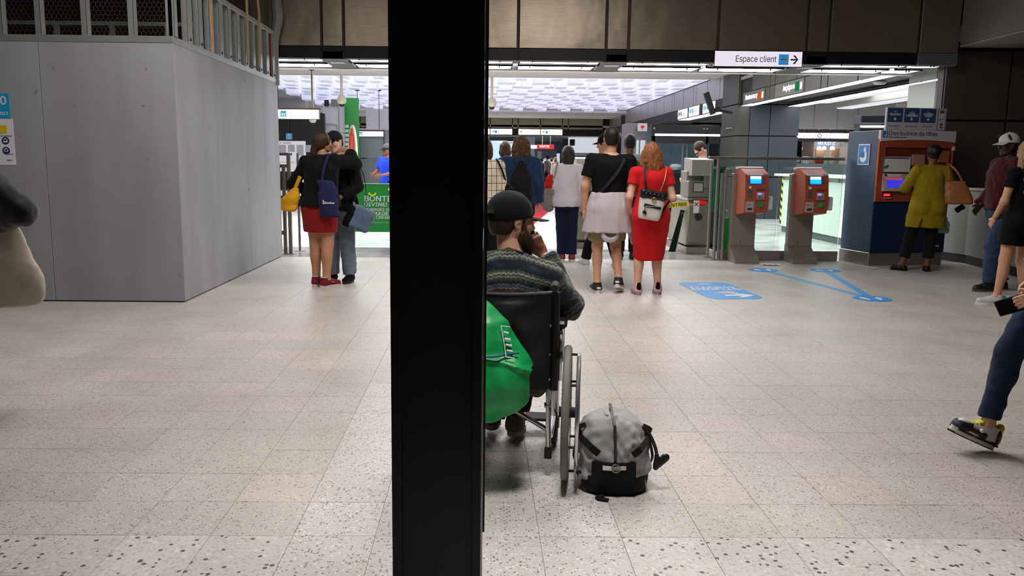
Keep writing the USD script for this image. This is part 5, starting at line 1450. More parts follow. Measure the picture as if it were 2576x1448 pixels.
        P += [cap(b, b + v1 * .045 * m, .0135 * m, .0115 * m, k=.008), cap(b + v1 * .045 * m, b + v1 * .045 * m + v2 * .034 * m, .0112 * m, .0085 * m, k=.004)]
        return P
    def head_prims(s):
        c, R, m = s.J['head'], s.R, s.s * s.hs * (.96 if s.fem else 1.0)
        W = lambda p: c + R @ (A3(p) * m)
        D = lambda v: R @ A3(v)
        E = lambda p, r, **kw: ell(W(p), A3(r) * m, R, **kw)
        C = lambda a, b, ra, rb=None, **kw: cap(W(a), W(b), ra * m, (ra if rb is None else rb) * m, **kw)
        q = [E((0, -.014, .036), (.076, .097, .088)), E((0, .02, -.015), (.066, .072, .085)), C((0, .02, -.05), (0, .062, -.088), .048, .026, k=.03), E((0, .074, -.094), (.02, .016, .016), k=.015)]
        for g in (-1, 1):
            q += [E((g * .036, .066, -.018), (.024, .022, .022), k=.02), C((g * .052, .0, -.045), (g * .03, .05, -.085), .02, .016, k=.025)]
            q += [E((g * .031, .092, .008), (.017, .014, .011), op='s', k=.012), E((g * .031, .079, .006), (.014, .014, .011), k=.004)]
            q += [C((g * .012, .094, .026), (g * .046, .083, .027), .0075, .006, k=.014)]
            q += [E((g * .077, -.008, -.002), (.0085, .021, .033), k=.01), E((g * .083, -.003, -.004), (.005, .011, .02), op='s', k=.006), C((g * .07, -.012, .0), (g * .074, -.006, .0), .014, .01, k=.01)]
        q += [C((0, .088, .016), (0, .108, -.024), .0085, .0115, k=.012), E((.011, .098, -.027), (.009, .01, .008), k=.006), E((-.011, .098, -.027), (.009, .01, .008), k=.006)]
        q += [C((-.018, .084, -.052), (.018, .084, -.052), .0062, k=.006), C((-.015, .083, -.063), (.015, .083, -.063), .0068, k=.006), C((-.02, .093, -.0575), (.02, .093, -.0575), .0022, op='s', k=.003)]
        q += [cap(s.J['neck'] + (0, 0, -.03), W((0, -.02, -.05)), .06 * s.s * (.85 if s.fem else 1), .054 * s.s * (.85 if s.fem else 1), k=.03)]
        return q
    def body(s, hands='LR', head=True, hhead=None, hhand=None, legs='LR', arms='LR', solid_only=False):
        q = s.torso() + s.shoulders() + s.seat()
        for sd in legs: q += s.leg(sd)
        for sd in arms: q += s.arm(sd)
        J = s.J
        q.append(cap(J['neck'] + (0, 0, -.06 * s.s), J['neck'] + (J['head'] - J['neck']) * .55, .062 * s.s * (.85 if s.fem else 1), .055 * s.s * (.85 if s.fem else 1)))
        for sd in legs:
            f = s.footmat(sd); an = J['ankle' + sd]
            q += [cap(an, an + f @ A3((0, .11, -.05)) * s.s, .036 * s.s, .026 * s.s), cap(an, an + f @ A3((0, -.035, -.05)) * s.s, .034 * s.s, .026 * s.s)]
        ms = [solid(q, s.h, .03 * s.s, relax=2)]
        if head:
            hm = solid(s.head_prims(), hhead or max(.0045, s.h * .5), .012, relax=1)
            ms.append(hm)
        for sd in hands:
            hd = s.handdef.get(sd, {})
            ms.append(solid(s.hand(sd, **hd), hhand or max(.0042, s.h * .4), .006, relax=1))
        try:
            M = None
            for m in ms:
                mm = m3.Manifold(m3.Mesh(vert_properties=np.asarray(m.vertices, np.float32), tri_verts=np.asarray(m.faces, np.uint32)))
                if mm.status() != m3.Error.NoError: raise ValueError
                M = mm if M is None else M + mm
            out = from_m3(M)
        except Exception:
            out = join(ms)
        p = part(s.path, 'body', out, s.skin, smooth=True)
        if head and s.h < .014:
            c, R, m = s.J['head'], s.R, s.s * s.hs * (.96 if s.fem else 1.0)
            for g in (-1, 1):
                e = xf(trimesh.creation.icosphere(2, .0115 * m), c + R @ (A3((g * .031, .0805, .006)) * m))
                ep = part(s.path, 'eye', e, eye_white, smooth=True)
                part(ep, 'iris', xf(trimesh.creation.icosphere(1, .0055 * m), c + R @ (A3((g * .031, .0875, .006)) * m)), eye_dark, smooth=True)
        return p
    def footmat(s, sd):
        yaw, pitch = s.foot[sd]
        return rot(yaw, -pitch)
    # ---- clothing
    def put(s, name, prims, look, h=None, k=.02, disp=None, relax=2, **kw):
        return part(s.path, name, solid(prims, h or s.h * .85, k, disp, relax), look, smooth=True, **kw)
    def top(s, look, name='shirt', pad=.012, hem=.86, sleeve=.55, cuff=.006, amp=.010, seed=1, grow=None, arms='LR', collar=True, **kw):
        q = s.torso(pad, hem, 1.47 if not s.fem else 1.455, grow=grow) + s.shoulders(pad * .9)
        if hem < .95: q += [p for p in s.seat(pad * .8)] if hem < .88 else []
        for sd in arms: q += s.arm(sd, pad, sleeve, cuff)
        if hem < .88:
            q.append(half((0, 0, -1), (0, 0, (hem + s.up) * s.s)))
        return s.put(name, q, look, disp=folds(amp, seed=seed, amp2=amp * .35), **kw)
    def local(s, P):
        a = math.radians(-s.rz); d = A3(P) - s.loc
        return A3((d[0] * math.cos(a) - d[1] * math.sin(a), d[0] * math.sin(a) + d[1] * math.cos(a), d[2]))
    def trousers(s, look, name='trousers', pad=.012, frac=1.95, flare=.012, kpad=.0, waist=1.03, amp=.007, seed=3, sides='LR', **kw):
        q = s.torso(pad, .80, waist) + s.seat(pad)
        for sd in sides: q += s.leg(sd, pad, frac, flare, kpad)
        return s.put(name, q, look, k=.025, disp=folds(amp, (10, 10, 9), seed, amp * .4), **kw)
    def shoe(s, sd, look, sole, L=.285, hgt=.1, toe=.045, solez=.028, name='shoe', accent=None, heelup=True, low=False):
        m = s.s; f = s.footmat(sd); an = s.J['ankle' + sd]
        O = an - f @ A3((0, 0, .085)) * m       # sole plane under the ankle
        W = lambda p: O + f @ (A3(p) * m)
        y0, y1 = -.085, L - .085
        q = [cap(W((0, y0 + .042, .04)), W((0, .03, .045)), .040 * m, .043 * m), cap(W((0, .03, .05)), W((.0, y1 - .045, .038)), .045 * m, .041 * m, flat=(f @ A3((0, 0, 1)), .9)), cap(W((0, .0, .06)), W((0, .07, .05)), .047 * m, .043 * m), cap(W((0, -.018, .05)), W((0, -.014, hgt + .014)), .049 * m, .046 * m, end='b')]
        if low:
            q = q[:2] + [cap(W((0, -.03, .045)), W((0, -.03, .062)), .04 * m, .04 * m, end='b')]
        q.append(half(f @ A3((0, 0, -1)), W((0, 0, solez * .92))))
        p = part(s.path, name, solid(q, .006 if s.h < .013 else .009, .02, relax=1), look, smooth=True)
        out = [(.043 * math.sin(t) * (1.0 if math.cos(t) > 0 else .88), (y0 + y1) / 2 + (y1 - y0) / 2 * 1.02 * math.cos(t) ) for t in np.linspace(0, 2 * np.pi, 28, endpoint=False)]
        out = [(x * (1.26 - .25 * abs((y - (y0 + y1) / 2) / (y1 - y0)) ** 2), y) for x, y in out]
        sm = prism(out, 'z', 0, solez)
        sm.vertices = O + (f @ (np.asarray(sm.vertices) * m).T).T
        part(p, 'sole', sm, sole, smooth=35)
        return p, W, f
    def hair(s, look, style='short', amp=.006, seed=5, extra=(), h=None, name='hair', k=.02, kind=None):
        c, R, m = s.J['head'], s.R, s.s * s.hs * (.96 if s.fem else 1.0)
        W = lambda p: c + R @ (A3(p) * m)
        E = lambda p, r, **kw: ell(W(p), A3(r) * m, R, **kw)
        q = [E((0, -.018, .04), (.084, .104, .096))]
        if style == 'short':
            q += [E((0, -.05, -.015), (.07, .06, .07)), E((0, .1, -.03), (.085, .075, .1), op='s', k=.01), E((0, .0, -.14), (.13, .16, .085), op='s', k=.01), E((0, .115, .012), (.086, .076, .078), op='s', k=.008)]
        else:
            for p, r in extra: q.append(E(p, r))
            q += [E((0, .1, -.04), (.07, .07, .105), op='s', k=.012)]
        g = folds(amp, (40, 40, 12), seed, amp * .5)
        return part(s.path, name, solid(q, h or max(.006, s.h * .6), k, g, relax=1), look, smooth=True)
    def w(s, p):
        """Figure space to world space."""
        a = math.radians(s.rz); p = A3(p)
        return s.loc + A3((p[0] * math.cos(a) - p[1] * math.sin(a), p[0] * math.sin(a) + p[1] * math.cos(a), p[2]))
    def carried(s, name, label, cat, base):
        """A thing that the figure carries: its own top-level object; returns add(part, mesh, look)."""
        t = thing(name, label, cat, s.w(base), s.rz)
        base = A3(base)
        def add(n, mesh, look, parent=None, smooth=35, **kw):
            mesh = join(mesh).copy(); mesh.vertices = np.asarray(mesh.vertices) - base
            return part(parent or t, n, mesh, look, smooth=smooth, **kw)
        return add
def strap(pts, w=.03, t=.004, up=(0, -1, 0), n=8):
    return tube(bez(pts, n), 0, flat=(w, t), up=up)

# ================================================================== the people
# woman in the red dress
f = Fig('woman with auburn hair in a red fitted dress, white backpack on her back', (on_floor(1614, 732)[0] + .015, 8.98), 0, 1.64, True, 1.16, skin='fair', head=(-6, 6, 0), lean=(0, .02), legw=1.08,
        ankleL=(-.112, -.03, .085), ankleR=(.135, .02, .085), kneeL=(-.10, .02, .49), kneeR=(.11, .05, .49), elL=(-.25, -.06, 1.14), wrL=(-.225, .08, .92), elR=(.255, -.05, 1.13), wrR=(.19, .16, 1.03), foot=dict(L=(4, 0), R=(-8, 0)))
f.handdef['R'] = dict(d=(-.5, .6, .2)); f.body()
red = cloth('red_dress', '#c4161c', vary=.05)
zz = [.40, .47, .58, .72, .85, .94, 1.02, 1.10, 1.16, 1.26, 1.34, 1.40, 1.455]
m_ = f.s
q = [loft(np.array(zz) * m_, .012, np.array([.0, .0, -.005, -.01, -.018, -.02, -.01, 0, 0, .006, .006, -.004, -.01]) * m_, np.array([.165, .18, .195, .212, .222, .228, .208, .186, .178, .186, .19, .178, .085]) * m_, np.array([.115, .12, .13, .148, .16, .165, .15, .136, .132, .142, .145, .118, .07]) * m_)] + f.seat(.014) + f.shoulders(.012) + f.arm('L', .014, .5, .01) + f.arm('R', .014, .5, .01)
f.put('dress', q, red, disp=folds(.006, (6, 6, 5), 4, .002))
f.hair(hairs['auburn'], 'long', .01, 3, [((0, -.04, .0), (.112, .105, .12)), ((0, -.045, -.07), (.13, .085, .13)), ((-.065, -.04, -.13), (.072, .065, .12)), ((.065, -.045, -.13), (.072, .065, .12)), ((0, -.05, -.17), (.105, .06, .09))])
pink = mat('shoe_pink', '#c99aa4', .6)
for sd in 'LR':
    p, W, fm = f.shoe(sd, pink, mat('sole_pink', '#a88a86', .6))
    part(p, 'heel_collar', solid([cap(W((0, -.055, .075)), W((0, -.06, .125)), .026, .022)], .006, 0), black_cloth, smooth=True)
add = f.carried('backpack', 'white and black leather backpack on the back of the woman in the red dress', 'backpack', (-.04, -.2, .84))
Rb = rot(0, 0, 9)
bc = A3((-.035, -.235, .985))
wh = mat('bag_white', '#cfcac0', .5, vary=.05)
bk = mat('bag_black', '#141213', .35, spec=.5)
Bq = lambda p: bc + Rb @ A3(p)
add('bag_body', solid([loft([.80, .84, .95, 1.06, 1.10], 0, 0, [.105, .118, .13, .135, .12], [.045, .058, .06, .055, .04], e=3.5)], .009, 0).apply_translation((0, 0, -.95)).apply_transform(np.vstack([np.column_stack([Rb, bc + A3((0, 0, -.0))]), [0, 0, 0, 1]])), wh)
add('flap', solid([rbx(Bq((0, -.004, .115)), (.142, .064, .052), .03, Rb)], .009, 0, folds(.004, (20, 20, 20))), bk)
add('zip_pocket', solid([rbx(Bq((.005, -.062, -.005)), (.092, .008, .016), .006, rot(0, 0, 12))], .005, 0), bk)
add('zip_line', tube([Bq((-.075, -.072, -.012)), Bq((.085, -.072, .006))], .003, 6), steel)
add('buckle', xf(trimesh.creation.torus(.02, .006, 16, 8), Bq((.005, -.072, .07)), rx=90), mat('buckle_gold', '#b9a06a', .3, .8))
add('charm', solid([ell(Bq((-.075, -.075, -.075)), (.018, .012, .02)), ell(Bq((-.06, -.075, -.085)), (.015, .012, .02)), cap(Bq((-.07, -.07, -.03)), Bq((-.07, -.072, -.06)), .004)], .004, .006), bk)
for k in range(5):
    add('stud', xf(trimesh.creation.icosphere(1, .007), Bq((-.09 + .045 * k, -.066, .125 + .0 * k))), steel)
add('strap', strap([(-.07, -.2, 1.10), (-.095, -.17, 1.27), (-.085, -.1, 1.42), (-.075, -.02, 1.43)], .022, .005), bk)
add('chain_strap', tube(bez([(.045, -.19, 1.085), (.11, -.165, 1.24), (.14, -.1, 1.37), (.12, -.02, 1.42)], 8), .007, 6), mat('chain_gold', '#a8895a', .35, .8))
add('strap', strap([(.09, -.215, .92), (.15, -.15, .99), (.2, -.06, 1.04), (.17, .06, 1.05)], .02, .005, (.4, -.8, 0)), bk)

# man in the black T-shirt with a shirt tied round the waist
f = Fig('man in a black t-shirt and beige shorts with a pale shirt tied round his waist', (on_floor(1525, 722)[0] - .05, 9.15), 1, 1.80, False, 1.13, skin='olive', head=(4, 2, 0), lean=(.01, .0),
        ankleL=(-.115, -.09, .085), kneeL=(-.105, .03, .49), ankleR=(.118, -.10, .135), kneeR=(.10, .06, .50), elL=(-.262, -.02, 1.14), wrL=(-.262, .02, .89), elR=(.262, -.05, 1.14), wrR=(.20, .17, 1.06), foot=dict(L=(6, 0), R=(-20, -14)))
f.handdef['R'] = dict(d=(-.4, .9, .1)); f.body()
f.top(black_cloth, 't_shirt', .014, .98, .62, .012, seed=11)
khaki = cloth('khaki', '#8f8668')
f.trousers(khaki, 'shorts', .022, .86, .026, waist=1.0, seed=8)
f.put('tied_shirt', [loft(np.array([.655, .70, .80, .90, .98, 1.05, 1.08]) * f.s, .0, -.02, np.array([.285, .275, .255, .24, .222, .205, .198]) * f.s, np.array([.2, .2, .2, .195, .182, .165, .158]) * f.s), *f.seat(.035), cap((-.25, -.02, .60), (-.17, -.05, .92), .022, .05, flat=((1, .3, 0), .6)), cap((.27, -.05, .56), (.17, -.05, .9), .026, .05, flat=((1, .3, 0), .6))], cloth('tied_grey', '#b9aeb0', vary=.04), k=.02, disp=folds(.014, (14, 14, 2), 21, .003))
f.put('shirt_hem', [ell((.0, -.16, .65), (.1, .05, .085)), ell((.0, -.16, .68), (.066, .09, .06), op='s')], cloth('white_hem', '#cdc9d2', vary=.04), k=.01)
f.hair(hairs['black'], 'short', .003, 4)
canvas = mat('canvas_black', '#1c1919', .7)
for sd in 'LR':
    p, W, fm = f.shoe(sd, canvas, sole_white, solez=.036)
    part(p, 'heel_patch', solid([cap(W((-.012, -.082, .058)), W((.012, -.082, .058)), .013, .013, flat=(fm @ A3((0, 1, 0)), .5))], .005, 0), sole_white, smooth=True)
add = f.carried('crossbody_strap', 'dark crossbody bag strap over the back of the man in the black t-shirt', 'bag', (.1, -.15, 1.04))
add('strap', strap([(-.15, -.09, 1.07), (-.08, -.155, 1.16), (.05, -.165, 1.32), (.13, -.12, 1.455), (.14, -.03, 1.5)], .035, .005), cloth('strap_dark', '#232323'))
add('pouch', solid([rbx((-.17, .06, 1.05), (.05, .10, .075), .03)], .01, 0), black_cloth)

# woman in the white blouse
f = Fig('woman with dark shoulder-length hair in a white blouse and navy trousers', (on_floor(1423, 655)[0], 12.1), 2, 1.66, True, 1.0, skin='tan', head=(0, 0, 0), elL=(-.25, -.03, 1.16), wrL=(-.20, .16, 1.10), elR=(.245, -.03, 1.13), wrR=(.25, .04, .88), ankleL=(-.06, 0, .085), ankleR=(.09, -.05, .085), kneeL=(-.07, .03, .49), kneeR=(.09, .02, .49))
f.body()
f.top(cloth('white_blouse', '#d8d2d6', vary=.03), 'blouse', .022, .84, 1.9, .01, .014, 5, grow=[(.84, .045), (1.0, .05), (1.15, .045), (1.3, .02), (1.45, 0)])
f.trousers(cloth('navy_trousers', '#141b33'), 'trousers', .014, 1.97, .024, .012, seed=13)
f.hair(hairs['greyblack'], 'long', .006, 8, [((0, -.02, .02), (.1, .11, .11)), ((0, -.035, -.05), (.108, .085, .12)), ((0, -.05, -.12), (.085, .06, .1)), ((.01, -.06, -.2), (.05, .035, .08))])
for sd in 'LR':
    f.shoe(sd, mat('shoe_red_dull', '#7a2630', .6), sole_white)
add = f.carried('shoulder_bag', 'soft grey knitted bag under the arm of the woman in the white blouse', 'bag', (-.30, -.04, .74))
add('bag_body', solid([loft([.72, .76, .86, .98, 1.10], [-.27, -.275, -.285, -.285, -.27], -.02, [.03, .075, .1, .095, .06], [.03, .06, .08, .07, .05])], .01, .02, folds(.016, (30, 30, 30), 3)), cloth('knit_grey', '#8d857d', vary=.45, vscale=60, bump=.8, bscale=90))
add('strap', strap([(-.26, -.05, 1.08), (-.2, -.1, 1.25), (-.165, -.08, 1.42), (-.15, 0, 1.45)], .03, .006), cloth('knit_strap', '#a39a8f'))
add = f.carried('folded_scarf', 'bright red cloth bundle on the grey bag of the woman in the white blouse', 'scarf', (-.27, -.07, 1.07))
add('bundle', solid([ell((-.265, -.06, 1.15), (.07, .05, .11)), ell((-.29, -.03, 1.08), (.05, .05, .05)), cap((-.33, -.03, 1.08), (-.40, -.02, .88), .03, .02)], .008, .02, folds(.02, (25, 25, 25), 6)), cloth('scarf_red', '#c8281f'))
add('fringe', solid([cap((-.335, -.02, 1.02), (-.385, -.02, .84), .03, .018, flat=((0, 1, 0), .5))], .008, 0), cloth('scarf_dark_red', '#8f1c22'))

# person with navy jacket and black backpack
f = Fig('person with shaggy light brown hair, navy jacket and dark clothes', (.55, 11.3), -3, 1.76, False, .96, skin='fair', head=(6, 0, 0))
f.body()
f.top(cloth('navy_jacket', '#1c3350'), 'jacket', .037, .84, 1.95, .012, .016, 31, grow=[(.84, .02), (1.2, .03), (1.4, .01)])
f.trousers(black_cloth, 'trousers', .02, 1.96, .02, .012)
f.hair(hairs['light'], 'long', .02, 12, [((0, -.02, .02), (.115, .115, .115)), ((0, -.03, -.04), (.125, .1, .12)), ((-.06, -.03, -.12), (.065, .07, .09)), ((.06, -.03, -.12), (.065, .07, .09))])
for sd in 'LR': f.shoe(sd, black_cloth, sole_dark)
add = f.carried('backpack', 'slouchy black backpack on the person with shaggy brown hair', 'backpack', (0, -.25, .85))
add('bag_body', solid([loft([.84, .88, 1.0, 1.15, 1.28, 1.38, 1.42], 0, [-.22, -.235, -.245, -.24, -.22, -.18, -.165], [.13, .16, .175, .165, .13, .075, .05], [.06, .10, .12, .115, .09, .055, .04])], .011, .02, folds(.012, (12, 12, 9), 2)), cloth('pack_black', '#101113', sheen=.05))
add('front_pocket', solid([loft([.87, .9, 1.0, 1.1, 1.14], 0, -.31, [.1, .125, .13, .12, .1], [.03, .05, .055, .045, .03])], .011, .02, folds(.006, (12, 12, 9), 5)), cloth('pack_black2', '#18191c', sheen=.05))
for g in (-1, 1):
    add('strap', strap([(g * .06, -.16, 1.40), (g * .1, -.1, 1.475), (g * .115, .02, 1.47), (g * .13, .13, 1.3)], .05, .012), cloth('pack_strap', '#25262a'))
add('grab_loop', tube(bez([(-.03, -.16, 1.41), (0, -.15, 1.45), (.03, -.16, 1.41)], 6), .008, 6), black_cloth)

# person in blue behind them
f = Fig('person in a bright blue hooded top half hidden behind the black backpack', (.37, 12.6), 0, 1.72, False, .95, skin='fair', h=.013)
f.body(); f.top(cloth('royal_blue', '#16349a'), 'hoodie', .025, .84, 1.95)
f.trousers(black_cloth); f.hair(hairs['light'], 'long', .01, 14, [((0, -.03, -.03), (.095, .085, .1))])
f.put('hood', [ell((0, -.09, 1.45), (.12, .08, .07))], cloth('royal_blue', '#16349a'))
for sd in 'LR': f.shoe(sd, canvas, sole_white)

# woman in the checked shirt, half behind the column
f = Fig('woman with dark brown bob in a cream checked overshirt, partly behind the steel column', (.055, 10.4), 6, 1.70, True, 1.08, skin='fair', head=(-18, 4, 0))
f.body()
chk = usdkit.material(stage, '/World/Looks/checked_cloth', {'t': ('texture_coordinate', {}), 's': ('separate_xyz', {}),
    'fx': ('math', dict(math_type='pingpong', value2=.034)), 'lx': ('math', dict(math_type='less_than', value2=.0028)), 'fz': ('math', dict(math_type='pingpong', value2=.045)), 'lz': ('math', dict(math_type='less_than', value2=.003)),
    'ma': ('math', dict(math_type='maximum')), 'mx': ('mix_color', dict(a=lin('#c9b9a4'), b=lin('#3a3631'))), 'p': ('principled_bsdf', dict(roughness=.85, specular_ior_level=.2))},
    [('t.object', 's.vector'), ('s.x', 'fx.value1'), ('fx.value', 'lx.value1'), ('s.z', 'fz.value1'), ('fz.value', 'lz.value1'), ('lx.value', 'ma.value1'), ('lz.value', 'ma.value2'), ('ma.value', 'mx.fac'), ('mx.result', 'p.base_color')], surface='p.BSDF')
f.top(chk, 'overshirt', .03, .82, 1.9, .015, .008, 17, grow=[(.82, .03), (1.1, .045), (1.3, .02), (1.45, 0)])
f.trousers(black_cloth, flare=.02); f.hair(hairs['brown'], 'long', .006, 2, [((0, -.02, .02), (.105, .11, .11)), ((0, -.03, -.05), (.115, .09, .12)), ((.04, -.02, -.1), (.065, .06, .07))])
for sd in 'LR': f.shoe(sd, canvas, sole_white)
add = f.carried('handbag', 'black shoulder bag at the right hip of the woman in the checked overshirt', 'bag', (.30, 0, .86))
add('bag_body', solid([loft([.86, .90, 1.0, 1.12, 1.16], .285, -.02, [.04, .06, .07, .06, .03], [.1, .13, .14, .12, .09])], .011, .02), black_cloth)
add('strap', strap([(.27, -.05, 1.14), (.22, -.12, 1.28), (.16, -.12, 1.42), (.14, 0, 1.47)], .02, .005), black_cloth)

# man with the cap seen in profile
f = Fig('man with black cap looking left, white and black top, beside the black t-shirt man', (on_floor(1482, 662)[0] + .12, 11.35), 12, 1.80, False, .92, skin='tan', head=(52, 8, 0), elL=(-.21, .06, 1.15), wrL=(-.12, .25, 1.05), elR=(.21, .06, 1.15), wrR=(.12, .25, 1.05), ankleL=(-.2, .1, .085), kneeL=(-.12, .08, .5), ankleR=(.16, -.15, .1), kneeR=(.09, .02, .5), foot=dict(L=(8, 0), R=(-6, -12)))
f.body(); f.top(cloth('white_tee', '#c9c6c8'), 't_shirt', .016, .88, .6, .01, seed=3)
f.trousers(black_cloth, pad=.016, seed=5); f.hair(hairs['black'], 'short')
def baseball_cap(f, look, brim, off=0.0, h=.006, name='cap', flatb=False, bl=.088, dz=0.0):
    c, R, m = f.J['head'], f.R, f.s * f.hs * (.96 if f.fem else 1.0)
    W = lambda p: c + R @ (A3(p) * m)
    q = [ell(W((0, -.016, .046 + dz * .6)), A3((.092, .112, .098 - dz * .35)) * m, R), half(R @ A3((0, .16, -1)), W((0, 0, .028 + dz)))]
    p = part(f.path, name, solid(q, h, 0, folds(.002, (20, 20, 20)), relax=1), look, smooth=True)
    V, F_ = [], []
    nu, nv = 14, 7
    for layer in (0, 1):
        for i in range(nu):
            a = math.radians(-62 + 124 * i / (nu - 1))
            for j in range(nv):
                t = j / (nv - 1)
                x = math.sin(a) * (.085 - .006 * t); y = .0 + math.cos(a) * .085 + t * (bl * math.cos(a * .75))
                z = .046 + dz - (.008 if flatb else .018) * t - (.32 if flatb else .45) * x * x * 6 * (.4 + .6 * t) - .004 * layer
                V.append(W((x, y, z)))
    g = lambda l, i, j: l * nu * nv + i * nv + j
    for i in range(nu - 1):
        for j in range(nv - 1):
            F_ += [(g(0, i, j), g(0, i + 1, j), g(0, i + 1, j + 1), g(0, i, j + 1)), (g(1, i, j + 1), g(1, i + 1, j + 1), g(1, i + 1, j), g(1, i, j))]
        F_ += [(g(0, i, nv - 1), g(0, i + 1, nv - 1), g(1, i + 1, nv - 1), g(1, i, nv - 1)), (g(0, i + 1, 0), g(0, i, 0), g(1, i, 0), g(1, i + 1, 0))]
    for i in (0, nu - 1):
        for j in range(nv - 1):
            F_.append((g(0, i, j), g(0, i, j + 1), g(1, i, j + 1), g(1, i, j)))
    part(p, 'brim', tm(V, F_), brim, smooth=40)
    part(p, 'button', xf(trimesh.creation.icosphere(1, .008), W((0, -.016, .144))), look)
    return p, W
baseball_cap(f, black_cloth, black_cloth)
for sd in 'LR': f.shoe(sd, mat('shoe_white_black', '#b8b4b0', .6), sole_white)

# man with grey shirt and grey backpack
f = Fig('man in a light grey shirt and dark jeans with a grey backpack', (on_floor(1573, 650)[0], 12.35), -2, 1.84, False, 1.05, skin='brown', head=(-6, 4, 0), elR=(.28, -.03, 1.14), wrR=(.24, .16, .98))
f.body(); f.top(cloth('grey_shirt', '#9ba0a6', vary=.04), 'shirt', .02, .90, 1.5, .012, .007, 9, grow=[(.9, .02), (1.2, .03), (1.4, .01)])
f.trousers(cloth('dark_jeans', '#17181c'), pad=.018, flare=.014, seed=15); f.hair(hairs['black'], 'short', .002)
for sd in 'LR': f.shoe(sd, mat('shoe_brown_black', '#201a18', .5), sole_dark)
add = f.carried('backpack', 'grey-green backpack on the man in the light grey shirt', 'backpack', (0, -.25, .98))
gp_ = cloth('pack_grey', '#4d5350')
add('bag_body', solid([loft([.98, 1.02, 1.15, 1.32, 1.44, 1.5], 0, -.23, [.13, .155, .165, .155, .12, .06], [.06, .1, .11, .1, .07, .04], e=2.6)], .011, .02, folds(.008, (10, 10, 8), 4)), gp_)
add('pocket', solid([rbx((0, -.335, 1.12), (.11, .035, .09), .03)], .011, 0), cloth('pack_grey_dark', '#3a403e'))
for g in (-1, 1):
    add('strap', strap([(g * .06, -.15, 1.46), (g * .1, -.08, 1.5), (g * .12, .05, 1.47), (g * .14, .13, 1.28)], .05, .012), gp_)

# ================================================================== wheelchair and the man in it
WCX, WCY, WRZ = .117, 3.635, -7.5
chrome = mat('chrome', '#c9c9cc', .16, 1.0)
WHC = thing('wheelchair', 'chrome framed wheelchair with black sling back seen from behind', 'wheelchair', (WCX, WCY, 0), WRZ)
vinyl = mat('black_vinyl', '#151416', .42, spec=.45, vary=.15, vscale=12, bump=.15, bscale=120)
rubber = mat('grey_rubber', '#77756c', .75)
tyre_dark = mat('black_rubber', '#1b1a19', .7)
def sheet(nu, nv, fn, t):
    g = np.meshgrid(np.linspace(0, 1, nu), np.linspace(0, 1, nv), indexing='ij')
    V = np.array([fn(u, v) for u, v in zip(g[0].ravel(), g[1].ravel())])
    idx = np.arange(nu * nv).reshape(nu, nv)
    q = np.stack([idx[:-1, :-1].ravel(), idx[1:, :-1].ravel(), idx[1:, 1:].ravel(), idx[:-1, 1:].ravel()], 1)
    W = V + A3(t)
    n = nu * nv
    rim = [idx[:, 0], idx[-1, :], idx[::-1, -1], idx[0, ::-1]]
    sd = []
    for r in rim:
        for a, b in zip(r[:-1], r[1:]): sd.append((b, a, a + n, b + n))
    return tm(np.vstack([V, W]), np.vstack([q, q[:, ::-1] + n, np.array(sd)]))
def back_fn(u, v):
    x = -.226 + .452 * u; z = .425 + .435 * v - .012 * math.sin(math.pi * u) * (v > .9)
    s = math.sin(math.pi * u)
    y = -.048 - .05 * s * (1 - .3 * v) - .008 * math.sin(9 * v + 2.2 * u) * s - .006 * math.sin(14 * v - 5 * u) * s
    return (x, y, z)
part(WHC, 'back_sling', sheet(30, 30, back_fn, (0, .012, 0)), vinyl, smooth=50)
part(WHC, 'top_piping', tube([np.array(back_fn(u, 1)) + (0, .004, .0) for u in np.linspace(0, 1, 18)], .008, 8), mat('vinyl_piping', '#3b3a3c', .5))
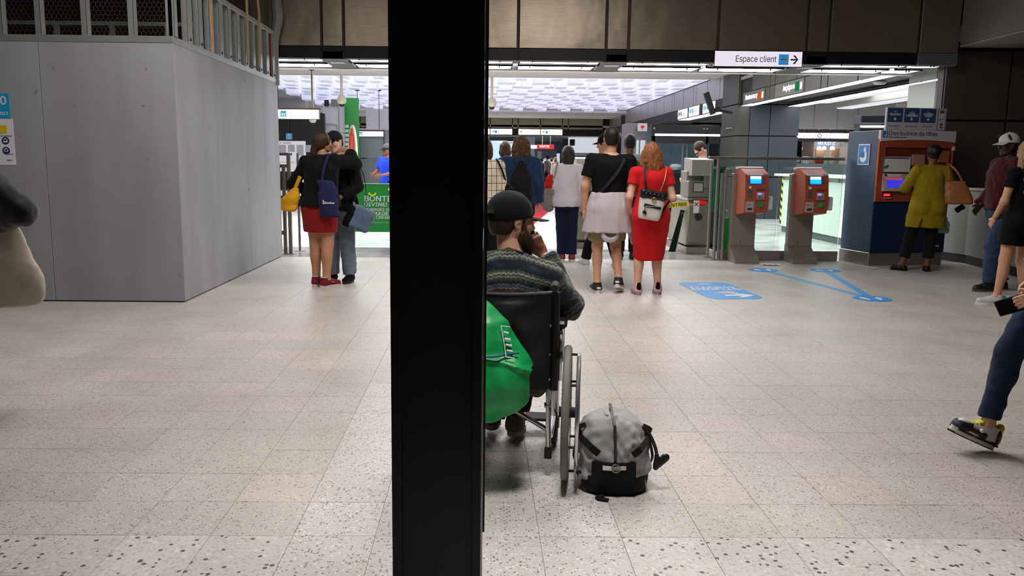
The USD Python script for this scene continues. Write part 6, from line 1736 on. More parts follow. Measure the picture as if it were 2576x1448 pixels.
for g in (-1, 1):
    part(WHC, 'sling_sleeve', tube([(g * .226, -.045, .42), (g * .226, -.045, .86)], .02, 14), vinyl)
    for z in (.715, .585, .47):
        part(WHC, 'snap', xf(trimesh.creation.icosphere(2, .0055), (g * .207, -.066, z)), steel)
    part(WHC, 'back_post', tube(bez([(g * .226, -.04, .30), (g * .226, -.04, .84), (g * .226, -.055, .885), (g * .226, -.10, .90)], 6), .0125, 12), chrome)
    part(WHC, 'push_grip', tube([(g * .226, -.085, .898), (g * .226, -.175, .90), (g * .226, -.19, .90)], [.02, .019, .014], 16), tyre_dark)
    part(WHC, 'rear_tube', tube([(g * .20, .02, .45), (g * .205, .0, .12)], .0125, 12), chrome)
    part(WHC, 'tube_tip', tube([(g * .205, .0, .135), (g * .205, -.01, .085)], .017, 12), tyre_dark)
    part(WHC, 'seat_rail', tube([(g * .225, -.04, .435), (g * .225, .42, .445)], .0125, 12), chrome)
    part(WHC, 'lower_rail', tube([(g * .215, .0, .19), (g * .215, .40, .19)], .0115, 12), chrome)
    part(WHC, 'armrest_frame', tube(bez([(g * .25, -.03, .46), (g * .25, -.03, .64), (g * .25, .0, .68), (g * .25, .3, .68), (g * .25, .33, .64), (g * .25, .33, .46)], 6), .011, 10), chrome)
    part(WHC, 'armrest_pad', box(g * .25 - .028, g * .25 + .028, -.02, .30, .69, .725, .012), vinyl)
    part(WHC, 'side_guard', box(g * .25 - .002, g * .25 + .002, -.01, .31, .46, .67), mat('guard_grey', '#6a6a68', .4))
    part(WHC, 'front_post', tube([(g * .225, .41, .45), (g * .225, .41, .16)], .0125, 12), chrome)
    part(WHC, 'leg_rest', tube(bez([(g * .225, .42, .44), (g * .21, .52, .40), (g * .20, .60, .2), (g * .20, .62, .09)], 6), .011, 10), chrome)
    part(WHC, 'foot_plate', box(g * .12 - .07, g * .12 + .07, .56, .68, .075, .09, .004), tyre_dark)
    part(WHC, 'cross_brace', tube([(g * .205, .04, .2), (-g * .2, .04, .43)], .0115, 12), chrome)
    part(WHC, 'bracket_knob', tube([(g * .205 - .022, .012, .33), (g * .205 + .022, .012, .33)], .012, 10), steel)
    c = part(WHC, 'caster', xf(trimesh.creation.torus(.082, .018, 32, 10), (g * .215, .44, .1), ry=90), tyre_dark)
    part(c, 'fork', [box(g * .215 - .026, g * .215 - .02, .42, .46, .09, .2), box(g * .215 + .02, g * .215 + .026, .42, .46, .09, .2), box(g * .215 - .026, g * .215 + .026, .42, .46, .195, .205)], steel)
    # rear wheel
    xw = g * .285
    R_ = .305
    w = part(WHC, 'rear_wheel', lathe([(R_ - .034, -.012), (R_ - .012, -.0175), (R_ - .002, -.01), (R_, 0), (R_ - .002, .01), (R_ - .012, .0175), (R_ - .034, .012), (R_ - .034, -.012)], 72).apply_transform(trimesh.transformations.rotation_matrix(math.pi / 2, (0, 1, 0))).apply_translation((xw, 0, R_)), rubber, label='grey tyre')
    part(w, 'rim', lathe([(R_ - .05, -.012), (R_ - .033, -.012), (R_ - .033, .012), (R_ - .05, .012), (R_ - .05, -.012)], 64).apply_transform(trimesh.transformations.rotation_matrix(math.pi / 2, (0, 1, 0))).apply_translation((xw, 0, R_)), steel)
    part(w, 'hub', cyl((xw - .035, 0, R_), (xw + .045, 0, R_), .024, 18), tyre_dark)
    sp_ = []
    for k in range(8):
        a = 2 * math.pi * k / 8
        part(w, 'spoke', tube([(xw, .02 * math.cos(a), R_ + .02 * math.sin(a)), (xw, .262 * math.cos(a), R_ + .262 * math.sin(a))], .009, 6), tyre_dark)
    part(w, 'push_rim', xf(trimesh.creation.torus(.262, .0095, 72, 10), (xw + g * .05, 0, R_), ry=90), mat('push_rim', '#d5d6da', .25, .9))
    for k in range(6):
        a = 2 * math.pi * k / 6 + .3
        part(w, 'rim_clip', tube([(xw + g * .008, .262 * math.cos(a), R_ + .262 * math.sin(a)), (xw + g * .05, .262 * math.cos(a), R_ + .262 * math.sin(a))], .006, 6), tyre_dark)
part(WHC, 'seat_sling', sheet(10, 10, lambda u, v: (-.222 + .444 * u, -.02 + .42 * v, .43 - .03 * math.sin(math.pi * u)), (0, 0, .012)), vinyl)

f = Fig('bearded man in a black cap and patterned knit sweater sitting in the wheelchair', (WCX + .012, WCY + .115), WRZ + 2, 1.64, False, 1.06, h=.009, skin='fair', head=(-60, 5, -3), lean=(.02, .10), up=-.41, hs=1.1,
        hipL=(-.095, .02, .53), hipR=(.095, .02, .53), kneeL=(-.11, .45, .57), kneeR=(.10, .45, .57), ankleL=(-.105, .42, .14), ankleR=(.03, .36, .125),
        shR=(.195, .02, .955), shL=(-.17, .01, 1.0), elR=(.345, .08, .79), wrR=(.20, .20, 1.0), elL=(-.27, .06, .79), wrL=(-.16, .26, .74), foot=dict(L=(6, -6), R=(-4, -8)))
f.J['wrR'] = f.local(at_y(1366, 640, WCY + .27)); f.J['elR'] = f.local(at_y(1432, 768, WCY + .13))
f.handdef['R'] = dict(d=(-.42, .05, .85), n=(-.55, .8, -.25), curl=(20, 45, 35), thumb=.5)
f.body(hhead=.0038, hhand=.0032)
# knitted sweater: v runs down from the neck over yoke and sleeves, u across
sw = f.torso(.024, .80, 1.475, grow=[(.8, .03), (1.1, .02), (1.3, .01), (1.45, 0)]) + f.shoulders(.024) + f.arm('L', .02, 1.93, .006) + f.arm('R', .022, 1.93, .006)
mesh = solid(sw, .0075, .025, folds(.014, (13, 13, 10), 41, .005), relax=2)
V = np.asarray(mesh.vertices); J = f.J
vv = (J['neck'][2] - .02 - V[:, 2]) - .32 * np.maximum(np.abs(V[:, 0] - J['neck'][0]) - .05, 0)
uu = V[:, 0].copy()
for sd in 'LR':
    a, b, c = J['sh' + sd], J['el' + sd], J['wr' + sd]
    for p, q, off in ((a, b, 0), (b, c, np.linalg.norm(b - a))):
        d = q - p; L_ = np.linalg.norm(d); d /= L_
        t = (V - p) @ d
        r = np.linalg.norm(V - p - t[:, None] * d, axis=1)
        gsd = 1 if sd == 'R' else -1
        on = (r < .085) & (t > (.03 if off == 0 else -.02)) & (t < L_ + .05) & ((V[:, 0] * gsd > abs(a[0]) + .0) | (off > 0)) & (np.linalg.norm(V - J['neck'], axis=1) > .18)
        vv[on] = .10 + off + t[on]
        uu[on] = .3 + np.arctan2((V - p)[on] @ np.cross(d, (0, 0, 1)), (V - p)[on] @ np.cross(np.cross(d, (0, 0, 1)), d)) * .05
bands = [('#1c2630', .022), ('#4f524b', .010), ('#98968c', .008), ('#4a5044', .008), ('#8b8b7c', .006), ('#434b3a', .014), ('#212b3a', .014), ('#6a7072', .005), ('#39424a', .008), ('#6e6a62', .010), ('#38352f', .006), ('#74453a', .010), ('#7d756a', .009), ('#653a34', .008), ('#3a4148', .008), ('#656a62', .009), ('#2e3942', .012), ('#555b50', .008), ('#1b222b', .045)]
tot = sum(w for _, w in bands); stops, acc_ = [], 0
for c, w_ in bands:
    stops.append((acc_ / tot, lin(c))); acc_ += w_
knit = usdkit.material(stage, '/World/Looks/fair_isle_knit', {
    'u': ('uvmap', dict(attribute='st')), 's': ('separate_xyz', {}), 'zz': ('math', dict(math_type='pingpong', value2=.011)), 'za': ('math', dict(math_type='multiply', value2=.55)), 'va': ('math', dict(math_type='add')),
    'vm': ('math', dict(math_type='pingpong', value2=tot)), 'vd': ('math', dict(math_type='divide', value2=tot)), 'r': ('rgb_ramp', dict(ramp=stops, interpolate=False)),
    'cx': ('math', dict(math_type='pingpong', value2=.0035)), 'cl': ('math', dict(math_type='less_than', value2=.0014)), 'md': ('mix_color', dict(blend_type='multiply', b=(.45, .46, .5))),
    'n': ('noise_texture', dict(scale=70.0, detail=3.0)), 'nr': ('rgb_ramp', dict(ramp=[(.3, (.6, .6, .6)), (.7, (1.15, 1.15, 1.15))])), 'm2': ('mix_color', dict(blend_type='multiply', fac=.8)),
    'bn': ('noise_texture', dict(scale=260.0)), 'b': ('bump', dict(strength=.6, distance=.003)), 't': ('texture_coordinate', {}), 'p': ('principled_bsdf', dict(roughness=.9, specular_ior_level=.15, sheen_weight=.25))},
    [('u.UV', 's.vector'), ('s.x', 'zz.value1'), ('zz.value', 'za.value1'), ('za.value', 'va.value1'), ('s.y', 'va.value2'), ('va.value', 'vm.value1'), ('vm.value', 'vd.value1'), ('vd.value', 'r.fac'),
     ('s.x', 'cx.value1'), ('cx.value', 'cl.value1'), ('cl.value', 'md.fac'), ('r.color', 'md.a'), ('md.result', 'm2.a'), ('t.object', 'n.vector'), ('n.fac', 'nr.fac'), ('nr.color', 'm2.b'), ('m2.result', 'p.base_color'), ('t.object', 'bn.vector'), ('bn.fac', 'b.height'), ('b.normal', 'p.normal')], surface='p.BSDF')
part(f.path, 'sweater', mesh, knit, smooth=True, uv=np.stack([uu, vv], 1))
f.put('collar', [cap(J['neck'] + (0, -.005, -.035), J['neck'] + (0.005, .012, .03), .078, .066, end='ab')], cloth('collar_navy', '#1b232d'), h=.006)
f.put('cuff', [cap(J['wr' + 'R'] + (J['elR'] - J['wrR']) * .25, J['wrR'] + (J['elR'] - J['wrR']) * .07, .046, .041, end='ab')], cloth('collar_navy', '#1b232d'), h=.006)
tq = f.seat(.012) + [ell((g * .09, .06, .5), (.11, .13, .1)) for g in (-1, 1)]
for sd in 'LR': tq += f.leg(sd, .016, 1.9, .018, .01)
f.put('trousers', tq, cloth('trouser_black', '#0a0a0c', sheen=0), k=.03, disp=folds(.012, (9, 9, 9), 3, .004))
brown_shoe = mat('shoe_worn_brown', '#4b423b', .7, vary=.25, vscale=25)
for sd in 'LR': f.shoe(sd, brown_shoe, mat('sole_worn', '#6d655b', .8), hgt=.1)
f.hair(hairs['brown'], 'short', .0025, 4, h=.005)
c_, R_h, m_ = f.J['head'], f.R, f.s * f.hs
Wh = lambda p: c_ + R_h @ (A3(p) * m_)
bd = [ell(Wh((0, .062, -.10)), A3((.052, .046, .052)) * m_, R_h), ell(Wh((0, .055, -.135)), A3((.042, .04, .045)) * m_, R_h), ell(Wh((0, .098, -.0565)), A3((.026, .008, .006)) * m_, R_h, op='s', k=.004), cap(Wh((-.03, .094, -.043)), Wh((.03, .094, -.043)), .0105 * m_, k=.01)]
for g in (-1, 1):
    bd += [cap(Wh((g * .068, .018, .0)), Wh((g * .06, .03, -.07)), .012 * m_, .024 * m_, k=.02), cap(Wh((g * .06, .03, -.07)), Wh((g * .025, .07, -.1)), .026 * m_, .035 * m_, k=.02)]
part(f.path, 'beard', solid(bd, .0045, .02, folds(.006, (60, 60, 30), 9, .003), relax=1), hairs['brown'], smooth=True)
capcloth = cloth('cap_black', '#0f1010', vary=.15, vscale=30)
cp, Wc = baseball_cap(f, capcloth, cloth('brim_black', '#1c1c1d'), flatb=True, h=.005, bl=.10, dz=-.018)
part(cp, 'size_strap', tube([Wc((math.sin(a) * .095, -.016 - math.cos(a) * .116, .038)) for a in np.linspace(-.5, .5, 9)], 0, flat=(.018, .004), up=(0, -1, .2)), cloth('strap_olive', '#35352a'))

# ---- green bag on the back of the wheelchair
GBG = thing('green_bag', 'stuffed bright green shopping bag hanging on the back of the wheelchair', 'bag', (WCX - .135, WCY - .15, .29), WRZ)
gl = mat('green_polypropylene', '#0f9a50', .42, vary=.1, vscale=10, spec=.45)
def pleats(P):
    a = np.arctan2(P[:, 0] - .02, -P[:, 1] + .05)
    rg = lambda f_, s_: 1 - np.abs(2 * meshkit.noise(P * np.array(f_), s_) - 1)
    return .010 * (meshkit.fbm(P * (9, 9, 5), 3, 3) - .5) * 2 - .014 * (rg((7, 7, 5), 5) - .6) - .006 * (rg((17, 17, 12), 6) - .6) + .006 * np.sin(a * 11 + 6 * meshkit.noise(P * 6, 2)) * np.exp(-((P[:, 2] - .30) / .10) ** 2) - .012 * np.exp(-((P[:, 2] - .325 + .12 * (P[:, 0] - .02) ** 2 * 9) / .010) ** 2)
bagm = solid([loft(np.array([.335, .38, .46, .54, .62, .70, .78, .86]) - .3, [-.01, -.005, .0, .0, -.01, -.025, -.045, -.07], [-.015, -.03, -.05, -.05, -.045, -.035, -.02, -.0], [.11, .19, .235, .235, .225, .205, .17, .10], [.05, .09, .12, .11, .10, .085, .06, .025], e=2.3),
              loft(np.array([.335, .40, .50, .60, .66]) - .3, [.02, .05, .07, .07, .05], [-.03, -.05, -.07, -.06, -.04], [.06, .13, .165, .155, .11], [.05, .09, .11, .09, .05])], .008, .03, pleats, relax=1)
part(GBG, 'bag_body', bagm, gl, smooth=True)
Vb = np.asarray(bagm.vertices)
def bag_y(x, z):
    m = (np.abs(Vb[:, 0] - x) < .02) & (np.abs(Vb[:, 2] - z) < .02)
    return Vb[m, 1].min() if m.any() else -.08
part(GBG, 'cord', tube([(x, bag_y(x, .335 + .4 * (x - .02) ** 2) - .001, .335 + .4 * (x - .02) ** 2 - .02 * (x < .05)) for x in np.linspace(-.06, .2, 14)], .0045, 8), mat('cord_blue', '#134f7a', .5))
part(GBG, 'top_flap', sheet(8, 8, lambda u, v: (-.16 + .37 * u * (1 - .2 * v), -.05 + .03 * u + .01 * math.sin(5 * u), .36 + .17 * v * (1 - .45 * u) + .02 * math.sin(4 * u)), (0, .006, 0)), mat('green_dark_fold', '#0d7f43', .5), smooth=50)
for a, b in (((.122, .455), (.158, .447)), ((.122, .455), (.150, .335)), ((.150, .335), (.186, .33)), ((.134, .43), (.154, .424)), ((.139, .405), (.162, .40)), ((.145, .38), (.170, .375)), ((.150, .357), (.176, .353))):
    pts = [np.array(a) + (np.array(b) - np.array(a)) * t for t in np.linspace(0, 1, 4)]
    part(GBG, 'printed_line', tube([(p[0], bag_y(p[0], p[1]) - .002, p[1]) for p in pts], .0022 if a in ((.122, .455), (.150, .335)) else .005, 6), white_paper)
for g in (0,):
    part(GBG, 'handle', strap([(-.15 + .2 * g, -.0, .52), (-.16 + .30 * g, .06, .6), (-.156 + .452 * g * .98, .055, .615)], .025, .004), gl)

# ---- grey and black duffel bag on the floor
dc = on_floor(1545, 1250)
DB = thing('duffel_bag', 'pale grey duffel bag with black bottom standing on the floor beside the wheelchair', 'bag', (dc[0] + .012, dc[1] + .155, 0), -4)
dg = cloth('duffel_grey', '#a3a19f', .8, .3, vary=.05, vscale=10)
dz = np.array([.0, .03, .09, .16, .235, .288, .32, .335])
body = solid([loft(dz, [0, 0, .0, .0, -.005, -.008, -.01, -.01], 0, [.135, .148, .153, .153, .146, .122, .088, .03], [.13, .145, .15, .148, .14, .125, .10, .07], e=2.7)], .0065, .02, folds(.022, (13, 13, 9), 8, .01), relax=2)
part(DB, 'bag_body', body, dg, smooth=True)
Vd = np.asarray(body.vertices)
def dsurf(x, z, out=.002):
    m = (np.abs(Vd[:, 0] - x) < .016) & (np.abs(Vd[:, 2] - z) < .016)
    return (x, (Vd[m, 1].min() if m.any() else -.12) - out, z)
def dpatch(x0, x1, z0f, z1f, nu=14, nv=8, out=.006):
    return sheet(nu, nv, lambda u, v: dsurf(x0 + (x1 - x0) * u, z0f(u) + (z1f(u) - z0f(u)) * v, out), (0, .01, 0))
blk = cloth('duffel_black', '#0f0f10', .7, .2)
part(DB, 'base_shell', solid([loft([0, .004, .03, .075, .085], 0, 0, [.128, .14, .154, .157, .156], [.125, .14, .153, .156, .155], e=2.7)], .0065, 0, folds(.004, (15, 15, 15), 8)), blk, smooth=True)
part(DB, 'front_panel', dpatch(-.10, .088, lambda u: .05, lambda u: .155), blk, smooth=60)
part(DB, 'white_tag', dpatch(-.055, .045, lambda u: .125, lambda u: .143, out=.009), mat('tag_white', '#d2d0cc', .6))
part(DB, 'zip', tube([dsurf(-.008 + .012 * (1 - z / .36), z, .007) for z in np.linspace(.15, .318, 14)] + [np.array((-.012, -.09, .340)), np.array((-.012, -.03, .350)), np.array((-.012, .06, .352))], 0, flat=(.012, .006), up=(0, -1, .25)), mat('zip_dark', '#2a2425', .5))
part(DB, 'ring', xf(trimesh.creation.torus(.017, .003, 24, 8), dsurf(.0, .137, .016), rx=80), steel)
part(DB, 'loop', tube([dsurf(-.01, .16, .01), dsurf(.0, .15, .014)], 0, flat=(.025, .005), up=(0, -1, 0)), blk)
for g in (-1, 1):
    part(DB, 'side_band', tube([dsurf(g * .072, .19, .004), dsurf(g * .105, .215, .006), (g * .143, -.07, .232), (g * .153, -.02, .25)], 0, flat=(.032, .005), up=(g * .5, -1, 0)), blk)
    part(DB, 'side_strap', strap([(g * .125, -.05, .29), (g * .16, -.05, .27), (g * .155, -.03, .235), (g * .172, -.04, .15), (g * .16, -.03, .10)], .02, .004, (g, -.6, 0)), blk)
part(DB, 'shoulder_strap', strap([(.125, -.04, .285), (.155, -.06, .25), (.178, -.07, .20), (.187, -.07, .16)], .022, .005, (1, -.6, 0)), blk)
part(DB, 'clip', solid([cap((.187, -.07, .165), (.183, -.075, .11), .010, .013), cap((.195, -.07, .125), (.225, -.06, .15), .018, .02, flat=((0, 1, 0), .5))], .005, .01), vinyl, smooth=True)
part(DB, 'strap_end', strap([(-.05, -.16, .01), (-.07, -.185, .006), (-.03, -.2, .005)], .03, .004, (0, 0, 1)), blk)

# ================================================================== the couple on the left
f = Fig('woman with brown ponytail in black cardigan and short dark red skirt hugging a man', (-1.81, 9.35), -12, 1.73, True, 1.10, skin='tan', head=(-38, -6, 10), lean=(.05, .03), legw=1.2,
        elL=(-.34, .02, 1.17), wrL=(-.14, .17, 1.06), shR=(.17, .03, 1.44), elR=(.36, .20, 1.40), wrR=(.22, .36, 1.55), ankleL=(-.075, .02, .085), ankleR=(.075, -.04, .085), kneeL=(-.075, .03, .49), kneeR=(.075, .01, .49), foot=dict(L=(0, 0), R=(-38, 0)))
f.handdef['R'] = dict(d=(-.7, .3, .25), n=(-.2, .9, -.3)); f.body()
f.top(cloth('cardigan_black', '#070608', sheen=.05), 'cardigan', .026, .93, 1.9, .014, .017, 6, grow=[(.93, .025), (1.1, .03), (1.3, .01), (1.45, 0)])
mm_ = f.s
f.put('skirt', [loft(np.array([.635, .68, .78, .88, .95, 1.02]) * mm_, 0, np.array([-.005, -.008, -.015, -.02, -.018, -.01]) * mm_, np.array([.198, .20, .208, .212, .208, .185]) * mm_, np.array([.135, .14, .15, .155, .15, .13]) * mm_), *f.seat(.014)], cloth('skirt_red', '#8c1a1c', vary=.06), disp=folds(.006, (6, 6, 6), 2, .002))
f.hair(hairs['brown'], 'long', .006, 6, [((0, -.03, .02), (.09, .105, .105)), ((0, -.09, -.02), (.05, .05, .06)), ((-.01, -.12, -.09), (.04, .04, .09)), ((-.015, -.12, -.17), (.028, .03, .06))])
add_band = tube([f.J['head'] + f.R @ (A3((.088 * math.cos(a), .02, .03 + .1 * math.sin(a)))) for a in np.linspace(-.1, math.pi + .1, 20)], .003, 6)
part(f.path, 'hair_band', add_band, mat('hair_band', '#8d7a68', .5))
for sd in 'LR':
    p, W, fm = f.shoe(sd, cloth('sneaker_burgundy', '#6e1a28', .7), mat('sole_cream', '#c9bfb4', .6), L=.275)
    part(p, 'sock', solid([cap(W((0, -.015, .09)), W((0, -.015, .118)), .044, .042, end='ab')], .006, 0), white_paper, smooth=True)
    part(p, 'side_stripe', tube([W((.0445, .0, .04)), W((.048, .05, .065)), W((.042, .09, .05))], .004, 6), mat('stripe_pink', '#c9a0a2', .5))
add = f.carried('yellow_bag', 'small bright yellow bag at the left of the woman in the dark red skirt', 'bag', (-.30, -.12, .90))
yl = cloth('bag_yellow', '#e0a01a', .7, vary=.06)
add('bag_body', solid([loft([.86, .90, .98, 1.06, 1.12], [-.335, -.33, -.31, -.27, -.235], [-.1, -.1, -.11, -.12, -.125], [.07, .10, .105, .07, .03], [.05, .06, .06, .045, .02])], .009, .02, folds(.01, (14, 14, 14), 3)), yl)
add('handle', strap([(-.25, -.13, 1.09), (-.20, -.15, 1.18), (-.165, -.155, 1.25)], .04, .012), yl)
add = f.carried('tote_bag', 'navy tote bag with white print, behind the woman in the dark red skirt', 'bag', (.17, -.16, .80))
nv = cloth('tote_navy', '#23264a')
add('bag_body', solid([loft([.80, .83, .95, 1.1, 1.2, 1.215], [.19, .185, .175, .155, .13, .128], [-.165, -.17, -.175, -.17, -.16, -.16], [.115, .12, .115, .105, .095, .09], [.03, .045, .04, .03, .018, .012], e=3)], .009, .01, folds(.01, (12, 12, 8), 4)), nv)
add('strap', strap([(.10, -.17, 1.20), (.115, -.16, 1.32), (.14, -.08, 1.48), (.145, .0, 1.49)], .03, .005), nv)
lt = sign_text('Illumine', .024, .135, -.222, .955, bold=True)
add('lettering', lt, white_paper, smooth=False)
add('print_mark', box(.125, .132, -.224, -.215, .95, 1.0), white_paper)

f = Fig('man in black jacket, grey-blue jeans and patterned black cap, embraced by the woman', (-1.655, 9.74), 162, 1.74, False, .98, skin='fair', head=(-6, 10, 14), lean=(.03, .07), elL=(-.25, .03, 1.14), wrL=(-.10, .16, 1.02), elR=(.25, .05, 1.15), wrR=(.10, .18, 1.04), ankleL=(-.12, .0, .085), ankleR=(.13, -.03, .085))
f.body(hands='LR')
f.top(cloth('jacket_black', '#08090b'), 'jacket', .03, .86, 1.92, .012, .01, 8, grow=[(.86, .03), (1.2, .03), (1.4, .01)])
f.trousers(cloth('jeans_grey_blue', '#75818f', vary=.2, vscale=8), 'jeans', .02, 1.98, .026, .014, amp=.01, seed=4)
f.hair(hairs['black'], 'short', .003)
baseball_cap(f, cloth('cap_patterned', '#17171f', vary=.9, vscale=60), black_cloth)
for sd in 'LR': f.shoe(sd, black_cloth, sole_dark)
add = f.carried('messenger_bag', 'grey-blue messenger bag with black trim hanging from the shoulder of the embraced man', 'bag', (-.33, .14, .66))
Rm = rot(18, 0, -24)
mb = A3((-.325, .12, .77))
add('bag_body', solid([rbx(mb, (.135, .08, .135), .035, Rm)], .009, 0, folds(.01, (14, 14, 14), 5)), cloth('messenger_grey', '#5b6b80'))
add('side_panel', solid([rbx(mb + Rm @ A3((.12, .0, -.02)), (.045, .09, .13), .03, Rm)], .009, 0), black_cloth)
add('flap', solid([rbx(mb + Rm @ A3((-.03, -.085, -.03)), (.09, .02, .085), .015, Rm)], .008, 0), cloth('messenger_light', '#6b7c92'))
add('trim', tube([mb + Rm @ A3((x, -.105, z)) for x, z in ((.065, .06), (.063, -.12), (-.12, -.12), (-.125, .05), (.06, .055))], .008, 6), black_cloth)
add('strap', strap([(-.28, .1, .90), (-.24, .12, 1.1), (-.2, .10, 1.3), (-.16, .02, 1.475)], .045, .006, (-1, .5, 0)), black_cloth)
add('strap', strap([(-.36, .06, .88), (-.33, -.02, 1.1), (-.26, -.08, 1.3), (-.16, -.04, 1.475)], .045, .006, (-1, -.5, 0)), black_cloth)
add('key_tag', box(-.26, -.235, .12, .13, .84, .96, .004), mat('tag_beige', '#b7ad98', .5))

# ================================================================== woman at the ticket machine
f = Fig('woman with short black hair in a mustard coat using the ticket machine', (on_floor(2290, 680)[0] + .13, 11.2), -14, 1.69, True, 1.12, skin='brown', head=(0, 12, 0), lean=(.05, .05),
        ankleL=(-.27, -.03, .085), kneeL=(-.17, .04, .49), ankleR=(.07, .0, .085), kneeR=(.09, .03, .49), elL=(-.30, .03, 1.17), wrL=(-.20, .26, 1.16), elR=(.30, .0, 1.15), wrR=(.22, .20, 1.05), foot=dict(L=(48, 0), R=(-8, 0)))
f.handdef['L'] = dict(d=(.2, .9, .2)); f.body()
mus = cloth('coat_mustard', '#8d7b0a', vary=.08)
zc = np.array([.625, .70, .82, .95, 1.08, 1.2, 1.32, 1.40, 1.46]); m_ = f.s
cq_ = [loft(zc * m_, np.array([0, 0, 0, 0, .006, .012, .018, .022, .025]) * m_, np.array([-.005, -.01, -.015, -.018, -.005, .01, .012, .01, .012]) * m_, np.array([.262, .255, .245, .235, .21, .198, .195, .18, .09]) * m_, np.array([.155, .155, .155, .15, .138, .142, .145, .125, .075]) * m_)] + f.seat(.045) + f.shoulders(.02) + f.arm('L', .026, 1.85, .012) + f.arm('R', .026, 1.85, .012)
cq_.append(cap((-.09, -.3, .60), (-.055, -.3, .88), .034, .004, flat=((0, 1, 0), 7), op='s', k=.006))
f.put('coat', cq_, mus, disp=folds(.012, (10, 10, 4), 31, .004))
f.trousers(cloth('trouser_crop', '#0e0e10'), 'trousers', .014, 1.74, .02, .008)
f.hair(hairs['black'], 'short', .006, 7)
f.put('hair_crown', [ell(f.J['head'] + (0, -.03, .05), (.092, .1, .09))], hairs['black'], h=.007, disp=folds(.008, (40, 40, 20), 8))
f.put('collar', [cap(f.J['neck'] + (0, 0, -.03), f.J['neck'] + (0, .005, .025), .07, .06, end='ab')], black_cloth, h=.007)
for sd in 'LR': f.shoe(sd, mat('flat_black', '#131012', .35), sole_dark, L=.25, low=True, solez=.012)
add = f.carried('handbag', 'tan brown leather handbag on the right shoulder of the woman in the mustard coat', 'bag', (.32, -.1, .93))
tanl = mat('leather_tan', '#a3663f', .45, vary=.12, vscale=8)
add('bag_body', solid([loft([.93, .96, 1.05, 1.16, 1.24], [.36, .355, .335, .31, .30], -.10, [.165, .17, .165, .15, .13], [.05, .075, .07, .05, .025], e=3)], .009, .01, folds(.01, (10, 10, 10), 6)), tanl)
add('strap', strap([(.2, -.13, 1.23), (.19, -.15, 1.36), (.19, -.09, 1.46), (.19, .0, 1.47)], .022, .006), tanl)
add('strap', strap([(.39, -.12, 1.2), (.30, -.12, 1.36), (.215, -.05, 1.46), (.21, .02, 1.46)], .022, .006), tanl)
add('clasp', xf(trimesh.creation.icosphere(2, .012), (.30, -.135, 1.22)), steel)
add = f.carried('plastic_bag', 'small turquoise and white plastic bag held by the woman in the mustard coat', 'bag', (.22, .12, .55))
add('bag_body', solid([loft([.52, .56, .66, .74], .24, .1, [.08, .095, .085, .05], [.05, .06, .05, .03])], .009, .01, folds(.012, (20, 20, 20), 6)), mat('plastic_turquoise', '#3f9a93', .35, col2='#bcd6d2', vscale=14))
add('handle', tube(bez([(.2, .1, .73), (.22, .16, .88), (.22, .2, 1.0)], 6), .006, 6), mat('plastic_turquoise', '#3f9a93'))
add = f.carried('folded_case', 'small black case sticking out beside the tan handbag', 'case', (.40, .0, .86))
add('case', solid([rbx((.41, .0, .87), (.06, .025, .035), .01, rot(0, 0, -38))], .007, 0), black_cloth)

# ================================================================== man in burgundy with the white cap, and the blonde woman
f = Fig('man in burgundy jacket and blue jeans with white cap, standing at the right edge', (6.08, 9.52), 88, 1.79, False, 1.04, skin='dark', head=(4, 6, 0), elR=(.26, -.03, 1.13), wrR=(.21, .14, .95), elL=(-.26, -.03, 1.13), wrL=(-.2, .07, .93), ankleL=(-.14, .14, .085), kneeL=(-.11, .12, .5), ankleR=(.1, -.12, .085), kneeR=(.1, -.03, .5))
f.body()
f.top(cloth('jacket_burgundy', '#3f0b10'), 'jacket', .036, .92, 1.9, .014, .018, 18, grow=[(.92, .02), (1.2, .03), (1.4, .01)])
f.put('hood', [ell((0, -.10, 1.49), (.11, .07, .055))], cloth('hood_grey', '#7d6f6c'))
f.trousers(cloth('jeans_blue', '#2c3b55', vary=.35, vscale=7), 'jeans', .024, 1.98, .02, .014, amp=.018, seed=9)
f.hair(hairs['black'], 'short', .003)
cpw = mat('cap_white', '#c4c4c2', .7)
cp, Wc = baseball_cap(f, cpw, cpw)
part(cp, 'side_panel', tube([Wc((g_ * .083, .02 + .03 * t, .06 + .06 * t)) for g_ in (-1,) for t in np.linspace(0, 1, 6)], 0, flat=(.025, .01), up=(-1, 0, .4)), mat('cap_dark_panel', '#3b3b3d', .6))
part(cp, 'side_panel', tube([Wc((.083, .02 + .03 * t, .06 + .06 * t)) for t in np.linspace(0, 1, 6)], 0, flat=(.025, .01), up=(1, 0, .4)), mat('cap_dark_panel', '#3b3b3d'))
for sd in 'LR': f.shoe(sd, mat('sneaker_black', '#171518', .6), mat('sole_grey', '#4b4744', .7))

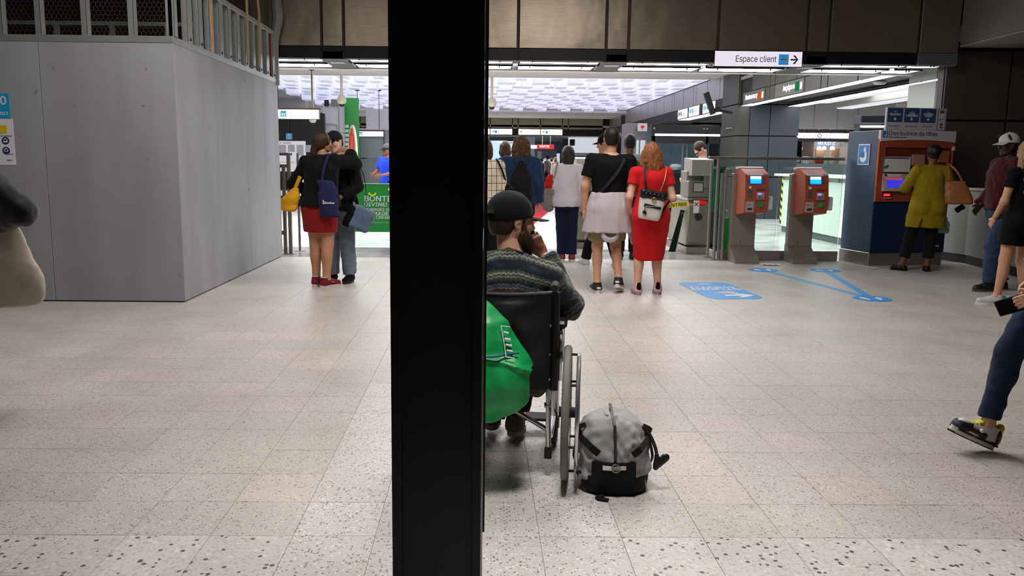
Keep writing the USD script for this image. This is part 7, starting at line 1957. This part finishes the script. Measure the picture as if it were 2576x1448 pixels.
f = Fig('woman with long blonde hair in black top and shorts at the right edge', (5.58, 8.42), 12, 1.68, True, 1.0, skin='olive', head=(0, 4, 0), ankleL=(-.17, .04, .085), kneeL=(-.12, .03, .5), ankleR=(.09, -.06, .085), kneeR=(.09, .02, .48), foot=dict(L=(62, 0), R=(0, 0)), elL=(-.235, .0, 1.13), wrL=(-.21, .14, .93))
f.body()
f.top(black_cloth, 'top', .016, .9, .5, .01, .006, 4)
f.trousers(black_cloth, 'shorts', .016, .62, .02, seed=6)
f.hair(hairs['blond'], 'long', .012, 9, [((0, -.03, .0), (.1, .105, .12)), ((0, -.055, -.1), (.125, .085, .14)), ((0, -.08, -.24), (.125, .055, .17)), ((-.07, -.03, -.18), (.06, .055, .17)), ((0, -.095, -.40), (.10, .045, .14))])
for sd in 'LR':
    p, W, fm = f.shoe(sd, mat('sneaker_white', '#c9c6c4', .6), sole_white)
    part(p, 'heel_patch', solid([cap(W((0, -.07, .06)), W((0, -.072, .085)), .022, .02)], .006, 0), mat('patch_green', '#3f8f7a', .6), smooth=True)

# ================================================================== walkers cut by the frame, right and left
f = Fig('walking person in dark blue jeans and colourful sneaker, holding a phone at the right edge', (2.885, 4.02), 90, 1.66, True, 1.0, h=.01, skin='fair', lean=(0, -.03), legw=.9,
        ankleL=(-.07, .345, .128), kneeL=(-.07, .27, .55), hipL=(-.085, .07, .93), ankleR=(.09, -.30, .16), kneeR=(.09, -.02, .49), foot=dict(L=(0, 24), R=(0, -35)), elL=(-.26, .04, 1.10), wrL=(-.17, .2, .86), elR=(.26, -.08, 1.12), wrR=(.24, -.02, .88))
f.handdef['L'] = dict(d=(.25, .85, -.35), n=(.75, -.1, -.4), curl=(18, 40, 30)); f.body(hhand=.0034)
f.top(cloth('top_grey_blue', '#6d7c8a'), 'top', .02, .92, 1.6, .01, .006, 4)
f.trousers(cloth('jeans_dark_blue', '#1d2c44', vary=.2, vscale=9), 'jeans', .012, 1.86, .004, .002, amp=.010, seed=2)
f.hair(hairs['brown'], 'long', .008, 9, [((0, -.04, -.05), (.095, .08, .12)), ((0, -.06, -.15), (.08, .05, .1))])
for sd in 'LR':
    p, W, fm = f.shoe(sd, mat('sneaker_offwhite', '#c9c4be', .6), mat('sole_offwhite', '#d6d0c4', .6), L=.262, solez=.04)
    dkp = mat('sneaker_charcoal', '#23262a', .6)
    part(p, 'toe_cap', solid([cap(W((0, .09, .047)), W((0, .135, .039)), .0465, .0435), half(fm @ A3((0, -1, 0)), W((0, .095, 0))), half(fm @ A3((0, 0, -1)), W((0, 0, .03))), ell(W((0, .125, .085)), (.03, .05, .03), fm, op='s', k=0)], .005, 0), dkp, smooth=True)
    for g_ in (-1, 1):
        part(p, 'side_patch', solid([cap(W((g_ * .042, .085, .048)), W((g_ * .044, .02, .05)), .016, .02, flat=(fm @ A3((1, 0, 0)), .5))], .005, 0), dkp, smooth=True)
        part(p, 'logo_disc', xf(trimesh.creation.icosphere(2, .011), W((g_ * .047, .05, .066))), white_paper)
        part(p, 'sole_stripe', tube([W((g_ * (.0485 - 6 * (y_ - .045) ** 2 * .12), y_, .024)) for y_ in np.linspace(-.075, .16, 12)], .0065, 6), dkp)
    part(p, 'outsole', prism([(.045 * math.sin(t), .05 + .138 * math.cos(t)) for t in np.linspace(0, 2 * np.pi, 24, endpoint=False)], 'z', -.006, .004).apply_transform(np.vstack([np.column_stack([fm * f.s, W((0, 0, 0))]), [0, 0, 0, 1]])), dkp)
    part(p, 'toe_panel', solid([ell(W((0, .118, .068)), (.029, .04, .02), fm)], .005, 0), white_paper, smooth=True)
    part(p, 'tongue', solid([cap(W((0, .055, .098)), W((0, .028, .125)), .026, .024, flat=(fm @ A3((0, 1, .6)), .4))], .005, 0), mat('sneaker_yellow', '#c9c41e', .5), smooth=True)
    part(p, 'laces', [tube([W((-.026, .06 + .016 * k, .098 - .008 * k)), W((.026, .06 + .016 * k, .098 - .008 * k))], .005, 6) for k in range(4)], mat('sneaker_yellow', '#c9c41e'), kind='stuff')
    part(p, 'heel_counter', solid([cap(W((0, -.048, .05)), W((0, -.046, .07)), .0445, .043), half(fm @ A3((0, 1, 0)), W((0, -.03, 0)))], .005, 0), mat('sneaker_maroon', '#4a1518', .5), smooth=True)
    part(p, 'heel_tab', solid([cap(W((0, -.06, .095)), W((0, -.064, .118)), .026, .022)], .005, 0), mat('sneaker_yellow', '#c9c41e'), smooth=True)
wl = f.J['wrL']
add = f.carried('phone', 'dark phone in the hand of the walking person at the right edge', 'phone', wl + (.03, .1, -.06))
hd = A3((.25, .85, -.35)); hd /= np.linalg.norm(hd)
pn = A3((.75, -.1, -.4)); pn = pn - hd * (hd @ pn); pn /= np.linalg.norm(pn); pt = np.cross(hd, pn)
pc = wl + hd * .115 + pn * .022
add('case', solid([rbx(pc, (.08, .04, .0055), .005, np.column_stack([hd, pt, pn]))], .004, 0), mat('phone_black', '#15161a', .25))

f = Fig('person in fuzzy black sweater carrying a cream tote bag at the left edge', (-2.975, 4.5), 24, 1.70, True, 1.04, h=.01, skin='fair', elR=(.455, -.13, 1.16), wrR=(.24, .08, 1.09), shR=(.19, -.02, 1.40), elL=(-.25, .0, 1.13), wrL=(-.2, .2, 1.05), ankleL=(-.09, .3, .085), kneeL=(-.09, .2, .5), ankleR=(.16, .02, .10), kneeR=(.11, .08, .5), foot=dict(L=(0, 0), R=(0, -14)))
f.body()
fz = cloth('fuzzy_black', '#131118', .95, .9, 160, .5)
f.top(fz, 'sweater', .042, .86, 1.93, .012, .012, 9, grow=[(.86, .02), (1.3, .01)], h=.007)
f.trousers(black_cloth, 'trousers', .014, 1.95, .014, seed=5)
f.hair(hairs['brown'], 'long', .008, 9, [((0, -.04, -.05), (.095, .08, .12)), ((0, -.06, -.15), (.08, .05, .1))])
for sd in 'LR': f.shoe(sd, canvas, sole_dark)
add = f.carried('tote_bag', 'cream cotton tote with printed plant in a ring, below a fuzzy black sleeve', 'bag', (.30, -.05, .62))
crm = cloth('tote_cream', '#b3a898', .85, vary=.05)
tb = solid([loft([.585, .60, .70, .85, 1.0, 1.04], [.32, .325, .315, .29, .26, .25], [-.02, -.02, -.02, -.015, .0, .0], [.10, .17, .20, .185, .155, .14], [.03, .05, .06, .055, .035, .03], e=3)], .008, .01, folds(.008, (8, 8, 8), 3), relax=1)
add('bag_body', tb, crm)
Vt_ = np.asarray(tb.vertices)
def tside(x, z):
    m = (np.abs(Vt_[:, 0] - x) < .016) & (np.abs(Vt_[:, 2] - z) < .016)
    return (Vt_[m, 1].min() if m.any() else -.07) - .001
ink_t = mat('tote_ink', '#3a3230', .8)
ring_c, ring_r = (.20, .93), .10
add('printed_ring', tube([(ring_c[0] + ring_r * math.cos(a), tside(ring_c[0] + ring_r * math.cos(a), ring_c[1] + ring_r * math.sin(a)), ring_c[1] + ring_r * math.sin(a)) for a in np.linspace(0, 2 * np.pi, 40)], .0032, 5), ink_t)
for a0 in (-1.0, -.5, .1, .6, 1.1, 1.7):
    add('printed_leaf', tube([(ring_c[0] - .02 + r * math.cos(a0 + r * 3), tside(ring_c[0] - .02 + r * math.cos(a0 + r * 3), ring_c[1] + r * math.sin(a0 + r * 3)), ring_c[1] + r * math.sin(a0 + r * 3)) for r in np.linspace(.01, .085, 7)], .0022, 5), ink_t)
for g_ in (-1, 1):
    add('handle', strap([(.16, g_ * .03, 1.03), (.22, g_ * .04, 1.12), (.30, g_ * .035, 1.165), (.33, g_ * .03, 1.1), (.34, g_ * .03, 1.03)], .025, .004, (0, -1, 0)), crm)

# ================================================================== people beyond the gates
f = Fig('man in a black t-shirt with glasses bowing his head behind the steel fare gate', (3.93, 14.3), 96, 1.80, False, 1.02, h=.012, skin='fair', head=(0, 52, 0), lean=(0, .20), elL=(-.25, .14, 1.18), wrL=(-.12, .36, 1.14), elR=(.25, .14, 1.18), wrR=(.12, .36, 1.14))
f.body(); f.top(black_cloth, 't_shirt', .016, .9, .6, .01)
f.trousers(cloth('jeans_grey', '#4f5a68'), pad=.018, flare=.018, seed=4); f.hair(hairs['brown'], 'short', .006)
gl_ = [f.J['head'] + f.R @ A3((g_ * .033 + .02 * math.cos(a), .098, .004 + .017 * math.sin(a))) for g_ in (-1, 1) for a in np.linspace(0, 2 * np.pi, 12)]
part(f.path, 'glasses', [tube(gl_[:12], .003, 5), tube(gl_[12:], .003, 5), tube([f.J['head'] + f.R @ A3((.055, .095, .006)), f.J['head'] + f.R @ A3((.08, .0, .008))], .003, 5), tube([f.J['head'] + f.R @ A3((-.055, .095, .006)), f.J['head'] + f.R @ A3((-.08, .0, .008))], .003, 5), tube([f.J['head'] + f.R @ A3((-.013, .1, .006)), f.J['head'] + f.R @ A3((.013, .1, .006))], .003, 5)], black_cloth, kind='stuff')
for sd in 'LR': f.shoe(sd, mat('sneaker_white', '#c9c6c4'), sole_white)

f = Fig('man in a bright blue polo and dark cap standing behind the green banner', (at_y(974, 420, 19)[0], 19.0), 140, 1.80, False, 1.05, h=.014, skin='brown', head=(0, 6, 0), elR=(.28, .06, 1.14), wrR=(.16, .30, 1.10), elL=(-.26, .06, 1.14), wrL=(-.1, .28, 1.08))
f.body(); f.top(cloth('polo_blue', '#1236b8'), 'polo', .018, .9, .65, .012)
f.trousers(black_cloth, seed=7); f.hair(hairs['black'], 'short'); baseball_cap(f, cloth('cap_grey', '#4a4a4c'), black_cloth, h=.01)
for sd in 'LR': f.shoe(sd, black_cloth, sole_dark)

def far(label, px, Y, rz, H, top, legs, hair, fem=False, skin='fair', **kw):
    x = at_y(px, 440, Y)[0]
    f = Fig(label, (x, Y), rz, H, fem, 1.0, h=.02, skin=skin, **kw)
    f.body(hands='LR', hhead=.012, hhand=.009)
    f.top(cloth(*top), 'top', .025, .86, 1.9, h=.018)
    f.trousers(cloth(*legs), pad=.02, h=.018)
    f.hair(hairs[hair], 'short' if not fem else 'long', .008, 3, [((0, -.04, -.06), (.1, .08, .13))], h=.014)
    for sd in 'LR': f.shoe(sd, black_cloth, sole_white)
    return f
fa = dict(elR=(.24, .1, 1.16), wrR=(.02, .2, 1.18), elL=(-.24, .1, 1.16), wrL=(-.02, .22, 1.14))
far('person in navy with folded arms far down the hall', 1361, 42, 70, 1.66, ('far_navy', '#15202f'), ('far_black', '#121216'), 'brown', **fa)
g = far('tall person in grey plaid and dark cap far down the hall', 1375, 44.5, 60, 1.82, ('far_plaid', '#7d706b'), ('far_black', '#121216'), 'black')
baseball_cap(g, black_cloth, black_cloth, h=.014)
far('person with long fair hair in a cream top far down the hall', 1396, 45.5, 20, 1.74, ('far_cream', '#cbb5a0'), ('far_navy', '#15202f'), 'blond', True)
far('person in black far down the hall, behind the person with fair hair', 1387, 47, -30, 1.70, ('far_black', '#121216'), ('far_black', '#121216'), 'black')
far('person in pale blue far down the hall, left of the navy person', 1349, 46, 10, 1.68, ('far_paleblue', '#8fa3b8'), ('far_navy', '#15202f'), 'brown', True)
far('person in dark red far down the hall, right of the white blouse', 1461, 46, 180, 1.72, ('far_red', '#8a3a3a'), ('far_black', '#121216'), 'black', True)
g = far('cafe worker with dark hair and red top behind the far counter', 2044, 29.6, 100, 1.72, ('far_redtop', '#b0232a'), ('far_black', '#121216'), 'black')
